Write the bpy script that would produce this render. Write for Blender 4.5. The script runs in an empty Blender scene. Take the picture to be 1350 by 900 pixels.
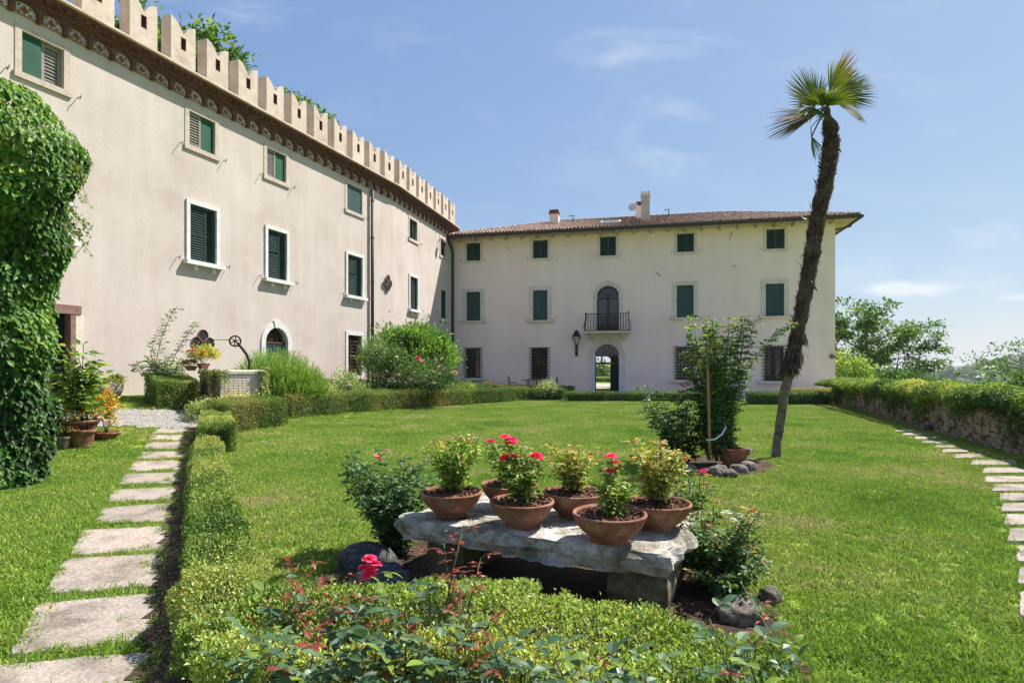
import bpy, bmesh, math, random
import numpy as np
from mathutils import Vector, Matrix, noise

random.seed(7)
RNG = np.random.default_rng(11)
SC = bpy.context.scene
COL = SC.collection
EYE = 1.55
F, CX, HY = 750.0, 675.0, 485.0      # survey constants: 20 mm lens, level camera

# ------------------------------------------------------------------ camera, sky, sun, exposure
cam = bpy.data.cameras.new("camera")
cam.lens = 20.0; cam.sensor_width = 36.0
cam.shift_y = 35.0 / 1350.0
cam.clip_start = 0.05; cam.clip_end = 9000
co = bpy.data.objects.new("camera", cam); COL.objects.link(co)
co.location = (0, 0, EYE); co.rotation_euler = (math.pi / 2, 0, 0)
SC.camera = co
SC.view_settings.view_transform = 'Standard'
SC.view_settings.look = 'None'
SC.view_settings.gamma = 1.0
SC.view_settings.exposure = 1.42

SUN = Vector((0.66, 0.36, 1.0)).normalized()
sl = bpy.data.lights.new("sun", 'SUN'); sl.energy = 3.45; sl.angle = math.radians(0.5); sl.color = (1.0, 0.955, 0.88)
so = bpy.data.objects.new("sun", sl); COL.objects.link(so)
so.location = (20, 10, 30)
so.rotation_euler = (-SUN).to_track_quat('-Z', 'Y').to_euler()

W = bpy.data.worlds.new("World"); SC.world = W; W.use_nodes = True
wn, wl = W.node_tree.nodes, W.node_tree.links
wn.clear()
def wnode(t, **k):
    n = wn.new(t)
    for a, b in k.items(): setattr(n, a, b)
    return n
def wmath(op, a, b=None, c=None):
    n = wnode('ShaderNodeMath', operation=op)
    for i, v in enumerate((a, b, c)):
        if v is None: continue
        if isinstance(v, (int, float)): n.inputs[i].default_value = v
        else: wl.new(v, n.inputs[i])
    return n.outputs[0]
sky = wnode('ShaderNodeTexSky', sky_type='NISHITA', sun_disc=False)
sky.sun_elevation = math.asin(SUN.z); sky.sun_rotation = math.atan2(SUN.x, SUN.y)
sky.altitude = 100; sky.air_density = 1.0; sky.dust_density = 0.6; sky.ozone_density = 2.2
tc = wnode('ShaderNodeTexCoord')
sep = wnode('ShaderNodeSeparateXYZ'); wl.new(tc.outputs['Generated'], sep.inputs[0])
ysafe = wmath('MAXIMUM', sep.outputs[1], 0.02)
cu = wmath('DIVIDE', sep.outputs[0], ysafe); cv = wmath('DIVIDE', sep.outputs[2], ysafe)
comb = wnode('ShaderNodeCombineXYZ'); wl.new(cu, comb.inputs[0]); wl.new(cv, comb.inputs[1])
mp = wnode('ShaderNodeMapping'); wl.new(comb.outputs[0], mp.inputs[0])
mp.inputs['Scale'].default_value = (1.6, 4.5, 1); mp.inputs['Rotation'].default_value = (0, 0, -0.25)
nz = wnode('ShaderNodeTexNoise'); wl.new(mp.outputs[0], nz.inputs['Vector'])
nz.inputs['Scale'].default_value = 2.2; nz.inputs['Detail'].default_value = 9; nz.inputs['Roughness'].default_value = 0.62; nz.inputs['Distortion'].default_value = 0.6
nf = wnode('ShaderNodeTexNoise'); wl.new(comb.outputs[0], nf.inputs['Vector'])
nf.inputs['Scale'].default_value = 9; nf.inputs['Detail'].default_value = 10; nf.inputs['Roughness'].default_value = 0.6
wisp = wmath('MULTIPLY', wmath('MULTIPLY', wmath('SMOOTH_MIN', wmath('MAXIMUM', wmath('SUBTRACT', nz.outputs[0], 0.52), 0), 0.2, 0.1), 0.55), wmath('GREATER_THAN', sep.outputs[1], 0.03))
def puff(px, py, rx, ry, amp, jag):
    u0, v0 = (px - CX) / F, (HY - py) / F
    du = wmath('DIVIDE', wmath('SUBTRACT', cu, u0), rx / F); dv = wmath('DIVIDE', wmath('SUBTRACT', cv, v0), ry / F)
    d = wmath('SQRT', wmath('ADD', wmath('MULTIPLY', du, du), wmath('MULTIPLY', dv, dv)))
    d = wmath('ADD', d, wmath('MULTIPLY', wmath('SUBTRACT', nf.outputs[0], 0.5), jag))
    m = wnode('ShaderNodeMapRange', interpolation_type='SMOOTHSTEP'); wl.new(d, m.inputs[0])
    m.inputs[1].default_value = 1.0; m.inputs[2].default_value = 0.2; m.inputs[3].default_value = 0; m.inputs[4].default_value = amp
    return wmath('MULTIPLY', m.outputs[0], wmath('GREATER_THAN', sep.outputs[1], 0.03))
tot = wisp
for a in ((1195, 381, 80, 15, 0.8, 2.6), (1345, 392, 30, 8, 0.5, 2.2), (885, 170, 110, 60, 0.38, 1.6), (835, 62, 140, 34, 0.36, 1.6), (310, 45, 90, 80, 0.2, 1.6), (1240, 310, 160, 26, 0.36, 1.6), (1120, 380, 260, 60, 0.3, 1.6)):
    tot = wmath('ADD', tot, puff(*a) if a[4] > .4 else wmath('MULTIPLY', puff(*a), wmath('MULTIPLY', wmath('MAXIMUM', wmath('SUBTRACT', nz.outputs[0], 0.40), 0), 4.5)))
tot = wmath('MINIMUM', tot, 0.9)
mixc = wnode('ShaderNodeMix', data_type='RGBA'); wl.new(tot, mixc.inputs[0])
sp = wnode('ShaderNodeSeparateColor'); wl.new(sky.outputs[0], sp.inputs[0]); cbk = wnode('ShaderNodeCombineColor')
for i_, (piv, gm_, out_) in enumerate(((1.5, .64, 1.20), (2.45, .54, 1.90), (4.39, .30, 3.28))):      # hazy summer air: less range between zenith and horizon
    wl.new(wmath('MULTIPLY', wmath('POWER', wmath('DIVIDE', sp.outputs[i_], piv), gm_), out_), cbk.inputs[i_])
wl.new(cbk.outputs[0], mixc.inputs[6]); mixc.inputs[7].default_value = (4.1, 4.35, 4.6, 1)
bg = wnode('ShaderNodeBackground'); bg.inputs[1].default_value = 0.083
wl.new(mixc.outputs[2], bg.inputs[0])
wo = wnode('ShaderNodeOutputWorld'); wl.new(bg.outputs[0], wo.inputs[0])

SC.cycles.max_bounces = 8; SC.cycles.diffuse_bounces = 4; SC.cycles.transparent_max_bounces = 8
SC.cycles.use_denoising = True

# ------------------------------------------------------------------ terrain and survey helpers
def smooth(t):
    t = max(0.0, min(1.0, t)); return t * t * (3 - 2 * t)
def dist_wing(x, y):
    a = (x + 6.95) * .9333 - (y - 25.1) * .3593
    b = (x + 5.86) * .969 - (y - 27.9) * .248
    return max(a, b)
def dist_right(x, y):
    return (x - 8.94) * .9468 - (y - 9.9) * .3219
def terrain(x, y):
    d = dist_wing(x, y)
    z = .78 * smooth(1 - d / 5.5)
    if d < -3: z *= 1
    r = dist_right(x, y)
    if r > 3:
        z -= 7 * smooth((r - 3) / 14)
        if r > 15:
            z -= 18 * smooth((r - 15) / 160)
            z += 14.0 * math.exp(-((r - 300) / 75) ** 2) * (1 + .2 * math.sin(x * .011 + y * .004))
    if y > 75: z -= 9 * smooth((y - 75) / 70) * (1 - smooth((r - 3) / 14))
    if y > 250: z += 14 * math.exp(-((y - 480) / 110) ** 2)
    return z
def P(px, py, Z): return Vector(((px - CX) / F * Z, Z, EYE + (HY - py) / F * Z))
def G(px, py):
    lo, hi = 0.5, 60.0
    d = 0.5
    while d < 60:
        q = P(px, py, d)
        if q.z < terrain(q.x, q.y): hi = d; break
        lo = d; d += .2
    for _ in range(48):
        m = (lo + hi) / 2
        q = P(px, py, m)
        if q.z > terrain(q.x, q.y): lo = m
        else: hi = m
    q = P(px, py, lo); q.z = terrain(q.x, q.y)
    return q
def X(px, Z): return (px - CX) / F * Z
def H(py, Z): return EYE + (HY - py) / F * Z

# ------------------------------------------------------------------ objects
def setparent(o, p):
    o.parent = p
    o.matrix_parent_inverse = p.matrix_basis.inverted()
def thing(name, label, cat, loc=(0, 0, 0), group=None):
    o = bpy.data.objects.new(name, None); COL.objects.link(o)
    o.location = loc; o.empty_display_size = .2
    o['label'] = label; o['category'] = cat
    if group: o['group'] = group
    return o
def tag(o, label=None, cat=None, group=None, kind=None):
    for k, v in (('label', label), ('category', cat), ('group', group), ('kind', kind)):
        if v: o[k] = v
    return o
def obj(name, me, mat=None, parent=None, loc=None):
    o = bpy.data.objects.new(name, me); COL.objects.link(o)
    if mat is not None and len(me.materials) == 0: me.materials.append(mat)
    if loc is not None: o.location = loc
    if parent: setparent(o, parent)
    return o
def copy_tree(o, M, parent=None):
    c = o.copy(); COL.objects.link(c)
    c.matrix_basis = M @ o.matrix_basis
    if parent is not None:
        c.parent = parent; c.matrix_parent_inverse = parent.matrix_basis.inverted()
    for ch in [x for x in bpy.data.objects if x.parent == o]: copy_tree(ch, M, c)
    return c
def raw_mesh(name, V, loops, starts, col=None, smoothed=False):
    V = np.asarray(V, dtype=np.float32); loops = np.asarray(loops, dtype=np.int32); starts = np.asarray(starts, dtype=np.int32)
    me = bpy.data.meshes.new(name)
    me.vertices.add(len(V)); me.vertices.foreach_set("co", V.ravel())
    me.loops.add(len(loops)); me.loops.foreach_set("vertex_index", loops)
    me.polygons.add(len(starts)); me.polygons.foreach_set("loop_start", starts)
    if col is not None:
        a = me.color_attributes.new("col", 'FLOAT_COLOR', 'POINT')
        c4 = np.ones((len(V), 4), dtype=np.float32); c4[:, :3] = col
        a.data.foreach_set("color", c4.ravel())
    me.update(calc_edges=True)
    if smoothed: me.polygons.foreach_set("use_smooth", np.ones(len(starts), dtype=bool))
    return me
class MB:
    def __init__(s): s.v = []; s.f = []; s.smooth = []
    def add(s, vs, fs, sm=False):
        b = len(s.v); s.v += [tuple(v) for v in vs]
        s.f += [tuple(i + b for i in f) for f in fs]; s.smooth += [sm] * len(fs)
        return s
    def hexa(s, p):   # eight points: bottom ring 0-3, top ring 4-7
        return s.add(p, [(3, 2, 1, 0), (4, 5, 6, 7), (0, 1, 5, 4), (1, 2, 6, 5), (2, 3, 7, 6), (3, 0, 4, 7)])
    def box(s, x0, x1, y0, y1, z0, z1):
        return s.hexa([(x0, y0, z0), (x1, y0, z0), (x1, y1, z0), (x0, y1, z0), (x0, y0, z1), (x1, y0, z1), (x1, y1, z1), (x0, y1, z1)])
    def fbox(s, fr, s0, s1, h0, h1, d0, d1):
        q = fr.pt
        return s.hexa([q(s0, h0, d1), q(s1, h0, d1), q(s1, h0, d0), q(s0, h0, d0), q(s0, h1, d1), q(s1, h1, d1), q(s1, h1, d0), q(s0, h1, d0)])
    def tube(s, pts, rad, n=6, sm=True, cap=True):
        pts = [Vector(p) for p in pts]; m = len(pts)
        if not hasattr(rad, '__len__'): rad = [rad] * m
        rings = []; prev = None
        for i, p in enumerate(pts):
            t = (pts[min(i + 1, m - 1)] - pts[max(i - 1, 0)])
            if t.length < 1e-9: t = Vector((0, 0, 1))
            t.normalize()
            if prev is None:
                a = t.orthogonal().normalized()
            else:
                a = prev - t * prev.dot(t)
                a = a.normalized() if a.length > 1e-6 else t.orthogonal().normalized()
            prev = a; b = t.cross(a)
            rings.append([p + (a * math.cos(2 * math.pi * k / n) + b * math.sin(2 * math.pi * k / n)) * rad[i] for k in range(n)])
        vs = [v for r in rings for v in r]; fs = []
        for i in range(m - 1):
            for k in range(n):
                fs.append((i * n + k, i * n + (k + 1) % n, (i + 1) * n + (k + 1) % n, (i + 1) * n + k))
        if cap: fs += [tuple(reversed(range(n))), tuple((m - 1) * n + k for k in range(n))]
        return s.add(vs, fs, sm)
    def lathe(s, prof, c=(0, 0, 0), n=24, sm=True, closed=False):
        vs = []; fs = []; m = len(prof)
        for r, z in prof:
            for k in range(n):
                a = 2 * math.pi * k / n; vs.append((c[0] + r * math.cos(a), c[1] + r * math.sin(a), c[2] + z))
        for i in range(m - 1 if not closed else m):
            j = (i + 1) % m
            for k in range(n):
                fs.append((i * n + k, i * n + (k + 1) % n, j * n + (k + 1) % n, j * n + k))
        return s.add(vs, fs, sm)
    def mesh(s, name):
        me = bpy.data.meshes.new(name); me.from_pydata(s.v, [], s.f)
        me.polygons.foreach_set("use_smooth", np.array(s.smooth, dtype=bool)); me.update()
        return me
    def build(s, name, mat, parent=None, loc=None):
        return obj(name, s.mesh(name), mat, parent, loc)
class Frame:
    def __init__(s, o, u):
        s.o = Vector(o); s.u = Vector(u).normalized(); s.n = Vector((s.u.y, -s.u.x, 0))   # outward = right of u
    def pt(s, a, h, d=0): return Vector((s.o.x, s.o.y, 0)) + s.u * a + s.n * d + Vector((0, 0, h))
    def px(s, x, y, d=0):
        r = Vector(((x - CX) / F, 1, 0)); oo = s.o + s.n * d
        t = s.n.dot(Vector((oo.x, oo.y, 0))) / s.n.dot(r)
        q = r * t
        return (q - Vector((s.o.x, s.o.y, 0))).dot(s.u), EYE + (HY - y) / F * t

# ------------------------------------------------------------------ materials
def nodes_of(m): return m.node_tree.nodes, m.node_tree.links
def surf(name, cols, scale=3.0, rough=.8, bump=.0, bscale=40.0, detail=6, stretch=(1, 1, 1), fine=None, fine_amt=.25, spec=.3, metal=0, rand=0.0, coat=0, brick=None, streak=0):
    m = bpy.data.materials.new(name); m.use_nodes = True
    n, l = nodes_of(m); bs = n['Principled BSDF']
    tc = n.new('ShaderNodeTexCoord'); mp = n.new('ShaderNodeMapping'); l.new(tc.outputs['Object'], mp.inputs[0])
    mp.inputs['Scale'].default_value = stretch
    oi = n.new('ShaderNodeObjectInfo')
    if rand:
        ad = n.new('ShaderNodeVectorMath'); ad.operation = 'ADD'; l.new(mp.outputs[0], ad.inputs[0])
        mu = n.new('ShaderNodeMath'); mu.operation = 'MULTIPLY'; l.new(oi.outputs['Random'], mu.inputs[0]); mu.inputs[1].default_value = 37.0
        l.new(mu.outputs[0], ad.inputs[1]); vec = ad.outputs[0]
    else: vec = mp.outputs[0]
    nz = n.new('ShaderNodeTexNoise'); l.new(vec, nz.inputs['Vector']); nz.inputs['Scale'].default_value = scale; nz.inputs['Detail'].default_value = detail; nz.inputs['Roughness'].default_value = .62
    rp = n.new('ShaderNodeValToRGB'); l.new(nz.outputs[0], rp.inputs[0])
    k = len(cols); lo, hi = .32, .68
    while len(rp.color_ramp.elements) < k: rp.color_ramp.elements.new(.5)
    for i, c in enumerate(cols):
        e = rp.color_ramp.elements[i]; e.position = lo + (hi - lo) * i / max(1, k - 1); e.color = (*c, 1)
    colr = rp.outputs[0]
    def mult(col, fac_socket, lo, hi):
        mr = n.new('ShaderNodeMapRange'); l.new(fac_socket, mr.inputs[0]); mr.inputs[1].default_value = .3; mr.inputs[2].default_value = .7
        mr.inputs[3].default_value = lo; mr.inputs[4].default_value = hi
        mx = n.new('ShaderNodeMix'); mx.data_type = 'RGBA'; mx.blend_type = 'MULTIPLY'; mx.inputs[0].default_value = 1
        l.new(col, mx.inputs[6]); l.new(mr.outputs[0], mx.inputs[7]); return mx.outputs[2]
    if fine:
        n2 = n.new('ShaderNodeTexNoise'); l.new(vec, n2.inputs['Vector']); n2.inputs['Scale'].default_value = fine; n2.inputs['Detail'].default_value = 4; n2.inputs['Roughness'].default_value = .7
        colr = mult(colr, n2.outputs[0], 1 - fine_amt, 1 + fine_amt)
    if streak:
        m3 = n.new('ShaderNodeMapping'); l.new(tc.outputs['Object'], m3.inputs[0]); m3.inputs['Scale'].default_value = (1.6, 1.6, .12)
        n3 = n.new('ShaderNodeTexNoise'); l.new(m3.outputs[0], n3.inputs['Vector']); n3.inputs['Scale'].default_value = 1.6; n3.inputs['Detail'].default_value = 7; n3.inputs['Roughness'].default_value = .6
        colr = mult(colr, n3.outputs[0], 1 - streak, 1 + streak * .6)
    if rand: 
        mr = n.new('ShaderNodeMapRange'); l.new(oi.outputs['Random'], mr.inputs[0]); mr.inputs[3].default_value = 1 - rand; mr.inputs[4].default_value = 1 + rand
        mx = n.new('ShaderNodeMix'); mx.data_type = 'RGBA'; mx.blend_type = 'MULTIPLY'; mx.inputs[0].default_value = 1
        l.new(colr, mx.inputs[6]); l.new(mr.outputs[0], mx.inputs[7]); colr = mx.outputs[2]
    l.new(colr, bs.inputs['Base Color'])
    bs.inputs['Roughness'].default_value = rough; bs.inputs['Specular IOR Level'].default_value = spec; bs.inputs['Metallic'].default_value = metal
    if bump:
        nb = n.new('ShaderNodeTexNoise'); l.new(vec, nb.inputs['Vector']); nb.inputs['Scale'].default_value = bscale; nb.inputs['Detail'].default_value = 6; nb.inputs['Roughness'].default_value = .65
        bp = n.new('ShaderNodeBump'); bp.inputs['Strength'].default_value = bump; bp.inputs['Distance'].default_value = .02
        l.new(nb.outputs[0], bp.inputs['Height']); l.new(bp.outputs[0], bs.inputs['Normal'])
    return m
def leafmat(name, trans=.35, rough=.5, spec=.35, tint=(1, 1, 1), gain=1.0, base=None, rand=.18):
    m = bpy.data.materials.new(name); m.use_nodes = True
    n, l = nodes_of(m); bs = n['Principled BSDF']; out = n['Material Output']
    if base is None:
        at = n.new('ShaderNodeAttribute'); at.attribute_name = 'col'; c = at.outputs['Color']
    else:
        rg = n.new('ShaderNodeRGB'); rg.outputs[0].default_value = (*base, 1); c = rg.outputs[0]
    oi = n.new('ShaderNodeObjectInfo'); mr = n.new('ShaderNodeMapRange'); l.new(oi.outputs['Random'], mr.inputs[0]); mr.inputs[3].default_value = 1 - rand; mr.inputs[4].default_value = 1 + rand
    mx = n.new('ShaderNodeMix'); mx.data_type = 'RGBA'; mx.blend_type = 'MULTIPLY'; mx.inputs[0].default_value = 1
    l.new(c, mx.inputs[6]); l.new(mr.outputs[0], mx.inputs[7]); c = mx.outputs[2]
    l.new(c, bs.inputs['Base Color']); bs.inputs['Roughness'].default_value = rough; bs.inputs['Specular IOR Level'].default_value = spec
    tr = n.new('ShaderNodeBsdfTranslucent'); 
    m2 = n.new('ShaderNodeMix'); m2.data_type = 'RGBA'; m2.blend_type = 'MULTIPLY'; m2.inputs[0].default_value = 1
    l.new(c, m2.inputs[6]); m2.inputs[7].default_value = (1.5 * tint[0], 1.45 * tint[1], .7 * tint[2], 1); l.new(m2.outputs[2], tr.inputs[0])
    ms = n.new('ShaderNodeMixShader'); ms.inputs[0].default_value = trans
    l.new(bs.outputs[0], ms.inputs[1]); l.new(tr.outputs[0], ms.inputs[2]); l.new(ms.outputs[0], out.inputs[0])
    return m
M = {}
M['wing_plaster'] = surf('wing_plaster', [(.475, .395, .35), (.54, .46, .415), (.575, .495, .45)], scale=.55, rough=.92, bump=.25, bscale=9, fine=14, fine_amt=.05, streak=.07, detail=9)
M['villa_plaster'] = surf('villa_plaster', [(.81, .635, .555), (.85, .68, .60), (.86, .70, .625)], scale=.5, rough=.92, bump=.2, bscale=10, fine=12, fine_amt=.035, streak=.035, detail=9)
M['merlon'] = surf('merlon_plaster', [(.44, .35, .28), (.56, .46, .38), (.62, .52, .44)], scale=1.6, rough=.93, bump=.35, bscale=20, fine=9, fine_amt=.1, rand=.05)
M['brick'] = surf('old_brick', [(.075, .034, .026), (.135, .056, .04), (.19, .085, .06)], scale=5, rough=.9, bump=.6, bscale=26, fine=30, fine_amt=.35, stretch=(1, 1, 3.0))
M['panelwhite'] = surf('painted_panel', [(.30, .25, .22), (.5, .46, .42), (.6, .56, .52)], scale=9, rough=.9, bump=.3, bscale=30, fine=40, fine_amt=.2, rand=.2)
M['redpaint'] = surf('red_paint', [(.16, .05, .04), (.26, .09, .065)], scale=20, rough=.9, rand=.15)
M['marble'] = surf('white_marble', [(.55, .54, .53), (.70, .69, .68)], scale=5, rough=.6, bump=.1, bscale=30)
M['stone'] = surf('pale_stone', [(.55, .47, .39), (.64, .565, .48), (.70, .63, .55)], scale=3, rough=.85, bump=.35, bscale=25, fine=18, fine_amt=.12)
M['framestone'] = surf('frame_stone', [(.42, .345, .285), (.50, .42, .355), (.56, .475, .41)], scale=4, rough=.9, bump=.4, bscale=25, fine=18, fine_amt=.12)
M['redstone'] = surf('red_stone', [(.19, .10, .085), (.28, .17, .145)], scale=6, rough=.85, bump=.3)
M['shutter'] = surf('dark_green_shutter', [(.012, .035, .03), (.018, .048, .04)], scale=5, rough=.45, fine=20, fine_amt=.15, rand=.12)
M['shutter_pale'] = surf('teal_shutter', [(.024, .062, .06), (.036, .082, .08)], scale=5, rough=.6, fine=20, fine_amt=.12, rand=.12)
M['greenpanel'] = surf('green_cloth_blind', [(.008, .06, .032), (.014, .105, .056)], scale=1.8, rough=.7, bump=.5, bscale=3.0)
M['louver'] = surf('pale_grey_louver', [(.20, .19, .17), (.30, .28, .25)], scale=6, rough=.8)
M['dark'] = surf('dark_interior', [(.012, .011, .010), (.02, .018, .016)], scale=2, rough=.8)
M['pane'] = surf('window_glass', [(.015, .016, .017), (.02, .02, .02)], scale=2, rough=.04, spec=.8)
M['wood'] = surf('brown_wood', [(.055, .028, .018), (.09, .045, .028)], scale=8, rough=.6, stretch=(1, 1, .2))
M['darkwood'] = surf('black_door_wood', [(.012, .009, .007), (.02, .014, .011)], scale=8, rough=.7, stretch=(1, 1, .2))
M['iron'] = surf('wrought_iron', [(.022, .018, .016), (.045, .034, .028)], scale=12, rough=.65, metal=.3)
M['rust'] = surf('rusty_iron', [(.06, .028, .018), (.11, .055, .032)], scale=14, rough=.8)
M['gutter'] = surf('brown_gutter', [(.042, .028, .023), (.06, .042, .034)], scale=6, rough=.5)
M['rafter'] = surf('pale_rafter', [(.38, .31, .24), (.5, .42, .34)], scale=5, rough=.85)
M['tile'] = surf('roof_tile', [(.10, .055, .04), (.27, .16, .115), (.48, .36, .29), (.20, .15, .12)], scale=4.5, rough=.9, bump=.3, bscale=20, fine=7, fine_amt=.5)
M['terracotta'] = surf('terracotta', [(.15, .06, .037), (.25, .105, .063), (.36, .205, .145)], scale=7, rough=.88, bump=.3, bscale=40, fine=25, fine_amt=.2, rand=.1)
M['mulch'] = surf('bark_mulch', [(.05, .022, .012), (.12, .058, .032), (.19, .105, .062)], scale=30, rough=.9, fine=60, fine_amt=.4, detail=3)
M['soil'] = surf('garden_soil', [(.030, .019, .012), (.062, .038, .024), (.09, .06, .04)], scale=8, rough=.95, bump=1.0, bscale=30, fine=45, fine_amt=.45)
M['benchstone'] = surf('bench_stone', [(.17, .145, .10), (.38, .34, .27), (.60, .565, .50), (.76, .735, .68)], scale=5.5, rough=.9, bump=1.3, bscale=48, fine=34, fine_amt=.32, detail=10)
M['rock'] = surf('garden_rock', [(.075, .06, .045), (.16, .135, .105), (.30, .265, .22)], scale=4, rough=.9, bump=.6, bscale=14, fine=22, fine_amt=.25, rand=.25)
M['greyrock'] = surf('dark_grey_rock', [(.035, .036, .037), (.075, .077, .078), (.15, .15, .147)], scale=5, rough=.85, bump=.5, bscale=14, fine=22, fine_amt=.25, rand=.1)
M['wallstone'] = surf('wall_stone', [(.16, .105, .075), (.33, .24, .18), (.50, .41, .33)], scale=5, rough=.92, bump=.7, bscale=18, fine=28, fine_amt=.3, rand=.3)
M['slab'] = surf('path_slab', [(.18, .145, .115), (.285, .24, .20), (.36, .305, .26), (.35, .25, .20)], scale=3.2, rough=.9, bump=.75, bscale=30, fine=42, fine_amt=.38, rand=.09, detail=10)
M['gravel'] = surf('gravel_stone', [(.17, .155, .14), (.28, .26, .235), (.41, .39, .365)], scale=12, rough=.9, rand=.3)
M['gravelbase'] = surf('gravel_base', [(.26, .235, .205), (.42, .39, .35)], scale=30, rough=.95, bump=1, bscale=50, fine=60, fine_amt=.4)
M['twig'] = surf('twigs', [(.022, .022, .010), (.042, .036, .018)], scale=9, rough=.9)
M['stem'] = surf('green_stem', [(.07, .085, .03), (.12, .10, .05)], scale=9, rough=.7)
M['bark'] = surf('tree_bark', [(.07, .055, .042), (.14, .115, .09)], scale=6, rough=.9, bump=.6, stretch=(1, 1, .3))
M['palmbark'] = surf('palm_fibre', [(.035, .022, .015), (.085, .055, .036), (.15, .105, .07)], scale=9, rough=.95, bump=.9, bscale=30, stretch=(1, 1, .5), fine=40, fine_amt=.4)
M['palmlow'] = surf('palm_smooth_bark', [(.09, .07, .052), (.17, .135, .10), (.23, .19, .15)], scale=6, rough=.9, bump=.6, bscale=20, stretch=(1, 1, 2.0), fine=30, fine_amt=.3)
M['bamboo'] = surf('stake_wood', [(.26, .15, .07), (.40, .25, .13)], scale=6, rough=.7, stretch=(1, 1, .3))
M['whitecloth'] = surf('white_tie', [(.7, .7, .68), (.8, .8, .78)], scale=6, rough=.8)
M['lampglass'] = surf('lantern_glass', [(.34, .31, .25), (.42, .38, .31)], scale=3, rough=.15, spec=.6)
M['cloth_house'] = surf('house_plaster', [(.50, .36, .29), (.56, .42, .35)], scale=.5, rough=.9)
M['leaf'] = leafmat('leaf')
M['boxleaf'] = leafmat('box_leaf', trans=.32, rough=.42, spec=.4)
M['ivyleaf'] = leafmat('creeper_leaf', trans=.34, rough=.48, spec=.3)
M['grassblade'] = None
M['palmleaf'] = leafmat('palm_leaf', trans=.28, rough=.6, spec=.15)
M['mossyshade'] = surf('mossy_shade_stone', [(.07, .06, .035), (.14, .12, .075), (.22, .19, .14)], scale=6, rough=.95, bump=.7, bscale=24, fine=24, fine_amt=.3)  # mossy tone darkened to carry shade under bench and on well side
M['mortar'] = surf('wall_mortar', [(.05, .04, .03), (.10, .08, .062)], scale=8, rough=.95, bump=.8, bscale=30)
M['roseleaf'] = leafmat('rose_leaf', trans=.25, rough=.42, spec=.45, base=(.06, .122, .055))
M['roseleaf_pale'] = leafmat('rose_leaf_pale', trans=.3, rough=.5, spec=.4, base=(.115, .195, .09))
M['roseleaf_fresh'] = leafmat('rose_leaf_fresh', trans=.4, rough=.42, spec=.4, base=(.20, .30, .05))
M['bronzeleaf'] = leafmat('bronze_leaf', trans=.35, rough=.4, spec=.45, base=(.27, .055, .035), tint=(1.2, .7, .8))
M['petal_pink'] = leafmat('pink_petal', trans=.35, rough=.6, spec=.2, base=(.78, .07, .20), tint=(1, .6, 1.3))
M['petal_red'] = leafmat('red_petal', trans=.3, rough=.6, spec=.2, base=(.62, .03, .05), tint=(1, .5, 1))
M['petal_pale'] = leafmat('pale_pink_petal', trans=.35, rough=.6, spec=.2, base=(.75, .42, .42), tint=(.75, .7, 1.3))
M['petal_white'] = leafmat('white_petal', trans=.3, rough=.6, spec=.2, base=(.76, .72, .64), tint=(.7, .7, 1.4))
M['petal_orange'] = leafmat('orange_petal', trans=.3, rough=.6, spec=.2, base=(.72, .20, .07))
M['petal_yellow'] = leafmat('yellow_petal', trans=.3, rough=.6, spec=.2, base=(.66, .42, .05))
# ------------------------------------------------------------------ ground, gravel, soil, grass regions
def lawn_shade(m, blades):
    n, l = nodes_of(m); bs = n['Principled BSDF']
    ge = n.new('ShaderNodeNewGeometry')
    a = n.new('ShaderNodeTexNoise'); l.new(ge.outputs['Position'], a.inputs['Vector']); a.inputs['Scale'].default_value = .55; a.inputs['Detail'].default_value = 7; a.inputs['Roughness'].default_value = .66
    r = n.new('ShaderNodeValToRGB'); l.new(a.outputs[0], r.inputs[0]); e = r.color_ramp.elements
    cs = [(.30, (.155, .265, .028)), (.43, (.23, .36, .042)), (.55, (.32, .405, .07)), (.68, (.47, .42, .18))]
    while len(e) < 4: e.new(.5)
    for i, (p, c) in enumerate(cs): e[i].position = p; e[i].color = (*c, 1)
    col = r.outputs[0]
    return n, l, bs, col
gm = bpy.data.materials.new('lawn_ground'); gm.use_nodes = True
n, l, bs, col = lawn_shade(gm, False)
nf_ = n.new('ShaderNodeTexNoise'); ge_ = n.new('ShaderNodeNewGeometry'); l.new(ge_.outputs['Position'], nf_.inputs['Vector']); nf_.inputs['Scale'].default_value = 28; nf_.inputs['Detail'].default_value = 5
mr = n.new('ShaderNodeMapRange'); l.new(nf_.outputs[0], mr.inputs[0]); mr.inputs[1].default_value = .3; mr.inputs[2].default_value = .7; mr.inputs[3].default_value = .45; mr.inputs[4].default_value = .95
mx = n.new('ShaderNodeMix'); mx.data_type = 'RGBA'; mx.blend_type = 'MULTIPLY'; mx.inputs[0].default_value = 1
l.new(col, mx.inputs[6]); l.new(mr.outputs[0], mx.inputs[7]); l.new(mx.outputs[2], bs.inputs['Base Color']); bs.inputs['Roughness'].default_value = .9; bs.inputs['Specular IOR Level'].default_value = .1
bp = n.new('ShaderNodeBump'); bp.inputs['Strength'].default_value = .8; bp.inputs['Distance'].default_value = .04; l.new(nf_.outputs[0], bp.inputs['Height']); l.new(bp.outputs[0], bs.inputs['Normal'])
M['lawn'] = gm
bm_ = bpy.data.materials.new('grass_blade'); bm_.use_nodes = True
n, l, bs, col = lawn_shade(bm_, True)
at = n.new('ShaderNodeAttribute'); at.attribute_name = 'col'
mx = n.new('ShaderNodeMix'); mx.data_type = 'RGBA'; mx.blend_type = 'MULTIPLY'; mx.inputs[0].default_value = 1
l.new(col, mx.inputs[6]); l.new(at.outputs['Color'], mx.inputs[7]); l.new(mx.outputs[2], bs.inputs['Base Color'])
bs.inputs['Roughness'].default_value = .5; bs.inputs['Specular IOR Level'].default_value = .35
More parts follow.
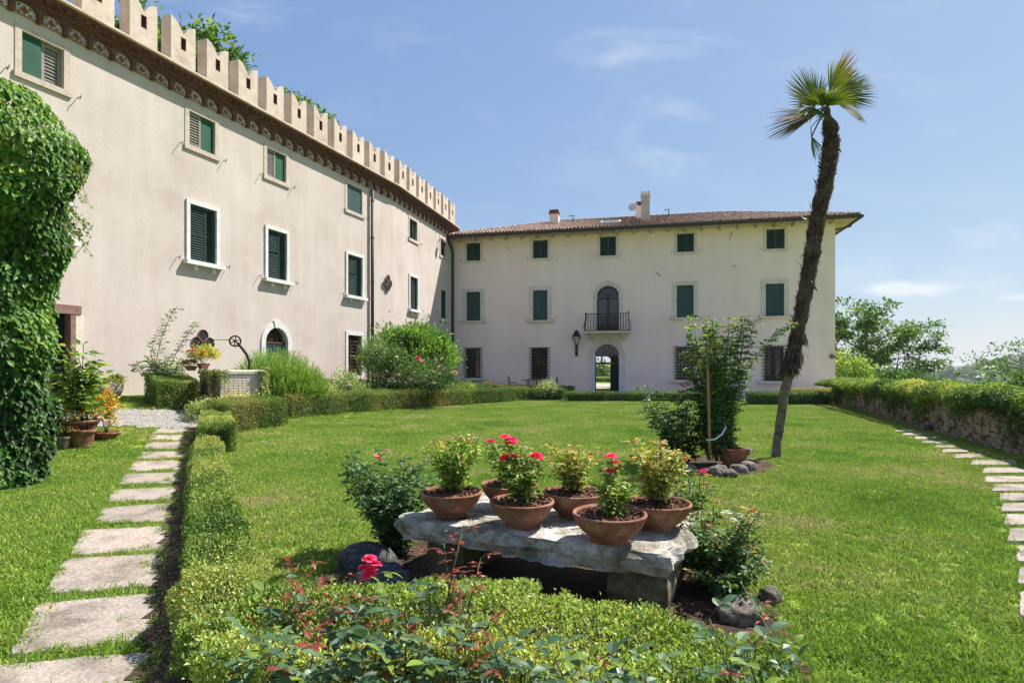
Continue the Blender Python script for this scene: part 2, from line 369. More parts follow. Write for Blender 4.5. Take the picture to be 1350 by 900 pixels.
tr = n.new('ShaderNodeBsdfTranslucent'); l.new(mx.outputs[2], tr.inputs[0]); ms = n.new('ShaderNodeMixShader'); ms.inputs[0].default_value = .35
l.new(bs.outputs[0], ms.inputs[1]); l.new(tr.outputs[0], ms.inputs[2]); l.new(ms.outputs[0], n['Material Output'].inputs[0])
M['grassblade'] = bm_

def axis(lo, hi, step, far, g=1.35):
    a = list(np.arange(lo, hi + 1e-6, step)); s = step
    while a[-1] < far: s *= g; a.append(a[-1] + s)
    s = step
    while a[0] > -far: s *= g; a.insert(0, a[0] - s)
    return a
xs = axis(-16, 24, .4, 3500); ys = axis(-2, 46, .4, 3500)
V = [(x, y, terrain(x, y)) for y in ys for x in xs]
V_GROUND = V; nx = len(xs); loops = []
for j in range(len(ys) - 1):
    for i in range(nx - 1): loops += [j * nx + i, j * nx + i + 1, (j + 1) * nx + i + 1, (j + 1) * nx + i]
ground = obj('ground', raw_mesh('ground', V, loops, np.arange(0, len(loops), 4), smoothed=True), M['lawn']); tag(ground, kind='structure')

def inside(poly, x, y):
    c = False; j = len(poly) - 1
    for i in range(len(poly)):
        xi, yi = poly[i]; xj, yj = poly[j]
        if (yi > y) != (yj > y) and x < (xj - xi) * (y - yi) / (yj - yi) + xi: c = not c
        j = i
    return c
def sheet(name, poly, mat, lift, step=.12, kind='structure', rough=.03):
    """a sheet over the terrain inside a plan polygon, with an uneven edge"""
    px_ = [p[0] for p in poly]; py_ = [p[1] for p in poly]
    m = MB(); idx = {}
    nxx = int((max(px_) - min(px_)) / step) + 1; nyy = int((max(py_) - min(py_)) / step) + 1
    def vid(i, j):
        if (i, j) not in idx:
            x = min(px_) + i * step; y = min(py_) + j * step
            x += .3 * step * noise.noise((x * 7, y * 7, 0)); y += .3 * step * noise.noise((x * 7, y * 7, 5))
            idx[(i, j)] = len(m.v); m.v.append((x, y, terrain(x, y) + lift + rough * noise.noise((x * 6, y * 6, 1)) * .5 + rough * .5))
        return idx[(i, j)]
    for i in range(nxx):
        for j in range(nyy):
            x = min(px_) + (i + .5) * step; y = min(py_) + (j + .5) * step
            if inside(poly, x + .08 * noise.noise((x * 5, y * 5, 3)), y + .08 * noise.noise((x * 5, y * 5, 9))):
                m.f.append((vid(i, j), vid(i + 1, j), vid(i + 1, j + 1), vid(i, j + 1))); m.smooth.append(True)
    o = m.build(name, mat); tag(o, kind=kind); return o
def gp(*pts): return [tuple(G(x, y)[:2]) for x, y in pts]
BED = [(-1.5, 3.55), (-1.35, 4.6), (-.75, 5.1), (.3, 4.75), (1.6, 4.5), (1.66, 3.7), (1.5, 2.9), (1.05, 1.6), (-1.35, 1.6), (-1.45, 3.0)]
PATHBED = [(-1.62, 2.2), (-1.95, 3.0), (-7.5, 13.1), (-7.15, 13.1), (-1.45, 2.6), (-1.35, 2.0)]
GRAVEL = gp((-40, 566), (60, 566), (175, 562), (205, 566), (262, 567), (275, 545), (245, 540), (150, 541), (60, 545), (-40, 545))
RINGBED = [(2.35, 8.2), (2.1, 9.3), (2.8, 10.1), (3.9, 9.9), (4.2, 9.0), (3.5, 8.2)]
WELLBED = gp((265, 566), (300, 548), (380, 545), (700, 524), (760, 520), (600, 505), (430, 510), (330, 525), (262, 535))
FORECOURT = [(-3.4, 35.9), (18.6, 31.2), (17.0, 26.4), (2.0, 27.2), (-2.5, 31.0)]  # gravel spread behind the hedges to bounce light onto the villa front
sheet('flower_bed_soil', BED, M['soil'], .012, .07)
sheet('path_border_soil', PATHBED, M['soil'], .018, .07)
sheet('rose_ring_soil', RINGBED, M['soil'], .012)
gv = sheet('gravel_path', GRAVEL, M['gravelbase'], .012, .2)
sheet('hedge_bed_soil', WELLBED, M['soil'], .010, .3)
sheet('forecourt_gravel', FORECOURT, M['gravelbase'], .012, .3)

# ------------------------------------------------------------------ facades
def facade(m, fr, s0, s1, h0, h1, holes, thick=.3, inner=True):
    S = {s0, s1}; Hh = {h0, h1}
    for a in holes: S |= {a[0], a[1]}; Hh |= {a[2], a[3]}
    S = sorted(S); Hh = sorted(Hh)
    for i in range(len(S) - 1):
        for j in range(len(Hh) - 1):
            cs = (S[i] + S[i + 1]) / 2; ch = (Hh[j] + Hh[j + 1]) / 2
            if any(a[0] < cs < a[1] and a[2] < ch < a[3] for a in holes): continue
            m.add([fr.pt(S[i], Hh[j]), fr.pt(S[i + 1], Hh[j]), fr.pt(S[i + 1], Hh[j + 1]), fr.pt(S[i], Hh[j + 1])], [(0, 1, 2, 3)])
    for a in holes:
        arch = len(a) > 4 and a[4]
        sc, r = (a[0] + a[1]) / 2, (a[1] - a[0]) / 2
        if arch:
            hs = a[3] - r
            arc = [(sc - r * math.cos(math.pi * k / 16), hs + r * math.sin(math.pi * k / 16)) for k in range(17)]
            for corner, pts in (((a[0], a[3]), arc[:9]), ((a[1], a[3]), arc[8:])):
                for k in range(8):
                    m.add([fr.pt(*corner), fr.pt(*pts[k]), fr.pt(*pts[k + 1])], [(0, 1, 2)])
            line = [(a[0], a[2])] + arc + [(a[1], a[2])]
        else:
            line = [(a[0], a[2]), (a[0], a[3]), (a[1], a[3]), (a[1], a[2])]
        line.append(line[0])
        for p, q in zip(line[:-1], line[1:]):
            m.add([fr.pt(*p), fr.pt(*q), fr.pt(*q, -thick), fr.pt(*p, -thick)], [(0, 1, 2, 3)])
def shutter(fr, s0, s1, h0, h1, d, name, mat, parent, slats=True, mid=True, gap=.075):
    m = MB(); t = .035; st = min(.07, (s1 - s0) * .16)
    m.fbox(fr, s0, s0 + st, h0, h1, d - t, d); m.fbox(fr, s1 - st, s1, h0, h1, d - t, d)
    rails = [h0, (h0 + h1) / 2 - .04, h1 - .08] if mid else [h0, h1 - .08]
    for r in rails: m.fbox(fr, s0 + st, s1 - st, r, r + .08, d - t, d - .003)
    if slats:
        h = h0 + .1
        while h < h1 - .12:
            if not (mid and abs(h - (h0 + h1) / 2) < .06):
                q = fr.pt; a, b = s0 + st, s1 - st
                m.hexa([q(a, h, d - .004), q(b, h, d - .004), q(b, h + .025, d - .035), q(a, h + .025, d - .035),
                        q(a, h + .014, d - .002), q(b, h + .014, d - .002), q(b, h + .045, d - .033), q(a, h + .045, d - .033)])
            h += gap
        m.fbox(fr, s0 + st, s1 - st, h0 + .08, h1 - .08, d - .055, d - .046)
    else:
        m.fbox(fr, s0 + st, s1 - st, h0 + .08, h1 - .08, d - t, d - .014)
        m.fbox(fr, (s0 + s1) / 2 - .008, (s0 + s1) / 2 + .008, h0 + .08, h1 - .08, d - t, d - .006)
    return m.build(name, mat, parent)
def surround(fr, s0, s1, h0, h1, fw, mat, parent, d=.035, sill=None, back=-.16, name='window', sillmat=None, top=True):
    m = MB()
    m.fbox(fr, s0 - fw, s0, h0, h1, back, d); m.fbox(fr, s1, s1 + fw, h0, h1, back, d)
    m.fbox(fr, s0 - fw, s1 + fw, h1, h1 + fw, back, d + .003)
    if not sill: m.fbox(fr, s0 - fw, s1 + fw, h0 - fw, h0, back, d + .003)
    w = m.build(name, mat, parent)
    if sill:
        ov, th, pr = sill
        MB().fbox(fr, s0 - fw - ov, s1 + fw + ov, h0 - th, h0, back, d + pr).build('sill', sillmat or mat, w)
    return w
def hooks(fr, s0, s1, h, w, mat='iron'):
    for s in (s0, s1):
        m = MB(); m.tube([fr.pt(s, h, .0), fr.pt(s, h, .13), fr.pt(s, h + .045, .15), fr.pt(s - .015, h, .16), fr.pt(s - .05, h - .10, .16)], .010, 4)
        m.build('shutter_hook', M[mat], w)
def rect(fr, x0, x1, y0, y1, yc=None):
    """opening whose left/right edges sit at pixel columns x0, x1 and whose height is read at its middle column"""
    a, _ = fr.px(x0, y0); b, _ = fr.px(x1, y0); xm = (x0 + x1) / 2
    _, t = fr.px(xm, y0); _, bt = fr.px(xm, y1)
    return a, b, bt, t

# ------------------------------------------------------------------ the villa
VO = Vector((-3.75, 36.1, 0)); VF = Frame(VO, (21.65, -4.6, 0)); VL = 22.13; VD = 10.0
villa = thing('villa', 'wide three storey villa with tiled hip roof, green shutters and arched balcony door', 'villa', VF.pt(VL / 2, 0, -VD / 2))
HE = 9.72
top = [rect(VF, *r) for r in ((615.1, 633.3, 320.4, 343.8), (702.7, 722.2, 316.7, 340.4), (791, 812, 312, 337), (892.7, 914.9, 307.8, 332.2), (1010.4, 1034.4, 302, 328))]
mid = [rect(VF, *r) for r in ((615, 633.3, 384.9, 422.9), (702.7, 721.8, 382.7, 422.2), (892.2, 914.4, 376, 418.4), (1009.3, 1033.8, 373.8, 416.7))]
low = [rect(VF, *r) for r in ((614.4, 632.9, 459.6, 497.8), (701, 721.6, 459, 500), (891.6, 914, 458, 500.4), (1008, 1033, 457, 502))]
bal = rect(VF, 787, 816, 377.3, 436.5)
dr = rect(VF, 784.4, 816, 454, 519.5); dr = (dr[0], dr[1], -.3, dr[3])
e = .03
holes = [(a - e, b + e, c - e, d + e) for a, b, c, d in top + mid + low] + [(bal[0] - e, bal[1] + e, bal[2], bal[3] + e, True), (dr[0] - e, dr[1] + e, dr[2], dr[3] + e, True)]
m = MB(); facade(m, VF, 0, VL, -1.0, HE, holes)
# right flank, back wall with the far doorway, left flank
def q4(m, *p): m.add(p, [(0, 1, 2, 3)])
q4(m, VF.pt(VL, -8), VF.pt(VL, -8, -VD), VF.pt(VL, HE, -VD), VF.pt(VL, HE))
q4(m, VF.pt(0, -1, -VD), VF.pt(0, -1), VF.pt(0, HE), VF.pt(0, HE, -VD))
a0, _ = VF.px(780, 470, -VD); a1, _ = VF.px(808, 470, -VD)
_, at_ = VF.px(800, 468, -VD)
bk = Frame(VF.pt(VL, 0, -VD), -VF.u)
facade(m, bk, 0, VL, -8, HE, [(VL - a1, VL - a0, -.3, at_, True)], .3)
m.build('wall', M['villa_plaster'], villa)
# hall behind the doorway
sA, sB = a0 - .9, dr[1] + 1.0
m = MB()
hh = dr[3] + .25
q4(m, VF.pt(sA, -.3, -.31), VF.pt(sA, -.3, -VD + .31), VF.pt(sA, hh, -VD + .31), VF.pt(sA, hh, -.31))
q4(m, VF.pt(sB, -.3, -.31), VF.pt(sB, -.3, -VD + .31), VF.pt(sB, hh, -VD + .31), VF.pt(sB, hh, -.31))
q4(m, VF.pt(sA, hh, -.31), VF.pt(sB, hh, -.31), VF.pt(sB, hh, -VD + .31), VF.pt(sA, hh, -VD + .31))
m.build('hall_wall', M['villa_plaster'], villa)
m = MB(); m.fbox(VF, sA, sB, -.25, .012, -VD + .0, -.05); m.build('hall_floor', M['stone'], villa)
for k, (a, b, c, d) in enumerate(top):
    w = surround(VF, a, b, c, d, .16, M['stone'], villa, .03)
    hooks(VF, a - .3, b + .3, c + .02, w)
    md = (a + b) / 2
    shutter(VF, a + .01, md - .006, c + .01, d - .01, -.09, 'shutter', M['shutter'], w, mid=False)
    shutter(VF, md + .006, b - .01, c + .01, d - .01, -.09, 'shutter', M['shutter'], w, mid=False)
for k, (a, b, c, d) in enumerate(mid):
    w = surround(VF, a, b, c, d, .24, M['stone'], villa, .04, sill=(.12, .12, .12))
    hooks(VF, a - .36, b + .36, c + .03, w)
    md = (a + b) / 2
    shutter(VF, a + .01, md - .006, c + .01, d - .01, -.09, 'shutter', M['shutter_pale'], w, slats=False)
    shutter(VF, md + .006, b - .01, c + .01, d - .01, -.09, 'shutter', M['shutter_pale'], w, slats=False)
for k, (a, b, c, d) in enumerate(low):
    w = surround(VF, a, b, c, d, .10, M['stone'], villa, .012, sill=(.25, .16, .22))
    MB().fbox(VF, a, b, c, d, -.28, -.26).build('pane', M['pane'], w)
    m = MB(); md = (a + b) / 2
    for s in (a + .02, md, b - .02): m.fbox(VF, s - .04, s + .04, c, d, -.255, -.21)
    for h in np.linspace(c + .03, d - .03, 4): m.fbox(VF, a, b, h - .025, h + .025, -.254, -.22)
    m.build('sash', M['wood'], w)
    m = MB()
    for s in np.linspace(a + .04, b - .04, 5): m.fbox(VF, s - .016, s + .016, c - .01, d + .06, .055, .08)
    for h in np.linspace(c + .08, d + .03, 11): m.fbox(VF, a - .14, b + .14, h - .016, h + .016, .045, .085)
    for h in np.linspace(c + .08, d + .03, 11):
        for s in (a - .14, b + .14): m.fbox(VF, s - .02, s + .02, h - .02, h + .02, -.02, .09)
    m.build('grille', M['iron'], w)
# arched openings
def arch_ring(fr, s0, s1, hs, r_in, r_out, d0, d1, n, mat, name, parent, gap=.006):
    sc = (s0 + s1) / 2
    for k in range(n):
        t0 = math.pi * k / n + gap / r_out; t1 = math.pi * (k + 1) / n - gap / r_out
        m = MB(); sub = 2
        for j in range(sub):
            ta, tb = t0 + (t1 - t0) * j / sub, t0 + (t1 - t0) * (j + 1) / sub
            c = lambda r, t: (sc - r * math.cos(t), hs + r * math.sin(t))
            q = fr.pt; key = .03 if (n % 2 and k == n // 2) else 0
            P4 = [c(r_in, ta), c(r_in, tb), c(r_out + key * 2, tb), c(r_out + key * 2, ta)]
            m.hexa([q(*p, d1 + key) for p in P4] + [q(*p, d0) for p in P4])
        m.build(name, mat, parent)
bs0, bs1, bh0, bh1 = bal
br = (bs1 - bs0) / 2; bhs = bh1 - br
bw = thing_door = MB().fbox(VF, bs0 - .2, bs1 + .2, bh0 - .02, bh0 + .06, -.2, .06).build('balcony_door', M['stone'], villa)
for s0_, s1_ in ((bs0 - .2, bs0), (bs1, bs1 + .2)):
    m = MB(); m.fbox(VF, s0_, s1_, bh0 + .06, bhs - .06, -.2, .04)
    m.fbox(VF, s0_ - .04, s1_ + .04, bhs - .06, bhs + .06, -.2, .075)
    m.build('door_jamb', M['stone'], bw)
arch_ring(VF, bs0, bs1, bhs + .06, br, br + .22, -.2, .04, 9, M['stone'], 'voussoir', bw)
MB().fbox(VF, bs0 - .1, bs1 + .1, bh0, bh1 + .02, -.32, -.3).build('pane', M['pane'], bw)
m = MB(); sc = (bs0 + bs1) / 2
for s in (bs0 + .03, sc - .045, sc + .045, bs1 - .03): m.fbox(VF, s - .04, s + .04, bh0, bhs, -.29, -.22)
for h in (bh0 + .35, bhs - .03): m.fbox(VF, bs0, bs1, h - .04, h + .04, -.288, -.215)
for t in np.linspace(0, math.pi, 9):
    m.tube([VF.pt(sc + .12 * math.cos(t), bhs + .12 * math.sin(t), -.25), VF.pt(sc + br * math.cos(t), bhs + br * math.sin(t), -.25)], .014, 4)
for r in (.12, br - .04): m.tube([VF.pt(sc + r * math.cos(t), bhs + r * math.sin(t), -.25) for t in np.linspace(0, math.pi, 13)], .03 if r > .2 else .02, 4)
m.fbox(VF, bs0 + .05, sc - .05, bh0 + .06, bh0 + .32, -.285, -.25); m.fbox(VF, sc + .05, bs1 - .05, bh0 + .06, bh0 + .32, -.285, -.25)
m.build('glazed_door_leaf', M['wood'], bw)
# balcony
B0, _ = VF.px(771.5, 430, .5); B1, _ = VF.px(830, 430, .5)
bd = .95; bz = bh0 - .02
balc = MB().fbox(VF, B0, B1, bz - .15, bz - .02, .0, bd).build('balcony', M['stone'], villa)
MB().fbox(VF, B0 - .05, B1 + .05, bz - .06, bz - .021, .001, bd + .05).build('slab_moulding', M['stone'], balc)
ht = 1.0
prof = [(0, 0), (.10, .12), (.13, .28), (.07, .50), (.0, .75), (.0, ht)]
for s in np.linspace(B0 + .05, B1 - .05, 17):
    MB().tube([VF.pt(s, bz + z, bd - .12 + o) for o, z in prof], .021, 5).build('baluster', M['iron'], balc)
for sg, s in ((-1, B0 + .05), (1, B1 - .05)):
    for d in np.linspace(.1, bd - .25, 4):
        MB().tube([VF.pt(s + sg * o, bz + z, d) for o, z in prof], .014, 5).build('baluster', M['rust'], balc)
m = MB()
for z in (.02, ht): m.tube([VF.pt(B0 + .05, bz + z, 0), VF.pt(B0 + .05, bz + z, bd - .12), VF.pt(B1 - .05, bz + z, bd - .12), VF.pt(B1 - .05, bz + z, 0)], .022, 6, sm=False)
for s in (B0 + .05, B1 - .05): m.lathe([(0, 0), (.035, .02), (.045, .06), (.02, .10), (.0, .13)], VF.pt(s, bz + ht, bd - .12), 8)
m.build('handrail', M['iron'], balc)
for px_ in (780.5, 821.5):
    s, _ = VF.px(px_, 445, .3); m = MB()
    pr = [(0, 0), (.62, 0), (.62, -.12), (.5, -.2), (.42, -.16), (.25, -.30), (.1, -.46), (0, -.46)]
    vs = [VF.pt(s - .1, bz - .151 + z, d) for d, z in pr] + [VF.pt(s + .1, bz - .151 + z, d) for d, z in pr]
    k = len(pr); m.add(vs, [tuple(range(k)), tuple(range(2 * k - 1, k - 1, -1))] + [(i, (i + 1) % k, k + (i + 1) % k, k + i) for i in range(k)])
    m.build('corbel', M['stone'], balc)
# ground floor doorway
d0, d1, _, dt = dr; r_ = (d1 - d0) / 2; dhs = dt - r_
dw = MB().fbox(VF, d0 - .32, d1 + .32, -.28, .03, -.25, .15).build('doorway', M['stone'], villa)
for s0_, s1_ in ((d0 - .3, d0), (d1, d1 + .3)):
    h = .03; k = 0
    while h < dhs - .1:
        hn = min(h + .36, dhs - .06)
        w_ = .04 * (k % 2)
        MB().fbox(VF, s0_ - (w_ if s0_ < d0 - .1 else 0), s1_ + (w_ if s0_ > d0 else 0), h + .006, hn - .006, -.28, .05 + .006 * (k % 2)).build('jamb_stone', M['marble'], dw)
        h = hn; k += 1
    MB().fbox(VF, s0_ - .05, s1_ + .05, dhs - .06, dhs + .08, -.28, .09).build('impost', M['stone'], dw)
arch_ring(VF, d0, d1, dhs + .08, r_, r_ + .34, -.28, .05, 9, M['stone'], 'voussoir', dw)
sc = (d0 + d1) / 2
tb, _ = 0, 0
_, t_lo = VF.px(800, 478.6, -.25)
m = MB()
m.fbox(VF, d0, d1, t_lo - .07, t_lo + .05, -.30, -.2); m.fbox(VF, d0, d1, dhs, dhs + .1, -.298, -.19)
m.fbox(VF, sc - .36, sc - .27, t_lo + .05, dhs, -.297, -.21); m.fbox(VF, d0, d0 + .05, .03, dhs, -.299, -.22)
for t in np.linspace(.25, math.pi - .25, 8): m.tube([VF.pt(sc + .1 * math.cos(t), dhs + .1 + .1 * math.sin(t), -.25), VF.pt(sc + r_ * math.cos(t), dhs + .1 + r_ * math.sin(t), -.25)], .016, 4)
m.build('transom', M['wood'], dw)
m = MB(); vs = [VF.pt(sc + r_ * math.cos(t), dhs + .1 + r_ * math.sin(t) * .99, -.27) for t in np.linspace(0, math.pi, 17)]
m.add(vs, [tuple(range(len(vs)))]); m.add([v - VF.n * .02 for v in vs], [tuple(range(len(vs)))]); m.build('fanlight', M['pane'], dw)
xl, _ = VF.px(804.5, 500, -.3)
lf = MB().fbox(VF, xl, d1 - .01, .035, t_lo - .08, -.36, -.29); 
for h in (.3, 1.0, 1.7):
    lf.fbox(VF, xl + .08, d1 - .1, h, h + .5, -.30, -.275)
lf.build('door_leaf', M['darkwood'], dw)
MB().fbox(VF, xl + .02, d1 - .01, t_lo + .06, dhs - .01, -.36, -.29).build('transom_panel', M['darkwood'], dw)
# roof
ov = .92; sL, sR = -.05, VL + .9
slope = math.tan(math.radians(18.5)); he = HE + .02
Dd = VD / 2 + ov
rt = lambda s, dd, lift=0: VF.pt(s, he + dd * slope + lift, ov - dd)
m = MB()
TH = .10
A_, B_ = rt(sL, 0), rt(sR, 0); R0, R1 = rt(sL + Dd, Dd), rt(sR - Dd, Dd)
C_ = VF.pt(sR, he, -VD - ov); D_ = VF.pt(sL, he, -VD - ov)
m.add([A_, B_, R1, R0], [(0, 1, 2, 3)]); m.add([B_, C_, R1], [(0, 1, 2)]); m.add([C_, D_, R0, R1], [(0, 1, 2, 3)]); m.add([D_, A_, R0], [(0, 1, 2)])
lo = [p - Vector((0, 0, TH)) for p in (A_, B_, C_, D_)]
m.add([A_, B_] + lo[:2], [(0, 2, 3, 1)]); m.add([B_, C_, lo[1], lo[2]], [(0, 2, 3, 1)]); m.add([C_, D_, lo[2], lo[3]], [(0, 2, 3, 1)]); m.add([D_, A_, lo[3], lo[0]], [(0, 2, 3, 1)])
roof = m.build('roof', M['tile'], villa)
m = MB(); m.add(lo, [(0, 3, 2, 1)]); m.build('soffit', M['rafter'], roof)
m = MB(); rng = random.Random(3); s = sL + .1
def half_tile(m, p0, p1, side, up, r):
    vs = []
    for p, rr in ((p0, r * 1.08), (p1, r * .9)):
        for a in (0, 45, 90, 135, 180):
            a = math.radians(a); vs.append(p + side * (rr * math.cos(a)) + up * (rr * .9 * math.sin(a)))
    m.add(vs, [(i, i + 1, 6 + i, 5 + i) for i in range(4)] + [(4, 3, 2, 1, 0)])
nrm = (rt(0, 0) - rt(0, 1)).cross(VF.u); nrm = nrm if nrm.z > 0 else -nrm; nrm.normalize()
while s < sR - .05:
    mx_ = min(Dd, s - sL, sR - s); dd = -.06
    while dd < mx_:
        j = rng.uniform(-.015, .015); j2 = rng.uniform(-.01, .014)
        half_tile(m, rt(s + j, dd) + nrm * (.045 + j2), rt(s + j, min(dd + .46, mx_ + .05)) + nrm * (.02 + j2), VF.u, nrm, .095)
        dd += .40
    s += .215
for p, q in ((A_, R0), (B_, R1), (R0, R1)):
    L_ = (q - p).length; k = int(L_ / .4)
    for i in range(k):
        a, b = p.lerp(q, i / k), p.lerp(q, (i + 1.1) / k)
        half_tile(m, a + Vector((0, 0, .05)), b + Vector((0, 0, .04)), (q - p).cross(Vector((0, 0, 1))).normalized(), Vector((0, 0, 1)), .12)
# right-hand slope
uR = (C_ - B_).normalized(); y_ = .1
nR_ = (B_ - R1).cross(uR).normalized(); nR_ = nR_ if nR_.z > 0 else -nR_
LB = (C_ - B_).length
while y_ < LB - .1:
    mx_ = min(y_, LB - y_); dd = 0
    while dd < mx_:
        a = B_ + uR * y_ - VF.u * dd + Vector((0, 0, dd * slope)); e_ = min(dd + .46, mx_)
        b = B_ + uR * y_ - VF.u * e_ + Vector((0, 0, e_ * slope))
        half_tile(m, a + nR_ * .045, b + nR_ * .02, uR, nR_, .095); dd += .4
    y_ += .215
tag(m.build('roof_tiles', M['tile'], roof), kind='stuff')
k = 0
s = .55
while s < VL + .3:
    m = MB(); q = VF.pt; z0 = he - TH - .002
    m.hexa([q(s - .065, z0 - .15, .0), q(s + .065, z0 - .15, .0), q(s + .065, z0 - .11, ov - .2), q(s - .065, z0 - .11, ov - .2)] +
           [q(s - .065, z0, .0), q(s + .065, z0, .0), q(s + .065, z0 - .004, ov - .12), q(s - .065, z0 - .004, ov - .12)])
    m.build('rafter', M['rafter'], roof); s += .97
m = MB(); prf = [(-.085, .03), (-.09, -.07), (-.045, -.14), (.035, -.14), (.085, -.07), (.095, .03)]
vs = []
for s in (sL - .02, sR + .08): vs += [VF.pt(s, he - .04 + z, ov + .09 + d) for d, z in prf]
m.add(vs, [(i, i + 1, 7 + i, 6 + i) for i in range(5)] + [(0, 1, 2, 3, 4, 5), (11, 10, 9, 8, 7, 6)])
m.fbox(VF, sL, sR, he - TH - .08, he - .001, ov + .001, ov + .03)
m.build('gutter', M['gutter'], roof)
m = MB(); vs = []
for d in (ov + .1, -VD - ov): vs += [VF.pt(sR + .09 - x_, he - .04 + z, d) for x_, z in prf]
m.add(vs, [(i, i + 1, 7 + i, 6 + i) for i in range(5)]); m.build('gutter', M['gutter'], roof)
m = MB(); m.tube([VF.pt(sR + .05, he - .12, -.2), VF.pt(sR - .05, he - .34, -.25), VF.pt(VL + .3, he - .42, -.3), VF.pt(VL + .08, he - .5, -.3)], .05, 8); m.build('gutter_outlet', M['gutter'], roof)
pl, _ = VF.px(596.3, 400, .1)
m = MB(); m.tube([VF.pt(pl, he - .12, ov + .05), VF.pt(pl, he - .3, ov - .05), VF.pt(pl, he - .75, .2), VF.pt(pl, he - 1.0, .13), VF.pt(pl, .2, .13)], .12, 8)
for h in (2.2, 4.8, 7.2): m.lathe([(.14, 0), (.14, .06)], VF.pt(pl, h, .13), 8)
m.build('downpipe', M['gutter'], villa)
# chimneys, dish, aerials, skylight
def roofz(s, d):
    dd = ov - d
    return he + min(dd, 2 * Dd - dd) * slope
def chimney(x0, x1, ytop, d, capy, kind):
    s0_, _ = VF.px(x0, 280, d); s1_, _ = VF.px(x1, 280, d); _, ht_ = VF.px((x0 + x1) / 2, ytop, d)
    w = s1_ - s0_; m = MB(); zb = roofz(0, d) - .4
    if kind == 'brick':
        _, cz = VF.px((x0 + x1) / 2, capy, d)
        c = m.fbox(VF, s0_ + .02, s1_ - .02, zb, cz, d - w * .8, d).build('chimney', M['villa_plaster'], roof)
        m = MB(); m.fbox(VF, s0_ - .02, s1_ + .02, cz, cz + (ht_ - cz) * .55, d - w * .8 - .03, d + .03); m.fbox(VF, s0_ + .03, s1_ - .03, cz + (ht_ - cz) * .55, ht_, d - w * .8 + .02, d - .02); m.build('chimney_cap', M['redpaint'], c)
    else:
        c = m.fbox(VF, s0_, s1_, zb, ht_ - .3, d - w, d).build('chimney', M['merlon'], roof)
        m = MB(); m.fbox(VF, s0_ - .04, s1_ + .04, ht_ - .3, ht_ - .2, d - w - .04, d + .04)
        for a in (0, .37, .74):
            for b in (0, .74): m.fbox(VF, s0_ + a * w, s0_ + (a + .26) * w, ht_ - .2, ht_, d - w + b * w, d - w + (b + .26) * w)
        m.build('chimney_cap', M['stone'], c)
chimney(724, 736.6, 276, -3.2, 281.8, 'brick')
chimney(837.8, 846.5, 265.5, -3.6, 271, 'brick')
chimney(845.3, 856.7, 252, -1.6, 258, 'tall')
s_, h_ = VF.px(835, 274, -3.2)
m = MB(); m.lathe([(0, .0), (.12, .02), (.22, .07), (.28, .13), (.30, .13), (.24, .05), (0, -.03)], (0, 0, 0), 16)
dish = bpy.data.objects.new('satellite_dish', m.mesh('satellite_dish')); COL.objects.link(dish); dish.data.materials.append(M['marble']); dish.location = VF.pt(s_, h_, -3.2); dish.rotation_euler = (1.25, 0, -.5)
setparent(dish, roof)
for (px_, py_, d) in ((755.5, 284.5, -3.5), (881.5, 276, -4.6)):
    s_, h_ = VF.px(px_, py_, d); m = MB(); m.tube([VF.pt(s_, roofz(s_, d) - .1, d), VF.pt(s_, h_, d)], .03, 5)
    m.tube([VF.pt(s_ - .3, h_, d), VF.pt(s_ + .1, h_, d)], .025, 4); m.tube([VF.pt(s_ - .2, h_ - .1, d - .1), VF.pt(s_ - .2, h_ - .1, d + .1)], .015, 4); m.build('aerial', M['iron'], roof)
s_, _ = VF.px(805, 293, -.9); m = MB()
qq = [rt(s_ - .6, 1.7, .1), rt(s_ + .6, 1.7, .1), rt(s_ + .6, 2.5, .1), rt(s_ - .6, 2.5, .1)]
m.hexa(qq + [p + nrm * .1 for p in qq]); sk = m.build('skylight', M['marble'], roof)
qi = [rt(s_ - .5, 1.8, .205), rt(s_ + .5, 1.8, .205), rt(s_ + .5, 2.4, .205), rt(s_ - .5, 2.4, .205)]
m = MB(); m.hexa(qi + [p + nrm * .012 for p in qi]); m.build('pane', M['pane'], sk)
# iron wall ties and the stone boss near the corner
for x0, y0, x1, y1 in ((864, 358.5, 870.5, 364), (962, 315, 965.5, 306), (668, 325, 669.5, 330), (966, 350, 969, 351), (746, 322, 747, 325)):
    p0 = VF.px(x0, y0); p1 = VF.px(x1, y1)
    MB().tube([VF.pt(*p0, .0), VF.pt(*p0, .06), VF.pt(*p1, .08), VF.pt(*p1, .0)], .014, 5).build('wall_tie', M['iron'], villa)
s_, h_ = VF.px(1098, 469.5, .1)
m = MB(); m.lathe([(0, -.14), (.12, -.10), (.17, 0), (.12, .1), (0, .14)], VF.pt(s_, h_, .06), 10); m.build('stone_boss', M['redstone'], villa)
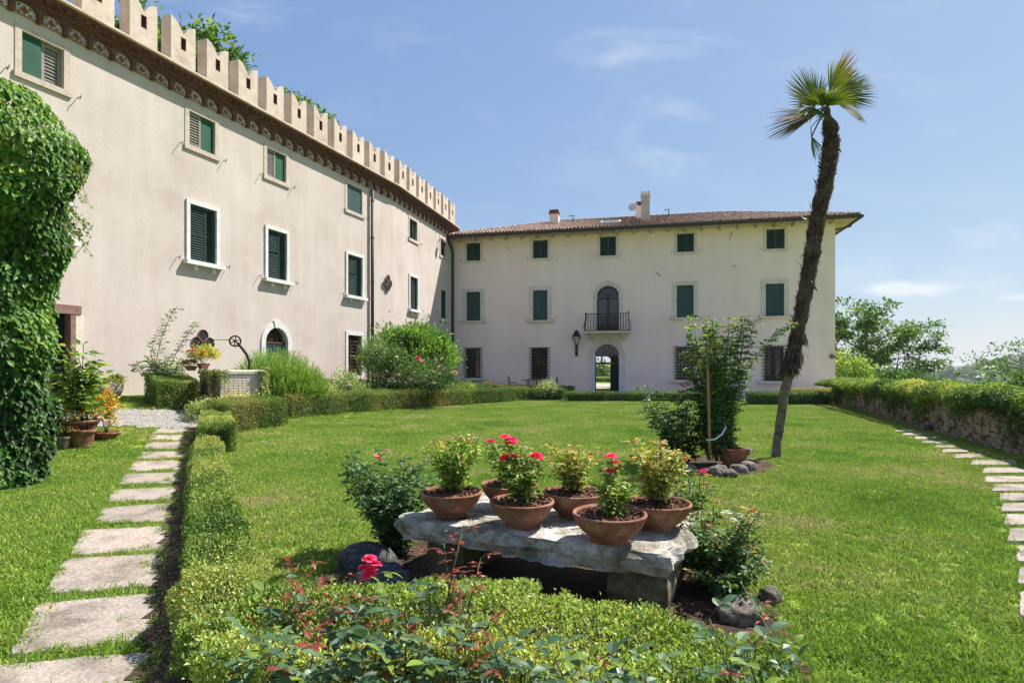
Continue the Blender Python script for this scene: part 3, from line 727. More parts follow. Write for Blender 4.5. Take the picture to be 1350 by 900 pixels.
# lantern on the wall
s_, h_ = VF.px(760, 455, .45)
lan = thing('wall_lantern', 'black iron lantern on a wall bracket beside the villa doorway', 'lantern', VF.pt(s_, h_, .0))
_, hb = VF.px(760, 469, .05); sb, _ = VF.px(760, 462, .05)
m = MB(); m.fbox(VF, sb - .07, sb + .07, hb, h_ + .02, .002, .1); m.tube([VF.pt(sb, h_ - .1, .1), VF.pt(s_, h_ - .06, .35), VF.pt(s_, h_ + .02, .45)], .03, 6); m.build('bracket', M['iron'], lan)
_, h1_ = VF.px(760, 444, .45); _, h2_ = VF.px(760, 440, .45); _, h3_ = VF.px(760, 435.5, .45)
c = VF.pt(s_, 0, .45)
m = MB(); m.lathe([(.10, h_ + .02), (.25, h1_)], c, 6, False); m.build('lantern_glass', M['lampglass'], lan)
m = MB()
for k in range(6):
    a = 2 * math.pi * k / 6; m.tube([c + Vector((.10 * math.cos(a), .10 * math.sin(a), h_ + .02)), c + Vector((.255 * math.cos(a), .255 * math.sin(a), h1_))], .014, 4)
m.lathe([(0, h_), (.12, h_), (.12, h_ + .03), (0, h_ + .03)], c, 6, False); m.build('lantern_frame', M['iron'], lan)
m = MB(); m.lathe([(.28, h1_ - .01), (.28, h1_ + .03), (.19, h1_ + .13), (.15, h2_ + .12), (.06, h2_ + .2), (.05, h3_ - .02), (.0, h3_ + .08)], c, 6, False); m.build('lantern_cap', M['iron'], lan)
# ------------------------------------------------------------------ the crenellated wing
AF = Frame((-6.95 + .385 * (4 - 25.1), 4, 0), (.385, 1, 0)); AL = 25.61
BF = Frame(AF.pt(AL, 0), (.248, .969, 0)); BL = 8.75
wing = thing('crenellated_wing', 'tall plastered castle wing with swallowtail merlons and green window blinds', 'castle wing', AF.pt(15, 0, -4))
HC = 10.45; HB = HC - .62
topw = [('AF', rect(AF, 28.5, 84, 53.5, 107.5)), ('AF', rect(AF, 249, 283.3, 154, 198.5)), ('AF', rect(AF, 351.7, 377, 200, 237)), ('AF', rect(AF, 457.5, 477, 246.5, 280)), ('BF', rect(BF, 539.7, 549.8, 290.3, 316.3)), ('BF', rect(BF, 580.7, 587.4, 316.8, 338))]
midw = [('AF', rect(AF, 40, 88, 190, 312)), ('AF', rect(AF, 249.5, 284.5, 273.5, 346.5)), ('AF', rect(AF, 352.3, 377.3, 305, 369)), ('AF', rect(AF, 457.7, 477, 337.5, 390.7)), ('BF', rect(BF, 540, 550, 365.5, 408.5)), ('BF', rect(BF, 580.5, 587.6, 382.5, 420.5))]
fr_of = {'AF': AF, 'BF': BF}
aw = rect(AF, 349.5, 379, 432, 492)
gw = rect(AF, 458.5, 476.5, 442, 495)
dw_ = rect(AF, 48, 92, 412, 530)
gA = {'AF': [], 'BF': []}
for f, (a, b, c, d) in topw + midw: gA[f].append((a - e, b + e, c - e, d + e))
gA['AF'] += [(aw[0] - e, aw[1] + e, aw[2], aw[3] + e, True), (gw[0] - e, gw[1] + e, gw[2] - e, gw[3] + e), (dw_[0] - e, dw_[1] + e, -.4, dw_[3] + e)]
m = MB(); facade(m, AF, -3, AL, -1, HB + .3, gA['AF']); facade(m, BF, 0, BL + .3, -1, HB + .3, gA['BF'])
q4(m, AF.pt(-3, -1), AF.pt(-3, -1, -9), AF.pt(-3, HC, -9), AF.pt(-3, HC)); q4(m, AF.pt(-3, -1, -9), BF.pt(BL, -1, -9), BF.pt(BL, HC, -9), AF.pt(-3, HC, -9))
q4(m, BF.pt(BL + .3, -1), BF.pt(BL + .3, -1, -9), BF.pt(BL + .3, HC, -9), BF.pt(BL + .3, HC))
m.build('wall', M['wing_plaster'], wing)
m = MB(); m.add([AF.pt(-3, HC - .5, .0), AF.pt(AL, HC - .5, .0), BF.pt(BL, HC - .5, 0), BF.pt(BL, HC - .5, -9), AF.pt(-3, HC - .5, -9)], [(0, 1, 2, 3, 4)]); m.build('flat_roof', M['merlon'], wing)
m = MB()   # near-black blocks stand in for unlit rooms behind the openings
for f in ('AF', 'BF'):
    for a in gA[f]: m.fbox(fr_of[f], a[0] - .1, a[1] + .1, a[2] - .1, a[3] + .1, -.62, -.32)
m.build('dark_backing', M['dark'], wing)
# top row: pale grey louvre on one half, green blind on the other
for i, (f, (a, b, c, d)) in enumerate(topw):
    fr = fr_of[f]
    w = surround(fr, a, b, c, d, .14, M['framestone'], wing, .018, sill=(.03, .14, .04))
    if i < 5: hooks(fr, a - .32, b + .32, c - .05, w)
    md = (a + b) / 2
    if i == 0:
        MB().fbox(fr, a + .01, md - .02, c + .01, d - .01, -.1, -.06).build('blind', M['greenpanel'], w)
        shutter(fr, md + .01, b - .01, c + .01, d - .01, -.10, 'shutter', M['louver'], w, mid=False, gap=.085)
    elif i in (1, 2):
        shutter(fr, a + .01, md - .01, c + .01, d - .01, -.05, 'shutter', M['louver'], w, mid=False, gap=.085)
        MB().fbox(fr, md + .01, b - .01, c + .01, d - .01, -.12, -.07).build('blind', M['greenpanel'], w)
    elif i == 3:
        for a_, b_ in ((a + .01, md - .006), (md + .006, b - .01)):
            MB().fbox(fr, a_, b_, c + .01, d - .01, -.07, -.03).build('shutter', M['shutter_pale'], w)
    else:
        MB().fbox(fr, a, b, c, d, -.25, -.23).build('pane', M['pane'], w)
        mm = MB()
        for s in (a + .04, md, b - .04): mm.fbox(fr, s - .04, s + .04, c, d, -.23, -.18)
        mm.fbox(fr, a, b, (c + d) / 2 - .025, (c + d) / 2 + .025, -.228, -.185); mm.build('sash', M['louver'], w)
        shutter(fr, md + .03, b - .01, c + .01, d - .01, -.08, 'shutter', M['shutter'], w, mid=False)
# middle row: white marble frames, dark shutters with one leaf ajar
for i, (f, (a, b, c, d)) in enumerate(midw):
    fr = fr_of[f]
    w = surround(fr, a, b, c, d, .12 if i < 5 else .09, M['marble'] if i < 5 else M['stone'], wing, .05, sill=(.1, .13, .14), sillmat=M['marble'])
    hooks(fr, a - .42, b + .42, c + .02, w)
    for s in (a + .12, b - .2):
        MB().fbox(fr, s, s + .09, c - .28, c - .131, .002, .12).build('sill_bracket', M['marble'], w)
    sp = a + (b - a) * .66
    shutter(fr, a + .01, sp, c + .01, d - .01, -.03, 'shutter', M['shutter'], w, mid=True)
    hf = Frame(fr.pt(b - .02, 0, -.03), Vector((math.cos(.62), math.sin(.62), 0)).x * fr.u * -1 + fr.n * .62)
    lw = (b - a) * .46
    o_ = fr.pt(b - .02, 0, -.02); dirn = (-fr.u * math.cos(.5) - fr.n * math.sin(.5))
    hf = Frame(o_ + dirn * lw, -dirn)
    shutter(hf, 0, lw, c + .01, d - .01, 0, 'shutter', M['shutter'], w, mid=True)
# arched window with fan and grille window, side door
a, b, c, d = aw; r = (b - a) / 2; hs = d - r
w = MB().fbox(AF, a - .22, b + .22, c - .1, c, -.2, .08).build('arched_window', M['marble'], wing)
for s_ in (a - .2, b): MB().fbox(AF, s_, s_ + .2, c, hs, -.2, .04).build('jamb', M['marble'], w)
arch_ring(AF, a, b, hs, r, r + .2, -.2, .04, 7, M['marble'], 'voussoir', w, .002)
sc = (a + b) / 2; m = MB()
for t in np.linspace(.15, math.pi - .15, 10): m.tube([AF.pt(sc + .08 * math.cos(t), hs + .02 + .08 * math.sin(t), -.12), AF.pt(sc + r * math.cos(t), hs + .02 + r * math.sin(t), -.12)], .014, 4)
m.fbox(AF, a, b, hs - .03, hs + .03, -.16, -.08); m.build('fanlight', M['rust'], w)
MB().fbox(AF, a, b, hs, d, -.3, -.28).build('pane', M['pane'], w)
shutter(AF, a, sc, c, hs - .031, -.1, 'shutter', M['shutter_pale'], w, slats=False); shutter(AF, sc, b, c, hs - .031, -.1, 'shutter', M['shutter_pale'], w, slats=False)
a, b, c, d = gw
w = surround(AF, a, b, c, d, .16, M['marble'], wing, .03, sill=(.08, .14, .1))
MB().fbox(AF, a, b, c, d, -.28, -.26).build('pane', M['pane'], w)
m = MB(); 
for s in (a + .05, (a + b) / 2, b - .05): m.fbox(AF, s - .05, s + .05, c, d, -.255, -.2)
m.build('sash', M['wood'], w)
m = MB()
for s in np.linspace(a + .08, b - .08, 5): m.fbox(AF, s - .012, s + .012, c, d, -.09, -.066)
for h in np.linspace(c + .12, d - .12, 11): m.fbox(AF, a, b, h - .012, h + .012, -.064, -.04)
m.build('grille', M['rust'], w)
a, b, c, d = dw_
w = MB().fbox(AF, a - .25, b + .25, d, d + .22, -.25, .05).build('side_doorway', M['redstone'], wing)
m = MB(); m.fbox(AF, a - .2, a, -.2, d, -.25, .04); m.build('jamb', M['redstone'], w)
m = MB(); m.fbox(AF, b, b + .12, -.2, d, -.25, .04); m.build('jamb', M['redstone'], w)
m = MB(); m.fbox(AF, b + .121, b + .32, -.2, d, -.1, .03); m.build('jamb', M['stone'], w)
MB().fbox(AF, a, b, .6, d, -.3, -.2).build('door_leaf', M['darkwood'], w)
# downpipe
pa, _ = AF.px(491, 400, .12); m = MB(); m.tube([AF.pt(pa, HB - .1, .12), AF.pt(pa, .3, .12)], .075, 8)
for h in (1.5, 3.5, 5.5, 7.5, 9.2): m.lathe([(.09, 0), (.09, .06)], AF.pt(pa, h, .12), 8)
m.build('downpipe', M['gutter'], wing)
# quatrefoil rings with openings painted dark on the wall
def quatrefoil(fr, px_, py_, R, name):
    s, h = fr.px(px_, py_, .02); q = MB(); hole = MB()
    for k in range(4):
        ang = math.pi / 2 * k; cs, ch = s + R * math.cos(ang), h + R * math.sin(ang); rr = R * .78
        ring = [(rr * .93, 0), (rr * 1.06, 0), (rr * 1.06, .025), (rr * .97, .025)]
        n_ = 14
        vs = []
        for r_, d_ in ring:
            for j in range(n_): t = 2 * math.pi * j / n_; vs.append(fr.pt(cs + r_ * math.cos(t), ch + r_ * math.sin(t), d_ + .004 * k))
        q.add(vs, [(i * n_ + j, i * n_ + (j + 1) % n_, (i + 1) * n_ + (j + 1) % n_, (i + 1) * n_ + j) for i in range(3) for j in range(n_)])
        hole.add([fr.pt(cs + rr * .95 * math.cos(2 * math.pi * j / n_), ch + rr * .95 * math.sin(2 * math.pi * j / n_), .006 + .001 * k) for j in range(n_)], [tuple(range(n_))])  # near-black discs on the wall face paint the shade of recessed openings
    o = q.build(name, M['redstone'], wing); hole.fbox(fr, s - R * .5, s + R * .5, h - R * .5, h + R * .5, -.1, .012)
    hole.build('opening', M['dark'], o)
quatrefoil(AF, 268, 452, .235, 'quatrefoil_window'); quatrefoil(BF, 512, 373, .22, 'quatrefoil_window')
# cornice: brick courses over a row of painted corbel panels
cor = MB()
def run(m, h0, h1, d0, d1): 
    for fr, s0, s1 in ((AF, -3, AL + d1 * .055), (BF, -d1 * .055, BL - .02)): m.fbox(fr, s0, s1, h0, h1, d0, d1)
run(cor, HB + .30, HB + .40, -.2, .20); run(cor, HB + .40, HB + .48, -.2, .28); run(cor, HB + .48, HB + .56, -.2, .36)
cor = cor.build('cornice', M['brick'], wing)
m = MB(); run(m, HC - .06, HC, -.25, .47); m.build('coping', M['merlon'], cor)
def teeth(fr, s0, s1):
    m = MB(); s = s0
    while s < s1: m.fbox(fr, s, s + .11, HB + .402, HB + .478, .281, .34); s += .22
    return m
m = teeth(AF, -2, AL); m2 = teeth(BF, .05, BL - .1); m.add(m2.v, m2.f); tag(m.build('brick_dentils', M['brick'], cor), kind='stuff')
pitch = .57
for fr, s0, s1 in ((AF, 8.6, AL - .1), (BF, .12, BL - .1)):
    s = s0
    while s + pitch < s1 + .2:
        if 1:
            MB().fbox(fr, s - .05, s + .05, HB - .06, HB + .299, .0, .16).build('corbel', M['brick'], cor)
            # pointed arch head spanning to the next corbel, painted panel with a red lozenge below it
            m = MB(); q = fr.pt; a0_, a1_ = s + .05, s + pitch - .05; mm_ = (a0_ + a1_) / 2; k = 6
            for i in range(k):
                x0_, x1_ = a0_ + (a1_ - a0_) * i / k, a0_ + (a1_ - a0_) * (i + 1) / k
                y = lambda x: HB + .12 + .14 * math.sqrt(max(0, 1 - ((x - mm_) / ((a1_ - a0_) / 2)) ** 2))
                m.hexa([q(x0_, y(x0_), .14), q(x1_, y(x1_), .14), q(x1_, y(x1_), 0), q(x0_, y(x0_), 0), q(x0_, HB + .299, .14), q(x1_, HB + .299, .14), q(x1_, HB + .299, 0), q(x0_, HB + .299, 0)])
            m.build('corbel_arch', M['brick'], cor)
            pn = MB().fbox(fr, a0_, a1_, HB - .04, HB + .29, .002, .035).build('painted_panel', M['panelwhite'], cor)
            m = MB(); cz = HB + .1
            o = [(0, .12), (.04, .05), (.11, 0), (.04, -.05), (0, -.12), (-.04, -.05), (-.11, 0), (-.04, .05)]
            m.add([q(mm_ + x_, cz + z_, .04) for x_, z_ in o], [tuple(range(8))]); m.add([q(a0_ + .004, HB - .04 + z_, .0395) for z_ in (0,)] + [q(a1_ - .004, HB - .04, .0395), q(a1_ - .004, HB - .015, .0395), q(a0_ + .004, HB - .015, .0395)], [(0, 1, 2, 3)])
            for sx_ in (-1, 1):
                for sz_ in (-1, 1):
                    cx_, cz_ = mm_ + sx_ * .115, cz + sz_ * .075
                    m.add([q(cx_ + .04 * math.cos(j_ * math.pi / 3) * (1.2 if sz_ < 0 else .9), cz_ + .03 * math.sin(j_ * math.pi / 3), .0405) for j_ in range(6)], [tuple(range(6))])
            m.build('lozenge', M['redpaint'], pn)
        s += pitch
# merlons
def merlon_mesh():
    m = MB(); w, t = .8, .40
    bx = lambda x0, x1, z0, z1: m.box(x0, x1, 0, t, z0, z1)
    bx(0, .33, 0, .85); bx(.47, .8, 0, .85); bx(.331, .469, 0, .46); bx(.331, .469, .78, .85)
    top_ = [(0, .851), (0, 1.26), (.05, 1.245), (.16, 1.2), (.28, 1.09), (.37, .93), (.40, .88), (.43, .93), (.52, 1.09), (.64, 1.2), (.75, 1.245), (.8, 1.26), (.8, .851)]
    k = len(top_)
    # split at the notch to keep the prisms convex enough to fill
    for ids in (list(range(0, 7)) + [99], [99] + list(range(6, 13))):
        pts = [(.4, .851) if i == 99 else top_[i] for i in ids]; n_ = len(pts)
        vs = [(x, 0, z) for x, z in pts] + [(x, t, z) for x, z in pts]
        m.add(vs, [tuple(range(n_)), tuple(range(2 * n_ - 1, n_ - 1, -1))] + [(i, (i + 1) % n_, n_ + (i + 1) % n_, n_ + i) for i in range(n_)])
    return m.mesh('merlon')
mm = merlon_mesh(); mm.materials.append(M['merlon'])
lm = MB()
for b_ in ((.315, .333, -.004, .41, .44, .8), (.467, .485, -.004, .41, .44, .8), (.333, .467, -.004, .41, .44, .462), (.333, .467, -.004, .41, .778, .8)): lm.box(*b_)
lmesh = lm.mesh('loophole'); lmesh.materials.append(M['brick'])
for fr, lst in ((AF, [12.25 + 1.205 * k for k in range(-7, 11)]), (BF, [-.12 + 1.17 * k for k in range(7)])):
    ang = math.atan2(fr.u.y, fr.u.x)
    for s in lst:
        Mx = Matrix.Translation(fr.pt(s, HC - .001, .44)) @ Matrix.Rotation(ang, 4, 'Z') @ Matrix.Diagonal((random.uniform(.98, 1.02), 1, random.uniform(.97, 1.03), 1))
        o = bpy.data.objects.new('merlon', mm); COL.objects.link(o); o.matrix_basis = Mx; setparent(o, wing)
        lo_ = bpy.data.objects.new('loophole', lmesh); COL.objects.link(lo_); lo_.matrix_basis = Mx; setparent(lo_, o)
# wall lamp by the corner (a small dark lantern high on the wing)
s_, h_ = BF.px(583.5, 322, .3)
# ------------------------------------------------------------------ foliage tools
def unit(a): return a / np.maximum(np.linalg.norm(a, axis=1, keepdims=True), 1e-9)
def rdir(n, rng=RNG): return unit(rng.normal(size=(n, 3)))
def vnoise(Pn, sc, seed=0):
    r = np.random.default_rng(seed); out = np.zeros(len(Pn))
    for k in range(6):
        d = r.normal(size=3); d /= np.linalg.norm(d); out += np.sin(Pn @ d * sc * r.uniform(.6, 1.7) + r.uniform(0, 6.28))
    return out / 6 ** .5 * .9
def leaf_mesh(name, Pn, A, N, L, Wd, col, ovate=False, fold=.18, curl=.12):
    n = len(Pn); A = unit(A); S = unit(np.cross(A, N)); N2 = np.cross(S, A)
    L = np.broadcast_to(L, n)[:, None]; Wd = np.broadcast_to(Wd, n)[:, None]
    if not ovate:
        V = np.stack([Pn, Pn + A * L * .5 + S * Wd * .5 + N2 * Wd * fold, Pn + A * L - N2 * L * curl, Pn + A * L * .5 - S * Wd * .5 + N2 * Wd * fold], 1).reshape(-1, 3)
        b = (np.arange(n) * 4)[:, None]; lp = np.concatenate([b, b + 1, b + 2, b, b + 2, b + 3], 1).ravel(); st = np.arange(0, n * 6, 3); k = 4
    else:
        V = np.stack([Pn, Pn + A * L * .3 + S * Wd * .5 + N2 * Wd * fold, Pn + A * L * .68 + S * Wd * .36 + N2 * (Wd * fold * .8 - L * curl * .4), Pn + A * L - N2 * L * curl,
                      Pn + A * L * .68 - S * Wd * .36 + N2 * (Wd * fold * .8 - L * curl * .4), Pn + A * L * .3 - S * Wd * .5 + N2 * Wd * fold], 1).reshape(-1, 3)
        b = (np.arange(n) * 6)[:, None]; lp = np.concatenate([b, b + 1, b + 2, b + 3, b, b + 3, b + 4, b + 5], 1).ravel(); st = np.arange(0, n * 8, 4); k = 6
    return raw_mesh(name, V, lp, st, np.repeat(col, k, axis=0))
GAIN = 1.5
def palette(n, cols, w, var=.22, rng=RNG, shift=None):
    cols = np.array(cols, dtype=float); w = np.array(w, dtype=float)
    if shift is not None:
        idx = np.clip(((np.argsort(np.argsort(shift + rng.normal(size=n) * .55)) + .5) / n), 0, .9999)
        cum = np.cumsum(w) / w.sum(); k = np.searchsorted(cum, idx)
    else: k = rng.choice(len(cols), n, p=w / w.sum())
    return np.minimum(cols[np.minimum(k, len(cols) - 1)] * GAIN * (1 + rng.uniform(-var, var, (n, 1))), .85)
BOX = ([(.05, .10, .018), (.11, .185, .03), (.20, .275, .055), (.32, .36, .11), (.26, .19, .06)], [2, 3.5, 4, 3.4, .6])
BOXDRY = ([(.06, .11, .02), (.10, .165, .028), (.16, .21, .045), (.24, .24, .075), (.22, .17, .06)], [2, 4, 4, 1.8, .4])
BOXDARK = ([(.035, .085, .018), (.055, .12, .022), (.09, .165, .03)], [3, 3, 1])
BOXTAN = ([(.09, .12, .03), (.17, .17, .05), (.30, .21, .10), (.35, .24, .13)], [1, 2, 3, 2])
def hedge(label, line, width, height, leaf=.022, dens=6000, pal=BOX, group='clipped box hedges', top_pal=None, rough=.03, name='box_hedge', seed=1, basegap=.04, hvar=None, parent_cat='hedge'):
    rng = np.random.default_rng(seed)
    pts = [np.array(p[:2], float) for p in line]
    c0 = pts[len(pts) // 2]
    t = thing(name, label, parent_cat, (c0[0], c0[1], terrain(*c0)), group)
    seg = [np.linalg.norm(b - a) for a, b in zip(pts[:-1], pts[1:])]
    PP = []; NN = []; TOP = []
    for i, (a, b) in enumerate(zip(pts[:-1], pts[1:])):
        u = (b - a) / seg[i]; nn = np.array([u[1], -u[0]])
        hgt = height; per = 2 * hgt + width
        n = int(seg[i] * per * dens)
        l = rng.uniform(-.03, seg[i] + .03, n); q = rng.uniform(0, per, n)
        side = np.where(q < hgt, 1, np.where(q < hgt + width, 0, -1))
        off = np.where(side == 0, q - hgt - width / 2, side * width / 2)
        z = np.where(side == 1, q, np.where(side == -1, q - hgt - width, hgt))
        nrm = np.zeros((n, 3)); nrm[:, :2] = nn * side[:, None]; nrm[side == 0, 2] = 1
        # rounded shoulders
        edge = np.clip((z - (hgt - .06)) / .06, 0, 1) * (side != 0)
        off = off - side * edge * .025
        xy = a + u * l[:, None] + nn * off[:, None]
        PP.append(np.column_stack([xy, z])); NN.append(nrm); TOP.append(side == 0)
    for (a, u) in ((pts[0], pts[0] - pts[1]), (pts[-1], pts[-1] - pts[-2])):
        u = u / np.linalg.norm(u); nn = np.array([u[1], -u[0]]); n = int(width * height * dens * 1.2)
        xy = a + nn * rng.uniform(-width / 2, width / 2, (n, 1)); z = rng.uniform(0, height, n)
        nr = np.zeros((n, 3)); nr[:, :2] = u; PP.append(np.column_stack([xy, z])); NN.append(nr); TOP.append(np.zeros(n, bool))
    PP = np.vstack(PP); NN = np.vstack(NN); TOP = np.concatenate(TOP); n = len(PP)
    bump = vnoise(PP, 7, seed) * rough + vnoise(PP, 19, seed + 5) * rough * .6
    depth = rng.exponential(leaf * 1.6, n)
    PP = PP + NN * (bump - depth + leaf * .5 + (rng.random(n) < .02) * leaf * rng.uniform(0, 2, n))[:, None]
    keep = (PP[:, 2] > basegap * (1 + vnoise(PP, 9, seed + 2)))
    if hvar is not None: PP[:, 2] *= np.array([hvar(x, y) for x, y in PP[:, :2]])
    PP, NN, TOP = PP[keep], NN[keep], TOP[keep]; n = len(PP)
    PP[:, 2] += np.array([terrain(x, y) for x, y in PP[:, :2]])
    A = NN * .55 + rdir(n, rng) * .75 + np.array([0, 0, .35]); N = NN * .6 + rdir(n, rng) * .7 + np.array([0, 0, .25])
    col = palette(n, *pal, rng=rng, shift=vnoise(PP, 2.6, seed + 9))
    if top_pal is not None: col[TOP] = palette(int(TOP.sum()), *top_pal, rng=rng)
    L = leaf * rng.uniform(.7, 1.3, n)
    o = obj('foliage', leaf_mesh('foliage', PP, A, N, L, L * .58, col), M['boxleaf'], t); tag(o, kind='stuff')
    m = MB(); ins = min(.10, width * .3)  # solid dark core added inside the foliage to block light
    for i, (a, b) in enumerate(zip(pts[:-1], pts[1:])):
        u = (b - a) / seg[i]; nn = np.array([u[1], -u[0]]); k = max(1, int(seg[i] / 1.2))
        i0 = ins if i == 0 else -.0; i1 = ins if i == len(pts) - 2 else 0
        prev = None
        for j in range(k + 1):
            l_ = i0 + (seg[i] - i0 - i1) * j / k; c = a + u * l_
            z = terrain(*c); hv = height * (hvar(*c) if hvar else 1)
            ring = [(c[0] + nn[0] * s_ * (width / 2 - ins), c[1] + nn[1] * s_ * (width / 2 - ins), z + z_) for s_, z_ in ((-1, .05), (1, .05), (1, hv - ins), (-1, hv - ins))]
            if prev: m.add(prev + ring, [(0, 1, 5, 4), (1, 2, 6, 5), (2, 3, 7, 6), (3, 0, 4, 7)] + ([(3, 2, 1, 0)] if j == 1 else []) + ([(4, 5, 6, 7)] if j == k else []))
            prev = ring
    # a few bare stems at the foot
    for _ in range(int(sum(seg) * 5) + 3):
        i = rng.integers(len(seg)); c = pts[i] + (pts[i + 1] - pts[i]) * rng.random(); u = (pts[i + 1] - pts[i]) / seg[i]; nn = np.array([u[1], -u[0]])
        c = c + nn * rng.uniform(-.4, .4) * width; z = terrain(*c)
        m.tube([(c[0], c[1], z - .02), (c[0] + rng.uniform(-.04, .04), c[1] + rng.uniform(-.04, .04), z + height * .6)], .008, 4)
    o = m.build('branches', M['twig'], t); tag(o, kind='stuff')
    return t
def clump_points(rng, c, rad, n, k=26, sig=.22, hollow=.55, up=.2):
    """points gathered in clumps through an ellipsoid; returns points and outward directions"""
    d = rdir(k, rng); d[:, 2] = np.abs(d[:, 2]) * 1.1 - .45 * rng.random(k); rr = rng.uniform(hollow, 1, k) ** .6
    cc = d * rr[:, None]; w = rng.uniform(.5, 1.5, k); which = rng.choice(k, n, p=w / w.sum())
    q = cc[which] + rng.normal(size=(n, 3)) * sig * rng.uniform(.6, 1.2, k)[which][:, None]
    out = unit(q + np.array([0, 0, up]))
    return np.array(c) + q * np.array(rad), out, which
def bush(parent, c, rad, n, leaf, pal, mat='leaf', ovate=False, k=26, sig=.24, up=.3, seed=1, aspect=.5, name='foliage', droop=0, hollow=.5, minz=None, axis_up=.25):
    rng = np.random.default_rng(seed)
    Pn, out, which = clump_points(rng, c, rad, n, k, sig, hollow)
    g = np.array([terrain(x, y) for x, y in Pn[:, :2]]) + .015 if minz is None else minz
    keep = Pn[:, 2] > g; Pn, out, which = Pn[keep], out[keep], which[keep]; n = len(Pn)
    A = out * .6 + rdir(n, rng) * .8 + np.array([0, 0, axis_up - droop]); N = out * .4 + rdir(n, rng) * .6 + np.array([0, 0, .6])
    L = leaf * rng.uniform(.65, 1.3, n)
    col = palette(n, *pal, rng=rng, shift=rng.normal(size=k)[which] * .5 + vnoise(Pn, 6 / max(rad), seed) * .4)
    o = obj(name, leaf_mesh(name, Pn, A, N, L, L * aspect, col, ovate), M[mat], parent); tag(o, kind='stuff')
    return o
# flowers
def flower_mesh(name, r, rings=((6, .25, 1.0), (6, .75, .8), (5, 1.15, .55))):
    m = MB(); rng = random.Random(len(name))
    for cnt, tilt, sz in rings:
        for k in range(cnt):
            a = 2 * math.pi * (k + rng.random() * .35 + sz) / cnt; t = tilt + rng.uniform(-.15, .15)
            rad = Vector((math.cos(a), math.sin(a), 0)); tan = Vector((-math.sin(a), math.cos(a), 0)); up = Vector((0, 0, 1))
            d = rad * math.cos(t) + up * math.sin(t); nn = up * math.cos(t) - rad * math.sin(t); s = r * sz; w = s * .55
            b = d * s * .08
            m.add([b, b + d * s * .5 + tan * w + nn * s * .1, d * s + tan * w * .6 - nn * s * .12, d * s - tan * w * .6 - nn * s * .12, b + d * s * .5 - tan * w + nn * s * .1], [(0, 1, 2, 3, 4)], True)
    return m.mesh(name)
FL = {}
for nm in ('pink', 'red', 'pale', 'white', 'orange', 'yellow'):
    FL[nm] = flower_mesh('rose_bloom_' + nm, 1.0); FL[nm].materials.append(M['petal_' + nm])
def bloom(parent, p, r, kind, name='bloom', rng=random):
    o = bpy.data.objects.new(name, FL[kind]); COL.objects.link(o)
    o.matrix_basis = Matrix.Translation(p) @ Matrix.Rotation(rng.uniform(0, 6.28), 4, 'Z') @ Matrix.Rotation(rng.uniform(-.1, .8), 4, 'X') @ Matrix.Scale(r * rng.uniform(.88, 1.12), 4)
    setparent(o, parent); return o
# single large leaves that share mesh data
def big_leaf(name, L, w, mat, bend, lobed=False):
    m = MB(); prof = [(0, .0), (.15, .62), (.38, 1.0), (.62, .88), (.84, .48), (1, 0)]
    if lobed: prof = [(0, .1), (.12, .9), (.3, .8), (.45, 1.0), (.6, .6), (.75, .5), (1, 0)]
    vs = []
    for t, k in prof:
        z = -bend * L * t * t
        vs += [(t * L, w * k * .5, z + w * k * .12), (t * L, 0, z), (t * L, -w * k * .5, z + w * k * .12)]
    fs = []
    for i in range(len(prof) - 1):
        a = i * 3; fs += [(a, a + 1, a + 4, a + 3), (a + 1, a + 2, a + 5, a + 4)]
    m.add(vs, fs, False); me = m.mesh(name); me.materials.append(mat); return me
LEAF = {'green': [big_leaf('rose_leaf', 1, w, M['roseleaf'], b) for w, b in ((.62, .18), (.55, .3), (.66, .08))],
        'pale': [big_leaf('pale_rose_leaf', 1, w, M['roseleaf_pale'], b) for w, b in ((.6, .2), (.55, .3))],
        'fresh': [big_leaf('fresh_rose_leaf', 1, w, M['roseleaf_fresh'], b) for w, b in ((.58, .2), (.5, .3))],
        'bronze': [big_leaf('bronze_leaf', 1, w, M['bronzeleaf'], b) for w, b in ((.5, .25), (.42, .35))]}
def aim(p, d, up, s):
    d = d.normalized(); y = up.cross(d)
    if y.length < 1e-4: y = d.orthogonal()
    y.normalize(); z = d.cross(y)
    return Matrix(((d.x * s, y.x * s, z.x * s, p.x), (d.y * s, y.y * s, z.y * s, p.y), (d.z * s, y.z * s, z.z * s, p.z), (0, 0, 0, 1)))
def put_leaf(parent, p, d, up, s, kind, rng):
    o = bpy.data.objects.new('leaf', rng.choice(LEAF[kind])); COL.objects.link(o); o.matrix_basis = aim(p, d, up, s); setparent(o, parent)
def vec(rng, s=1): return Vector((rng.uniform(-s, s), rng.uniform(-s, s), rng.uniform(-s, s)))

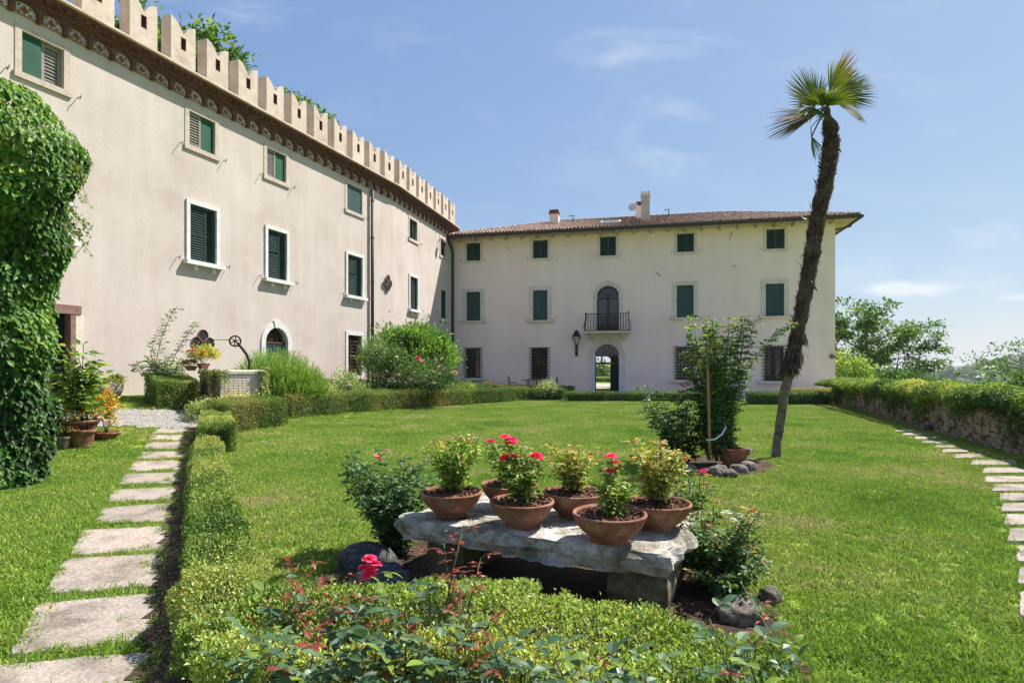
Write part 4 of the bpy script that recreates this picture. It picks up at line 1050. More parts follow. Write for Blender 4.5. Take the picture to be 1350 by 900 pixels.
# ------------------------------------------------------------------ stepping stone paths
path = bpy.data.objects.new('stone_path', None); COL.objects.link(path); path.location = (-4, 6, 0); tag(path, kind='structure')
def slab(quad, parent, mat, lift=.026, th=.07, seed=0, name='paving_slab'):
    rng = random.Random(seed); m = MB(); c = sum(quad, Vector()) / 4; edge = []
    for i in range(4):
        a, b = quad[i], quad[(i + 1) % 4]; k = 12
        for j in range(k):
            t = j / k; p = a.lerp(b, t)
            inn = (c - p).normalized(); p = p + inn * (.016 * noise.noise((p.x * 5, p.y * 5, seed)) + .014 * noise.noise((p.x * 17, p.y * 17, seed)) + (.012 if j == 0 else 0) - .012)
            edge.append(p)
    n_ = len(edge); z = lambda p, l_: Vector((p.x, p.y, terrain(p.x, p.y) + l_))
    rings = [[z(p, lift - th) for p in edge], [z(p, lift - .014) for p in edge], [z(p.lerp(c, .02), lift) for p in edge], [z(p.lerp(c, .5), lift + .006 * noise.noise((p.x * 3, p.y * 3, 2))) for p in edge]]
    vs = [v for r in rings for v in r] + [z(c, lift)]
    fs = [(i * n_ + k, i * n_ + (k + 1) % n_, (i + 1) * n_ + (k + 1) % n_, (i + 1) * n_ + k) for i in range(3) for k in range(n_)] + [(3 * n_ + k, 3 * n_ + (k + 1) % n_, 4 * n_) for k in range(n_)]
    vs = [v - c for v in vs]; m.add(vs, fs, False)
    return m.build(name, mat, parent, c)
LP = [((-25, 885), (199, 865), (190, 912), (-60, 935)), ((50, 800), (208, 786), (200, 845), (14, 868)), ((88, 740), (214, 733), (206, 775), (58, 787)), ((110, 702), (221, 696), (215, 728), (92, 734)), ((137, 672), (228, 665), (222, 690), (126, 692)),
      ((150, 648), (232, 644), (229, 660), (140, 664)), ((165, 626.5), (240, 624), (235, 639), (157, 641)), ((177, 609.5), (245, 608), (241, 621), (170, 623)), ((187, 597), (247, 596), (244, 605), (181, 606.5)), ((194, 584), (250, 583), (248, 592.5), (189, 593.5)),
      ((200, 574.5), (252, 573.5), (250, 580.5), (197, 581.5)), ((204, 566), (254, 565), (252, 571.5), (201, 572.5))]
for i, q in enumerate(LP): slab([G(*p) for p in q][::-1], path, M['slab'], seed=i)
path2 = bpy.data.objects.new('stepping_stone_path', None); COL.objects.link(path2); path2.location = (8, 9, 0); tag(path2, kind='structure')
RP = [(1178, 567.5, 26, 2.6), (1190, 572, 30, 3), (1204, 577, 32, 3.2), (1216, 582.5, 32, 3.4), (1233, 588, 27, 3.6), (1241, 593.5, 34, 4.2), (1257, 600.5, 40, 5), (1280, 608, 58, 7), (1296, 618.5, 66, 7), (1298, 630, 76, 8), (1308, 641, 80, 8.5), (1317, 653, 86, 9.5), (1320, 666, 96, 11), (1325, 681, 105, 14), (1330, 700, 110, 17), (1338, 724, 115, 20), (1342, 752, 120, 22), (1345, 785, 120, 32)]
for i, (x, y, w_, h_) in enumerate(RP):
    sk_ = random.Random(i).uniform(-3, 3)
    slab([G(x + sk_, y + h_), G(x + w_ - sk_, y + h_ * .9), G(x + w_ + 2 + sk_, y), G(x + 3, y)], path2, M['slab'], seed=50 + i, lift=.03, name='stepping_stone')

# ------------------------------------------------------------------ grass
SLABQ = [[tuple(G(*p)[:2]) for p in q] for q in LP] + [[tuple(G(x, y + h_)[:2]), tuple(G(x + w_, y + h_)[:2]), tuple(G(x + w_, y)[:2]), tuple(G(x, y)[:2])] for x, y, w_, h_ in RP]
def grow(poly, g):
    c = (sum(p[0] for p in poly) / len(poly), sum(p[1] for p in poly) / len(poly)); out = []
    for x, y in poly:
        l_ = math.hypot(x - c[0], y - c[1]); out.append((x + (x - c[0]) / l_ * g, y + (y - c[1]) / l_ * g))
    return out
SLABG = [grow(q, -.015 if i < 12 else .03) for i, q in enumerate(SLABQ)]
def blade_patch(name, size, n, hgt, w, seed):
    rng = np.random.default_rng(seed)
    b = np.column_stack([rng.uniform(-size / 2, size / 2, (n, 2)), np.zeros(n)])
    lean = rdir(n, rng) * rng.uniform(.2, 1.1, (n, 1)); lean[:, 2] = 1; A = unit(lean)
    L = hgt * rng.uniform(.5, 1.35, n); N = rdir(n, rng); S = unit(np.cross(A, N)); out = lean.copy(); out[:, 2] = 0
    midp = b + A * (L * .55)[:, None]; tip = midp + unit(A + out * .8 - np.array([0, 0, .35])) * (L * .55)[:, None]
    w_ = (w * rng.uniform(.7, 1.3, n))[:, None]
    V = np.stack([b - S * w_ * .5, b + S * w_ * .5, midp + S * w_ * .45, tip, midp - S * w_ * .45], 1).reshape(-1, 3)
    k = (np.arange(n) * 5)[:, None]; lp = np.concatenate([k, k + 1, k + 2, k + 4, k + 4, k + 2, k + 3], 1).ravel()
    st = np.stack([np.arange(n) * 7, np.arange(n) * 7 + 4], 1).ravel()
    base = np.array([(.55, .66, .7), (.95, 1.0, .95), (1.25, 1.2, 1.1), (1.65, 1.4, 2.0)])[rng.choice(4, n, p=[.3, .38, .24, .08])] * rng.uniform(.8, 1.2, (n, 1))
    me = raw_mesh(name, V, lp, st, np.repeat(base, 5, axis=0)); me.materials.append(M['grassblade'])
    return bpy.data.objects.new(name, me)
def scatter(name, pts, scl, patches, kind='stuff'):
    me = bpy.data.meshes.new(name); me.vertices.add(len(pts)); me.vertices.foreach_set('co', np.asarray(pts, np.float32).ravel())
    a = me.attributes.new('siz', 'FLOAT', 'POINT'); a.data.foreach_set('value', np.asarray(scl, np.float32)); 
    o = obj(name, me); tag(o, kind=kind)
    ng = bpy.data.node_groups.new(name, 'GeometryNodeTree')
    ng.interface.new_socket('Geometry', in_out='INPUT', socket_type='NodeSocketGeometry'); ng.interface.new_socket('Geometry', in_out='OUTPUT', socket_type='NodeSocketGeometry')
    n, l = ng.nodes, ng.links
    gi, go = n.new('NodeGroupInput'), n.new('NodeGroupOutput')
    ip = n.new('GeometryNodeInstanceOnPoints'); l.new(gi.outputs[0], ip.inputs['Points'])
    gti = n.new('GeometryNodeGeometryToInstance')
    for p in patches:
        oi = n.new('GeometryNodeObjectInfo'); oi.inputs['Object'].default_value = p; l.new(oi.outputs['Geometry'], gti.inputs[0])
    l.new(gti.outputs[0], ip.inputs['Instance']); ip.inputs['Pick Instance'].default_value = True
    ri = n.new('FunctionNodeRandomValue'); ri.data_type = 'INT'
    for s_ in ri.inputs:
        if s_.name == 'Max' and s_.type == 'INT': s_.default_value = len(patches) - 1
        if s_.name == 'Min' and s_.type == 'INT': s_.default_value = 0
    io = [s_ for s_ in ri.outputs if s_.type == 'INT'][0]; l.new(io, ip.inputs['Instance Index'])
    rv = n.new('FunctionNodeRandomValue'); rv.data_type = 'FLOAT_VECTOR'
    v3 = [s_ for s_ in rv.inputs if s_.type == 'VECTOR']; v3[0].default_value = (0, 0, 0); v3[1].default_value = (0.0, 0.0, 6.283)
    l.new([s_ for s_ in rv.outputs if s_.type == 'VECTOR'][0], ip.inputs['Rotation'])
    na = n.new('GeometryNodeInputNamedAttribute'); na.data_type = 'FLOAT'; na.inputs[0].default_value = 'siz'
    l.new([s_ for s_ in na.outputs if s_.type == 'VALUE' and s_.enabled][0], ip.inputs['Scale'])
    l.new(ip.outputs[0], go.inputs[0])
    md = o.modifiers.new('scatter', 'NODES'); md.node_group = ng
    return o
def lawn_ok(x, y, mg=0.0):
    if dist_wing(x, y) < .15 or dist_right(x, y) > -.05 * 0 + .1: return False
    if (Vector((x, y, 0)) - VO).dot(VF.n) < .5 and x > -6: return False
    for poly in (BED, PATHBED, GRAVEL, RINGBED, WELLBED, FORECOURT):
        if inside(poly, x, y): return False
    for q in SLABG:
        if inside(q, x, y): return False
    return True
near_p = [blade_patch('grass_tuft', .17, 120, .040, .0072, k) for k in range(5)]
far_p = [blade_patch('grass_clump', .42, 420, .05, .009, 20 + k) for k in range(3)]
g1, g2 = [], []; s1, s2 = [], []
rg = random.Random(5)
y = 1.9
while y < 9.6:
    x = -1.0 * y - .6
    while x < 1.0 * y + .6:
        a, b = x + rg.uniform(-.06, .06), y + rg.uniform(-.06, .06)
        if lawn_ok(a, b): g1.append((a, b, terrain(a, b))); s1.append(rg.uniform(.75, 1.15) * (1 + .25 * noise.noise((a * 1.3, b * 1.3, 0))))
        x += .105
    y += .105
y = 9.5
while y < 33:
    x = -1.0 * y
    while x < min(1.0 * y, 18):
        a, b = x + rg.uniform(-.12, .12), y + rg.uniform(-.12, .12)
        if lawn_ok(a, b): g2.append((a, b, terrain(a, b))); s2.append(rg.uniform(.7, 1.1))
        x += .27
    y += .27
scatter('grass', g1, s1, near_p); scatter('grass', g2, s2, far_p)
# longer tufts in the slab joints and along the path edge
g3, s3 = [], []
long_p = [blade_patch('grass_long_tuft', .09, 26, .075, .006, 40 + k) for k in range(3)]
for q in SLABQ[:12]:
    for _ in range(75):
        i = rg.randrange(4); a, b = Vector(q[i]), Vector(q[(i + 1) % 4]); p = a.lerp(b, rg.random())
        c = Vector((sum(v[0] for v in q) / 4, sum(v[1] for v in q) / 4)); p = p + (p - c).normalized() * rg.uniform(-.02, .05)
        g3.append((p.x, p.y, terrain(p.x, p.y))); s3.append(rg.uniform(.3, .9))
for q in SLABQ[12:]:
    for _ in range(16):
        i = rg.randrange(4); a, b = Vector(q[i]), Vector(q[(i + 1) % 4]); p = a.lerp(b, rg.random())
        g3.append((p.x, p.y, terrain(p.x, p.y))); s3.append(rg.uniform(.3, .8))
for _ in range(230):
    t = rg.random(); x, y = -1.75 - 5.4 * t + rg.uniform(-.2, .2), 2.6 + 10.0 * t
    g3.append((x, y, terrain(x, y))); s3.append(rg.uniform(.3, .9))
for _ in range(500):
    i = rg.randrange(len(BED)); a, b = Vector(BED[i]), Vector(BED[(i + 1) % len(BED)]); p = a.lerp(b, rg.random()) + Vector((rg.uniform(-.08, .08), rg.uniform(-.08, .08)))
    g3.append((p.x, p.y, terrain(p.x, p.y))); s3.append(rg.uniform(.4, .9))
scatter('grass', g3, s3, long_p)
# clover, weeds and stray dry leaves in the lawn
def weed(name, n, r, seed, cols, mat):
    rng = np.random.default_rng(seed); a = rng.uniform(0, 6.28, n); q = np.sqrt(rng.random(n)) * .06
    Pn = np.column_stack([q * np.cos(a), q * np.sin(a), rng.uniform(.012, .035, n)]); A = np.column_stack([np.cos(a), np.sin(a), rng.uniform(-.1, .5, n)])
    me = leaf_mesh(name, Pn, A, np.array([0, 0, 1.0]) + rdir(n, rng) * .5, rng.uniform(.6, 1.2, n) * r, r * .6, palette(n, *cols, rng=rng), True); me.materials.append(M[mat]); return bpy.data.objects.new(name, me)
wd = [weed('clover', 16, .030, 1, ([(.09, .17, .05), (.16, .25, .09), (.25, .33, .15)], [2, 3, 2]), 'leaf'), weed('weed', 9, .055, 2, ([(.07, .15, .03), (.13, .22, .04)], [1, 1]), 'leaf'), weed('clover', 12, .026, 3, ([(.2, .28, .12), (.3, .36, .2)], [1, 1]), 'leaf'), weed('dry_leaf', 3, .05, 4, ([(.22, .14, .07), (.3, .2, .1)], [1, 1]), 'leaf')]
g6, s6 = [], []
for _ in range(2600):
    y = 2.0 + 13 * rg.random() ** 1.3; x = rg.uniform(-.95, .95) * y
    if noise.noise((x * .8, y * .8, 4)) + rg.uniform(-.35, .35) > -.05 and lawn_ok(x, y): g6.append((x, y, terrain(x, y))); s6.append(rg.uniform(.3, .7))
scatter('clover', g6, s6, wd)
# gravel
def pebble(name, seed):
    bm = bmesh.new(); bmesh.ops.create_icosphere(bm, subdivisions=1, radius=1); r = random.Random(seed)
    for v in bm.verts: v.co = Vector((v.co.x * 1.2, v.co.y, v.co.z * .65)) * r.uniform(.8, 1.2)
    me = bpy.data.meshes.new(name); bm.to_mesh(me); bm.free(); me.materials.append(M['gravel']); return bpy.data.objects.new(name, me)
pb = [pebble('pebble', k) for k in range(4)]
g4, s4 = [], []
gx = [p[0] for p in GRAVEL]; gy = [p[1] for p in GRAVEL]
while len(g4) < 9000:
    x, y = rg.uniform(max(-12, min(gx)), max(gx)), rg.uniform(min(gy), max(gy))
    if inside(GRAVEL, x, y) and dist_wing(x, y) > .1: g4.append((x, y, terrain(x, y) + .02)); s4.append(rg.uniform(.012, .034))
scatter('gravel', g4, s4, pb)
# bark chips on the bed
g5, s5 = [], []
def chip(name, seed):
    m = MB(); r = random.Random(seed); m.box(-1, 1, -.55, .55, -.12, .12); m.v = [(x * r.uniform(.7, 1.2), y * r.uniform(.6, 1.2), z + r.uniform(-.2, .2)) for x, y, z in m.v]
    me = m.mesh(name); me.materials.append(M['mulch']); return bpy.data.objects.new(name, me)
cp = [chip('bark_chip', k) for k in range(5)]
while len(g5) < 5200:
    x, y = rg.uniform(-1.75, 1.75), rg.uniform(1.7, 5.1)
    if inside(BED, x, y): g5.append((x, y, terrain(x, y) + .022)); s5.append(rg.uniform(.008, .028))
scatter('bark_mulch', g5, s5, cp)
# ------------------------------------------------------------------ hedges
def off(line, d):
    """shift a plan polyline to its right by d"""
    out = []
    for i, p in enumerate(line):
        a, b = line[max(i - 1, 0)], line[min(i + 1, len(line) - 1)]
        u = Vector((b[0] - a[0], b[1] - a[1])).normalized(); out.append((p[0] + u.y * d, p[1] - u.x * d))
    return out
def gl(*pts): return [tuple(G(*p)[:2]) for p in pts]
hedge('low loose box hedge running along the stone slab path', [(-1.40, 2.75), (-3.04, 5.75), (-4.44, 8.3), (-5.40, 10.1)], .36, .31, leaf=.022, dens=12500, pal=BOX, rough=.045, seed=3)
hedge('broad low box hedge in front of the stone bench with rose shoots growing through it', [(-1.22, 2.5), (-.3, 2.62), (.06, 2.56), (.55, 2.18), (1.02, 2.04)], .76, .46, leaf=.021, dens=13000, pal=BOX, rough=.045, seed=4, hvar=lambda x, y: 1 - .12 * smooth((x - .2) / .9))
hedge('clipped box hedge between the path end and the gravel', [(-5.33, 10.3), (-6.72, 12.9)], .60, .52, leaf=.026, dens=6500, pal=BOX, seed=5)
l3 = gl((301, 573), (378, 561)); hedge('trimmed box hedge with a browned right end below the well', off(l3, -.30), .64, .70, leaf=.028, dens=5500, pal=BOXDRY, seed=6, rough=.02)
l4 = gl((386, 552), (560, 537.5), (697, 527.5)); hedge('long clipped box hedge bordering the far left of the lawn', off(l4, -.3), .6, .63, leaf=.034, dens=3400, pal=BOXDRY, seed=7, rough=.02)
l5 = gl((699, 528), (744, 528)); hedge('short dark box hedge block at the end of the long hedge', off(l5, -.4), .8, .55, leaf=.036, dens=3200, pal=BOXDARK, seed=8, rough=.02)
for i, (a, b, lab) in enumerate(((747, 797, 'low dark box hedge just right of the dark hedge block'), (799, 854, 'low dark box hedge in front of the villa doorway'), (862, 965, 'low box hedge half hidden behind the staked rose'))):
    hedge(lab, off(gl((a, 529.5), (b, 529.5)), -.3), .55, .43, leaf=.036, dens=3000, pal=BOXDARK, seed=20 + i, rough=.03)
hedge('dark clipped box hedge behind the palm trunk', off(gl((992, 534), (1096, 534)), -.35), .7, .52, leaf=.036, dens=3200, pal=BOXDARK, seed=24, rough=.015)
hedge('tan topped box hedge behind the palm, near the villa corner', [(X(1030, 25.6), 25.6), (X(1108, 25.3), 25.3)], .9, .62, leaf=.036, dens=3000, pal=BOX, top_pal=BOXTAN, seed=25, rough=.015)
hedge('tan topped box hedge before the garden chairs', [(X(640, 30.2), 30.2), (X(746, 29.6), 29.6)], .8, .62, leaf=.036, dens=3000, pal=BOXDRY, top_pal=BOXTAN, seed=26, rough=.015)
hedge('small square box bush at the end of the tan hedge', [(X(749, 29.3), 29.3), (X(757, 29.25), 29.25)], .5, .6, leaf=.036, dens=3200, pal=BOXDARK, seed=27, rough=.015)
hedge('dark green box hedge behind the long hedge under the rosemary', [(X(372, 18.5), 18.5), (X(440, 20.3), 20.3), (X(600, 26.5), 26.5), (X(642, 28.8), 28.8)], .6, .56, leaf=.034, dens=2800, pal=BOXDARK, seed=28, rough=.03)
l10 = gl((209, 541), (264, 542)); hedge('square cut box bush left of the stone well', off(l10, -.5), 1.0, .74, leaf=.03, dens=5000, pal=BOXDRY, seed=29, rough=.02)

# ------------------------------------------------------------------ bench, pots, potted roses
ROT = math.atan2(-.428, .905)
FLc = Vector((-.83, 4.04, 0)); EU = Vector((.905, -.428, 0)).normalized(); EN = Vector((.428, .905, 0)).normalized()
bench = thing('stone_bench', 'long weathered stone slab bench carrying six clay bowls', 'stone bench', FLc + EU * 1.0 + EN * .5)
def rough_slab(c0, L, D, z0, z1, name, parent, nx_, ny_, seed, amp=.03, mat='benchstone'):
    m = MB(); nz_ = 4; grid = {}
    def pt(i, j, k):
        x, y, z = i / nx_, j / ny_, k / nz_
        p = c0 + EU * (x * L) + EN * (y * D) + Vector((0, 0, z0 + (z1 - z0) * z))
        ctr = c0 + EU * L / 2 + EN * D / 2 + Vector((0, 0, (z0 + z1) / 2)); d = p - ctr
        edge = max(abs(x - .5), abs(y - .5)) * 2
        nrm = d.normalized(); s = 6
        a = noise.noise((p.x * s + seed, p.y * s, p.z * s)) * amp + noise.noise((p.x * 2.2 + seed, p.y * 2.2, p.z * 5)) * amp * 1.3 + noise.noise((p.x * 15, p.y * 15, p.z * 15 + seed)) * amp * .55 + abs(noise.noise((p.x * 4 + seed, p.y * 4, p.z * 22))) * amp * .5
        flat = Vector((d.x, d.y, 0)).normalized() if edge > .97 else Vector()
        zs = (z - .5) * 2
        q = p + flat * (a * 1.5 - abs(zs) ** 2 * .03 - (.02 if zs < 0 else 0))
        if k == nz_: q.z += a * .35 - (.012 if edge > .97 else 0)
        if k == 0: q.z += a * .8
        return q
    def vid(i, j, k):
        if (i, j, k) not in grid: grid[(i, j, k)] = len(m.v); m.v.append(pt(i, j, k))
        return grid[(i, j, k)]
    fs = []
    for i in range(nx_):
        for j in range(ny_):
            fs.append((vid(i, j, nz_), vid(i + 1, j, nz_), vid(i + 1, j + 1, nz_), vid(i, j + 1, nz_))); fs.append((vid(i, j + 1, 0), vid(i + 1, j + 1, 0), vid(i + 1, j, 0), vid(i, j, 0)))
    for k in range(nz_):
        for i in range(nx_):
            fs.append((vid(i, 0, k), vid(i + 1, 0, k), vid(i + 1, 0, k + 1), vid(i, 0, k + 1))); fs.append((vid(i + 1, ny_, k), vid(i, ny_, k), vid(i, ny_, k + 1), vid(i + 1, ny_, k + 1)))
        for j in range(ny_):
            fs.append((vid(0, j + 1, k), vid(0, j, k), vid(0, j, k + 1), vid(0, j + 1, k + 1))); fs.append((vid(nx_, j, k), vid(nx_, j + 1, k), vid(nx_, j + 1, k + 1), vid(nx_, j, k + 1)))
    m.f = fs; m.smooth = [False] * len(fs)
    return m.build(name, M[mat], parent)
BT = .48
rough_slab(FLc, 1.91, 1.06, BT - .14, BT, 'seat', bench, 110, 56, 3, .034)
rough_slab(FLc + EU * .14 + EN * .2, .30, .72, -.03, BT - .13, 'support', bench, 10, 20, 9, .015, 'mossyshade')
rough_slab(FLc + EU * 1.5 + EN * .18, .36, .74, -.03, BT - .13, 'support', bench, 10, 20, 14, .015, 'mossyshade')
def pot_mesh(name, r, h, foot=.5, th=.018, rim=.03, seg=36, bowl=False):
    m = MB(); f = r * foot
    if bowl: pr_ = [(0, .0), (f, .0), (f * 1.02, .006), (f * 1.0, h * .12), (f * 1.1, h * .19), (r * .70, h * .34), (r * .86, h * .56), (r * .955, h * .80), (r * .985, h - .016), (r * 1.0, h - .012), (r * 1.0, h - .003), (r * .985, h), (r - th, h), (r - th - .004, h - .02), (r * .8, h * .72)]
    else: pr_ = [(0, .0), (f, .0), (f * 1.03, .012), (f * 1.0, h * .18), (f * 1.12, h * .28), (r * .86, h * .68), (r * .965, h - rim), (r, h - rim + .004), (r * 1.005, h - .006), (r * .99, h), (r - th, h), (r - th - .004, h - .02), (r * .8, h * .72)]
    m.lathe(pr_, (0, 0, 0), seg)
    me = m.mesh(name); me.materials.append(M['terracotta']); return me
def mulch_mesh(name, r, z, n, seed):
    m = MB(); rng = random.Random(seed)
    m.lathe([(0, z - .012), (r * .5, z - .012), (r, z - .018)], (0, 0, 0), 20)
    for _ in range(n):
        a = rng.uniform(0, 6.28); q = r * math.sqrt(rng.random()) * .97; c = Vector((q * math.cos(a), q * math.sin(a), z + rng.uniform(-.014, .014)))
        ex, ey, ez = rng.uniform(.008, .02), rng.uniform(.005, .012), rng.uniform(.002, .006)
        R = Matrix.Rotation(rng.uniform(0, 6.28), 3, 'Z') @ Matrix.Rotation(rng.uniform(-.6, .6), 3, 'X') @ Matrix.Rotation(rng.uniform(-.5, .5), 3, 'Y')
        m.hexa([c + R @ Vector(v) for v in ((-ex, -ey, -ez), (ex, -ey, -ez), (ex, ey, -ez), (-ex, ey, -ez), (-ex * .8, -ey, ez), (ex, -ey * .7, ez), (ex * .8, ey, ez), (-ex, ey * .8, ez))])
    me = m.mesh(name); me.materials.append(M['mulch']); return me
BOWL = pot_mesh('clay_bowl', .224, .175, bowl=True); BMUL = [mulch_mesh('bark_mulch', .20, .158, 260, k) for k in range(3)]
ROSEP = ([(.05, .11, .025), (.10, .19, .035), (.18, .28, .05), (.34, .36, .08), (.30, .14, .045)], [2, 4, 4, 1.6, .4])
ROSEB = ([(.09, .14, .035), (.16, .22, .05), (.28, .30, .07), (.40, .32, .08), (.30, .12, .05)], [1.5, 3.5, 3.5, 2, .8])
ROSED = ([(.03, .075, .03), (.055, .12, .045), (.10, .17, .06), (.17, .24, .09)], [3, 4, 2, .7])
def spray(parent, base, stems, leaf, per, pal, seed, mat='leaf', aspect=.55, top_pal=None, stem_r=.004, leaflets=5, sp=.06, start=.15, stem_mat='stem', name='foliage', ovate=True):
    """stems given as point lists; compound leaves set along them"""
    rng = np.random.default_rng(seed); m = MB(); PP, AA, NN_, TT = [], [], [], []
    for st in stems:
        st = [np.array(p) for p in st]; m.tube([Vector(p) for p in st], [stem_r * (1 - .6 * i / len(st)) for i in range(len(st))], 4)
        seglen = [np.linalg.norm(b - a) for a, b in zip(st[:-1], st[1:])]; tot_ = sum(seglen); k = max(2, int(tot_ / sp))
        for j in range(k):
            t = start + (1 - start) * (j + rng.random() * .6) / k; d = min(t, .999) * tot_; i = 0
            while i < len(seglen) - 1 and d > seglen[i]: d -= seglen[i]; i += 1
            p = st[i] + (st[i + 1] - st[i]) * min(1, d / seglen[i]); ax = (st[i + 1] - st[i]) / seglen[i]
            for _ in range(per):
                o = rdir(1, rng)[0]; o = o - ax * np.dot(o, ax) * .7; o /= np.linalg.norm(o); o[2] = o[2] * .5 + .15
                pl = leaf * rng.uniform(1.0, 2.2); sd = np.cross(o, [0, 0, 1]); sd /= np.linalg.norm(sd) + 1e-6
                for q in range(leaflets):
                    f = (q // 2 + 1) / (leaflets // 2 + 1); s_ = 0 if q == leaflets - 1 else (1 if q % 2 else -1)
                    PP.append(p + o * pl * f + sd * s_ * leaf * .12 - np.array([0, 0, .12 * pl * f])); AA.append(o * (.6 if s_ else 1) + sd * s_ * .9 + rng.normal(size=3) * .25); NN_.append(np.array([0, 0, 1]) + rng.normal(size=3) * .45); TT.append(t)
    PP, AA, NN_, TT = map(np.array, (PP, AA, NN_, TT)); n = len(PP)
    L = leaf * rng.uniform(.7, 1.25, n); col = palette(n, *pal, rng=rng)
    if top_pal is not None:
        tp = (TT + rng.normal(size=n) * .06) > .95; col[tp] = palette(int(tp.sum()), *top_pal, rng=rng)
    sto = m.build('stem', M[stem_mat], parent); tag(sto, kind='stuff')
    o = obj(name, leaf_mesh(name, PP, AA, NN_, L, L * aspect, col, ovate), M[mat], parent); tag(o, kind='stuff')
    return o
BRONZE = ([(.22, .05, .03), (.30, .11, .04), (.34, .22, .06), (.24, .24, .06)], [1.5, 2, 2, 2])
def fan_stems(rng, c, n, h, spread, hv=.3, bend=.35, r0=.03):
    out = []
    for k in range(n):
        a = rng.uniform(0, 2 * math.pi); s = spread * math.sqrt(rng.random()); hh = h * rng.uniform(1 - hv, 1.0 + hv * .25)
        b = np.array(c) + [r0 * math.cos(a), r0 * math.sin(a), 0]; tip = np.array(c) + [s * math.cos(a), s * math.sin(a), hh]
        midp = (b + tip) / 2 + np.array([-math.cos(a), -math.sin(a), 0]) * s * bend * .5 + rng.normal(size=3) * .015
        out.append([b, midp, (midp + tip) / 2 + [math.cos(a) * s * .05, math.sin(a) * s * .05, .01], tip])
    return out
POTS = [(-.44, 4.12, 'clay bowl of yellow-green bloomless rose at the bench end beside the dark rocks', ROSEP, 16, .40, .22, []),
        (.067, 3.85, 'clay bowl with six magenta roses and one white bloom on the bench', ROSEP, 11, .35, .19, [(646.7, 583), (665.5, 577), (674.4, 582), (666, 604), (679.5, 602), (707.3, 602)]),
        (-.02, 4.40, 'clay bowl almost hidden behind the magenta roses', ROSEP, 10, .34, .2, []),
        (.45, 4.10, 'clay bowl of rose at the back of the bench with one small red bud', ROSEB, 14, .34, .22, [(779, 600)]),
        (.60, 3.50, 'clay bowl with thin three-bloomed magenta rose at the front edge of the bench', ROSEP, 9, .24, .19, [(806, 602.6), (812.6, 611.7), (805, 622)]),
        (.97, 3.79, 'clay bowl of bronze-tipped bloomless rose beside the white-bloomed rose bush', ROSEB, 17, .42, .25, [])]
for i, (x, y, lab, pal, n_, h_, sp_, bl) in enumerate(POTS):
    t = thing('rose_bowl', lab, 'potted rose', (x, y, BT), 'clay rose bowls on the stone bench')
    zb = BT + .006
    Mx = Matrix.Translation((x, y, zb)) @ Matrix.Rotation(i * 1.1, 4, 'Z') @ Matrix.Scale(1 + .02 * math.sin(i * 5), 4)
    o = bpy.data.objects.new('bowl', BOWL); COL.objects.link(o); o.matrix_basis = Mx; setparent(o, t)
    o = bpy.data.objects.new('bark_mulch', BMUL[i % 3]); COL.objects.link(o); o.matrix_basis = Mx; setparent(o, t); tag(o, kind='stuff')
    rng = np.random.default_rng(60 + i); stems = fan_stems(rng, (x, y, zb + .15), n_, h_, sp_)
    for q in bl:
        zz = y - .03; tip = np.array(P(q[0], q[1], zz)); stems.append([np.array([x, y, zb + .15]), np.array([x, y, zb + .15]) * .5 + tip * .5 + [.0, 0, .03], tip])
    spray(t, (x, y), stems, .034, 2, pal, 70 + i, top_pal=BRONZE if i in (0, 3, 5) else None, sp=.036, start=.16, stem_r=.005)
    for j, q in enumerate(bl): bloom(t, P(q[0], q[1], y - .03), .044 if len(bl) > 1 else .026, 'pink' if i != 3 else 'red')
    if i == 1: bloom(t, P(693, 591, 3.85), .022, 'white')

# ------------------------------------------------------------------ rocks
def rock(label, p, size, mat, seed, group=None, rot=0, sub=4, name='rock'):
    bm = bmesh.new(); bmesh.ops.create_icosphere(bm, subdivisions=sub, radius=1)
    for v in bm.verts:
        q = v.co.copy(); a = noise.noise(q * 1.1 + Vector((seed * 3.1, 0, 0))) * .34 + noise.noise(q * 2.6 + Vector((0, seed * 2.3, 0))) * .16 + noise.noise(q * 6 + Vector((0, 0, seed))) * .05
        q = q * (1 + a); q = Vector((math.copysign(abs(q.x) ** .85, q.x), math.copysign(abs(q.y) ** .85, q.y), math.copysign(abs(q.z) ** .8, q.z))); v.co = q
    me = bpy.data.meshes.new(name); bm.to_mesh(me); bm.free(); me.materials.append(M[mat])
    me.polygons.foreach_set('use_smooth', np.ones(len(me.polygons), bool))
    o = bpy.data.objects.new(name, me); COL.objects.link(o); o.location = p; o.scale = size; o.rotation_euler = (0, 0, rot)
    tag(o, label, 'rock', group); return o
rock('rounded dark rock left of the bench, half under the rose leaves', (-1.12, 4.45, .05), (.21, .17, .13), 'greyrock', 2, None, .5)
rock('rounded dark rock in front of the left bench support', (-.90, 3.9, .05), (.18, .15, .15), 'greyrock', 5, None, .2)
rock('brown boulder at the right edge of the bench bed', (1.38, 3.46, .04), (.135, .10, .095), 'rock', 8, None, -.3)
rock('pale angular stone beside the brown boulder', (1.70, 3.74, .04), (.075, .06, .07), 'rock', 11, None, .4)
for i, (px_, py_, w_, lab) in enumerate(((908, 626, .13, 'grey rock at the left of the rose stone ring'), (948, 628, .15, 'flat grey rock at the front of the rose stone ring'), (963, 630, .10, 'small rock at the foot of the rose stone ring'), (974, 624, .12, 'pale rock under the square pot, left of two'), (985, 621, .13, 'pale rock at the right corner of the rose stone ring'), (984, 600, .12, 'whitish rock behind the square pot'), (930, 627, .09, 'small dark rock beside the wooden stake foot'))):
    p = G(px_, py_); rock(lab, (p.x, p.y, .05), (w_, w_ * .8, w_ * .75), 'rock', 20 + i, 'rocks ringing the staked rose', i * .8)

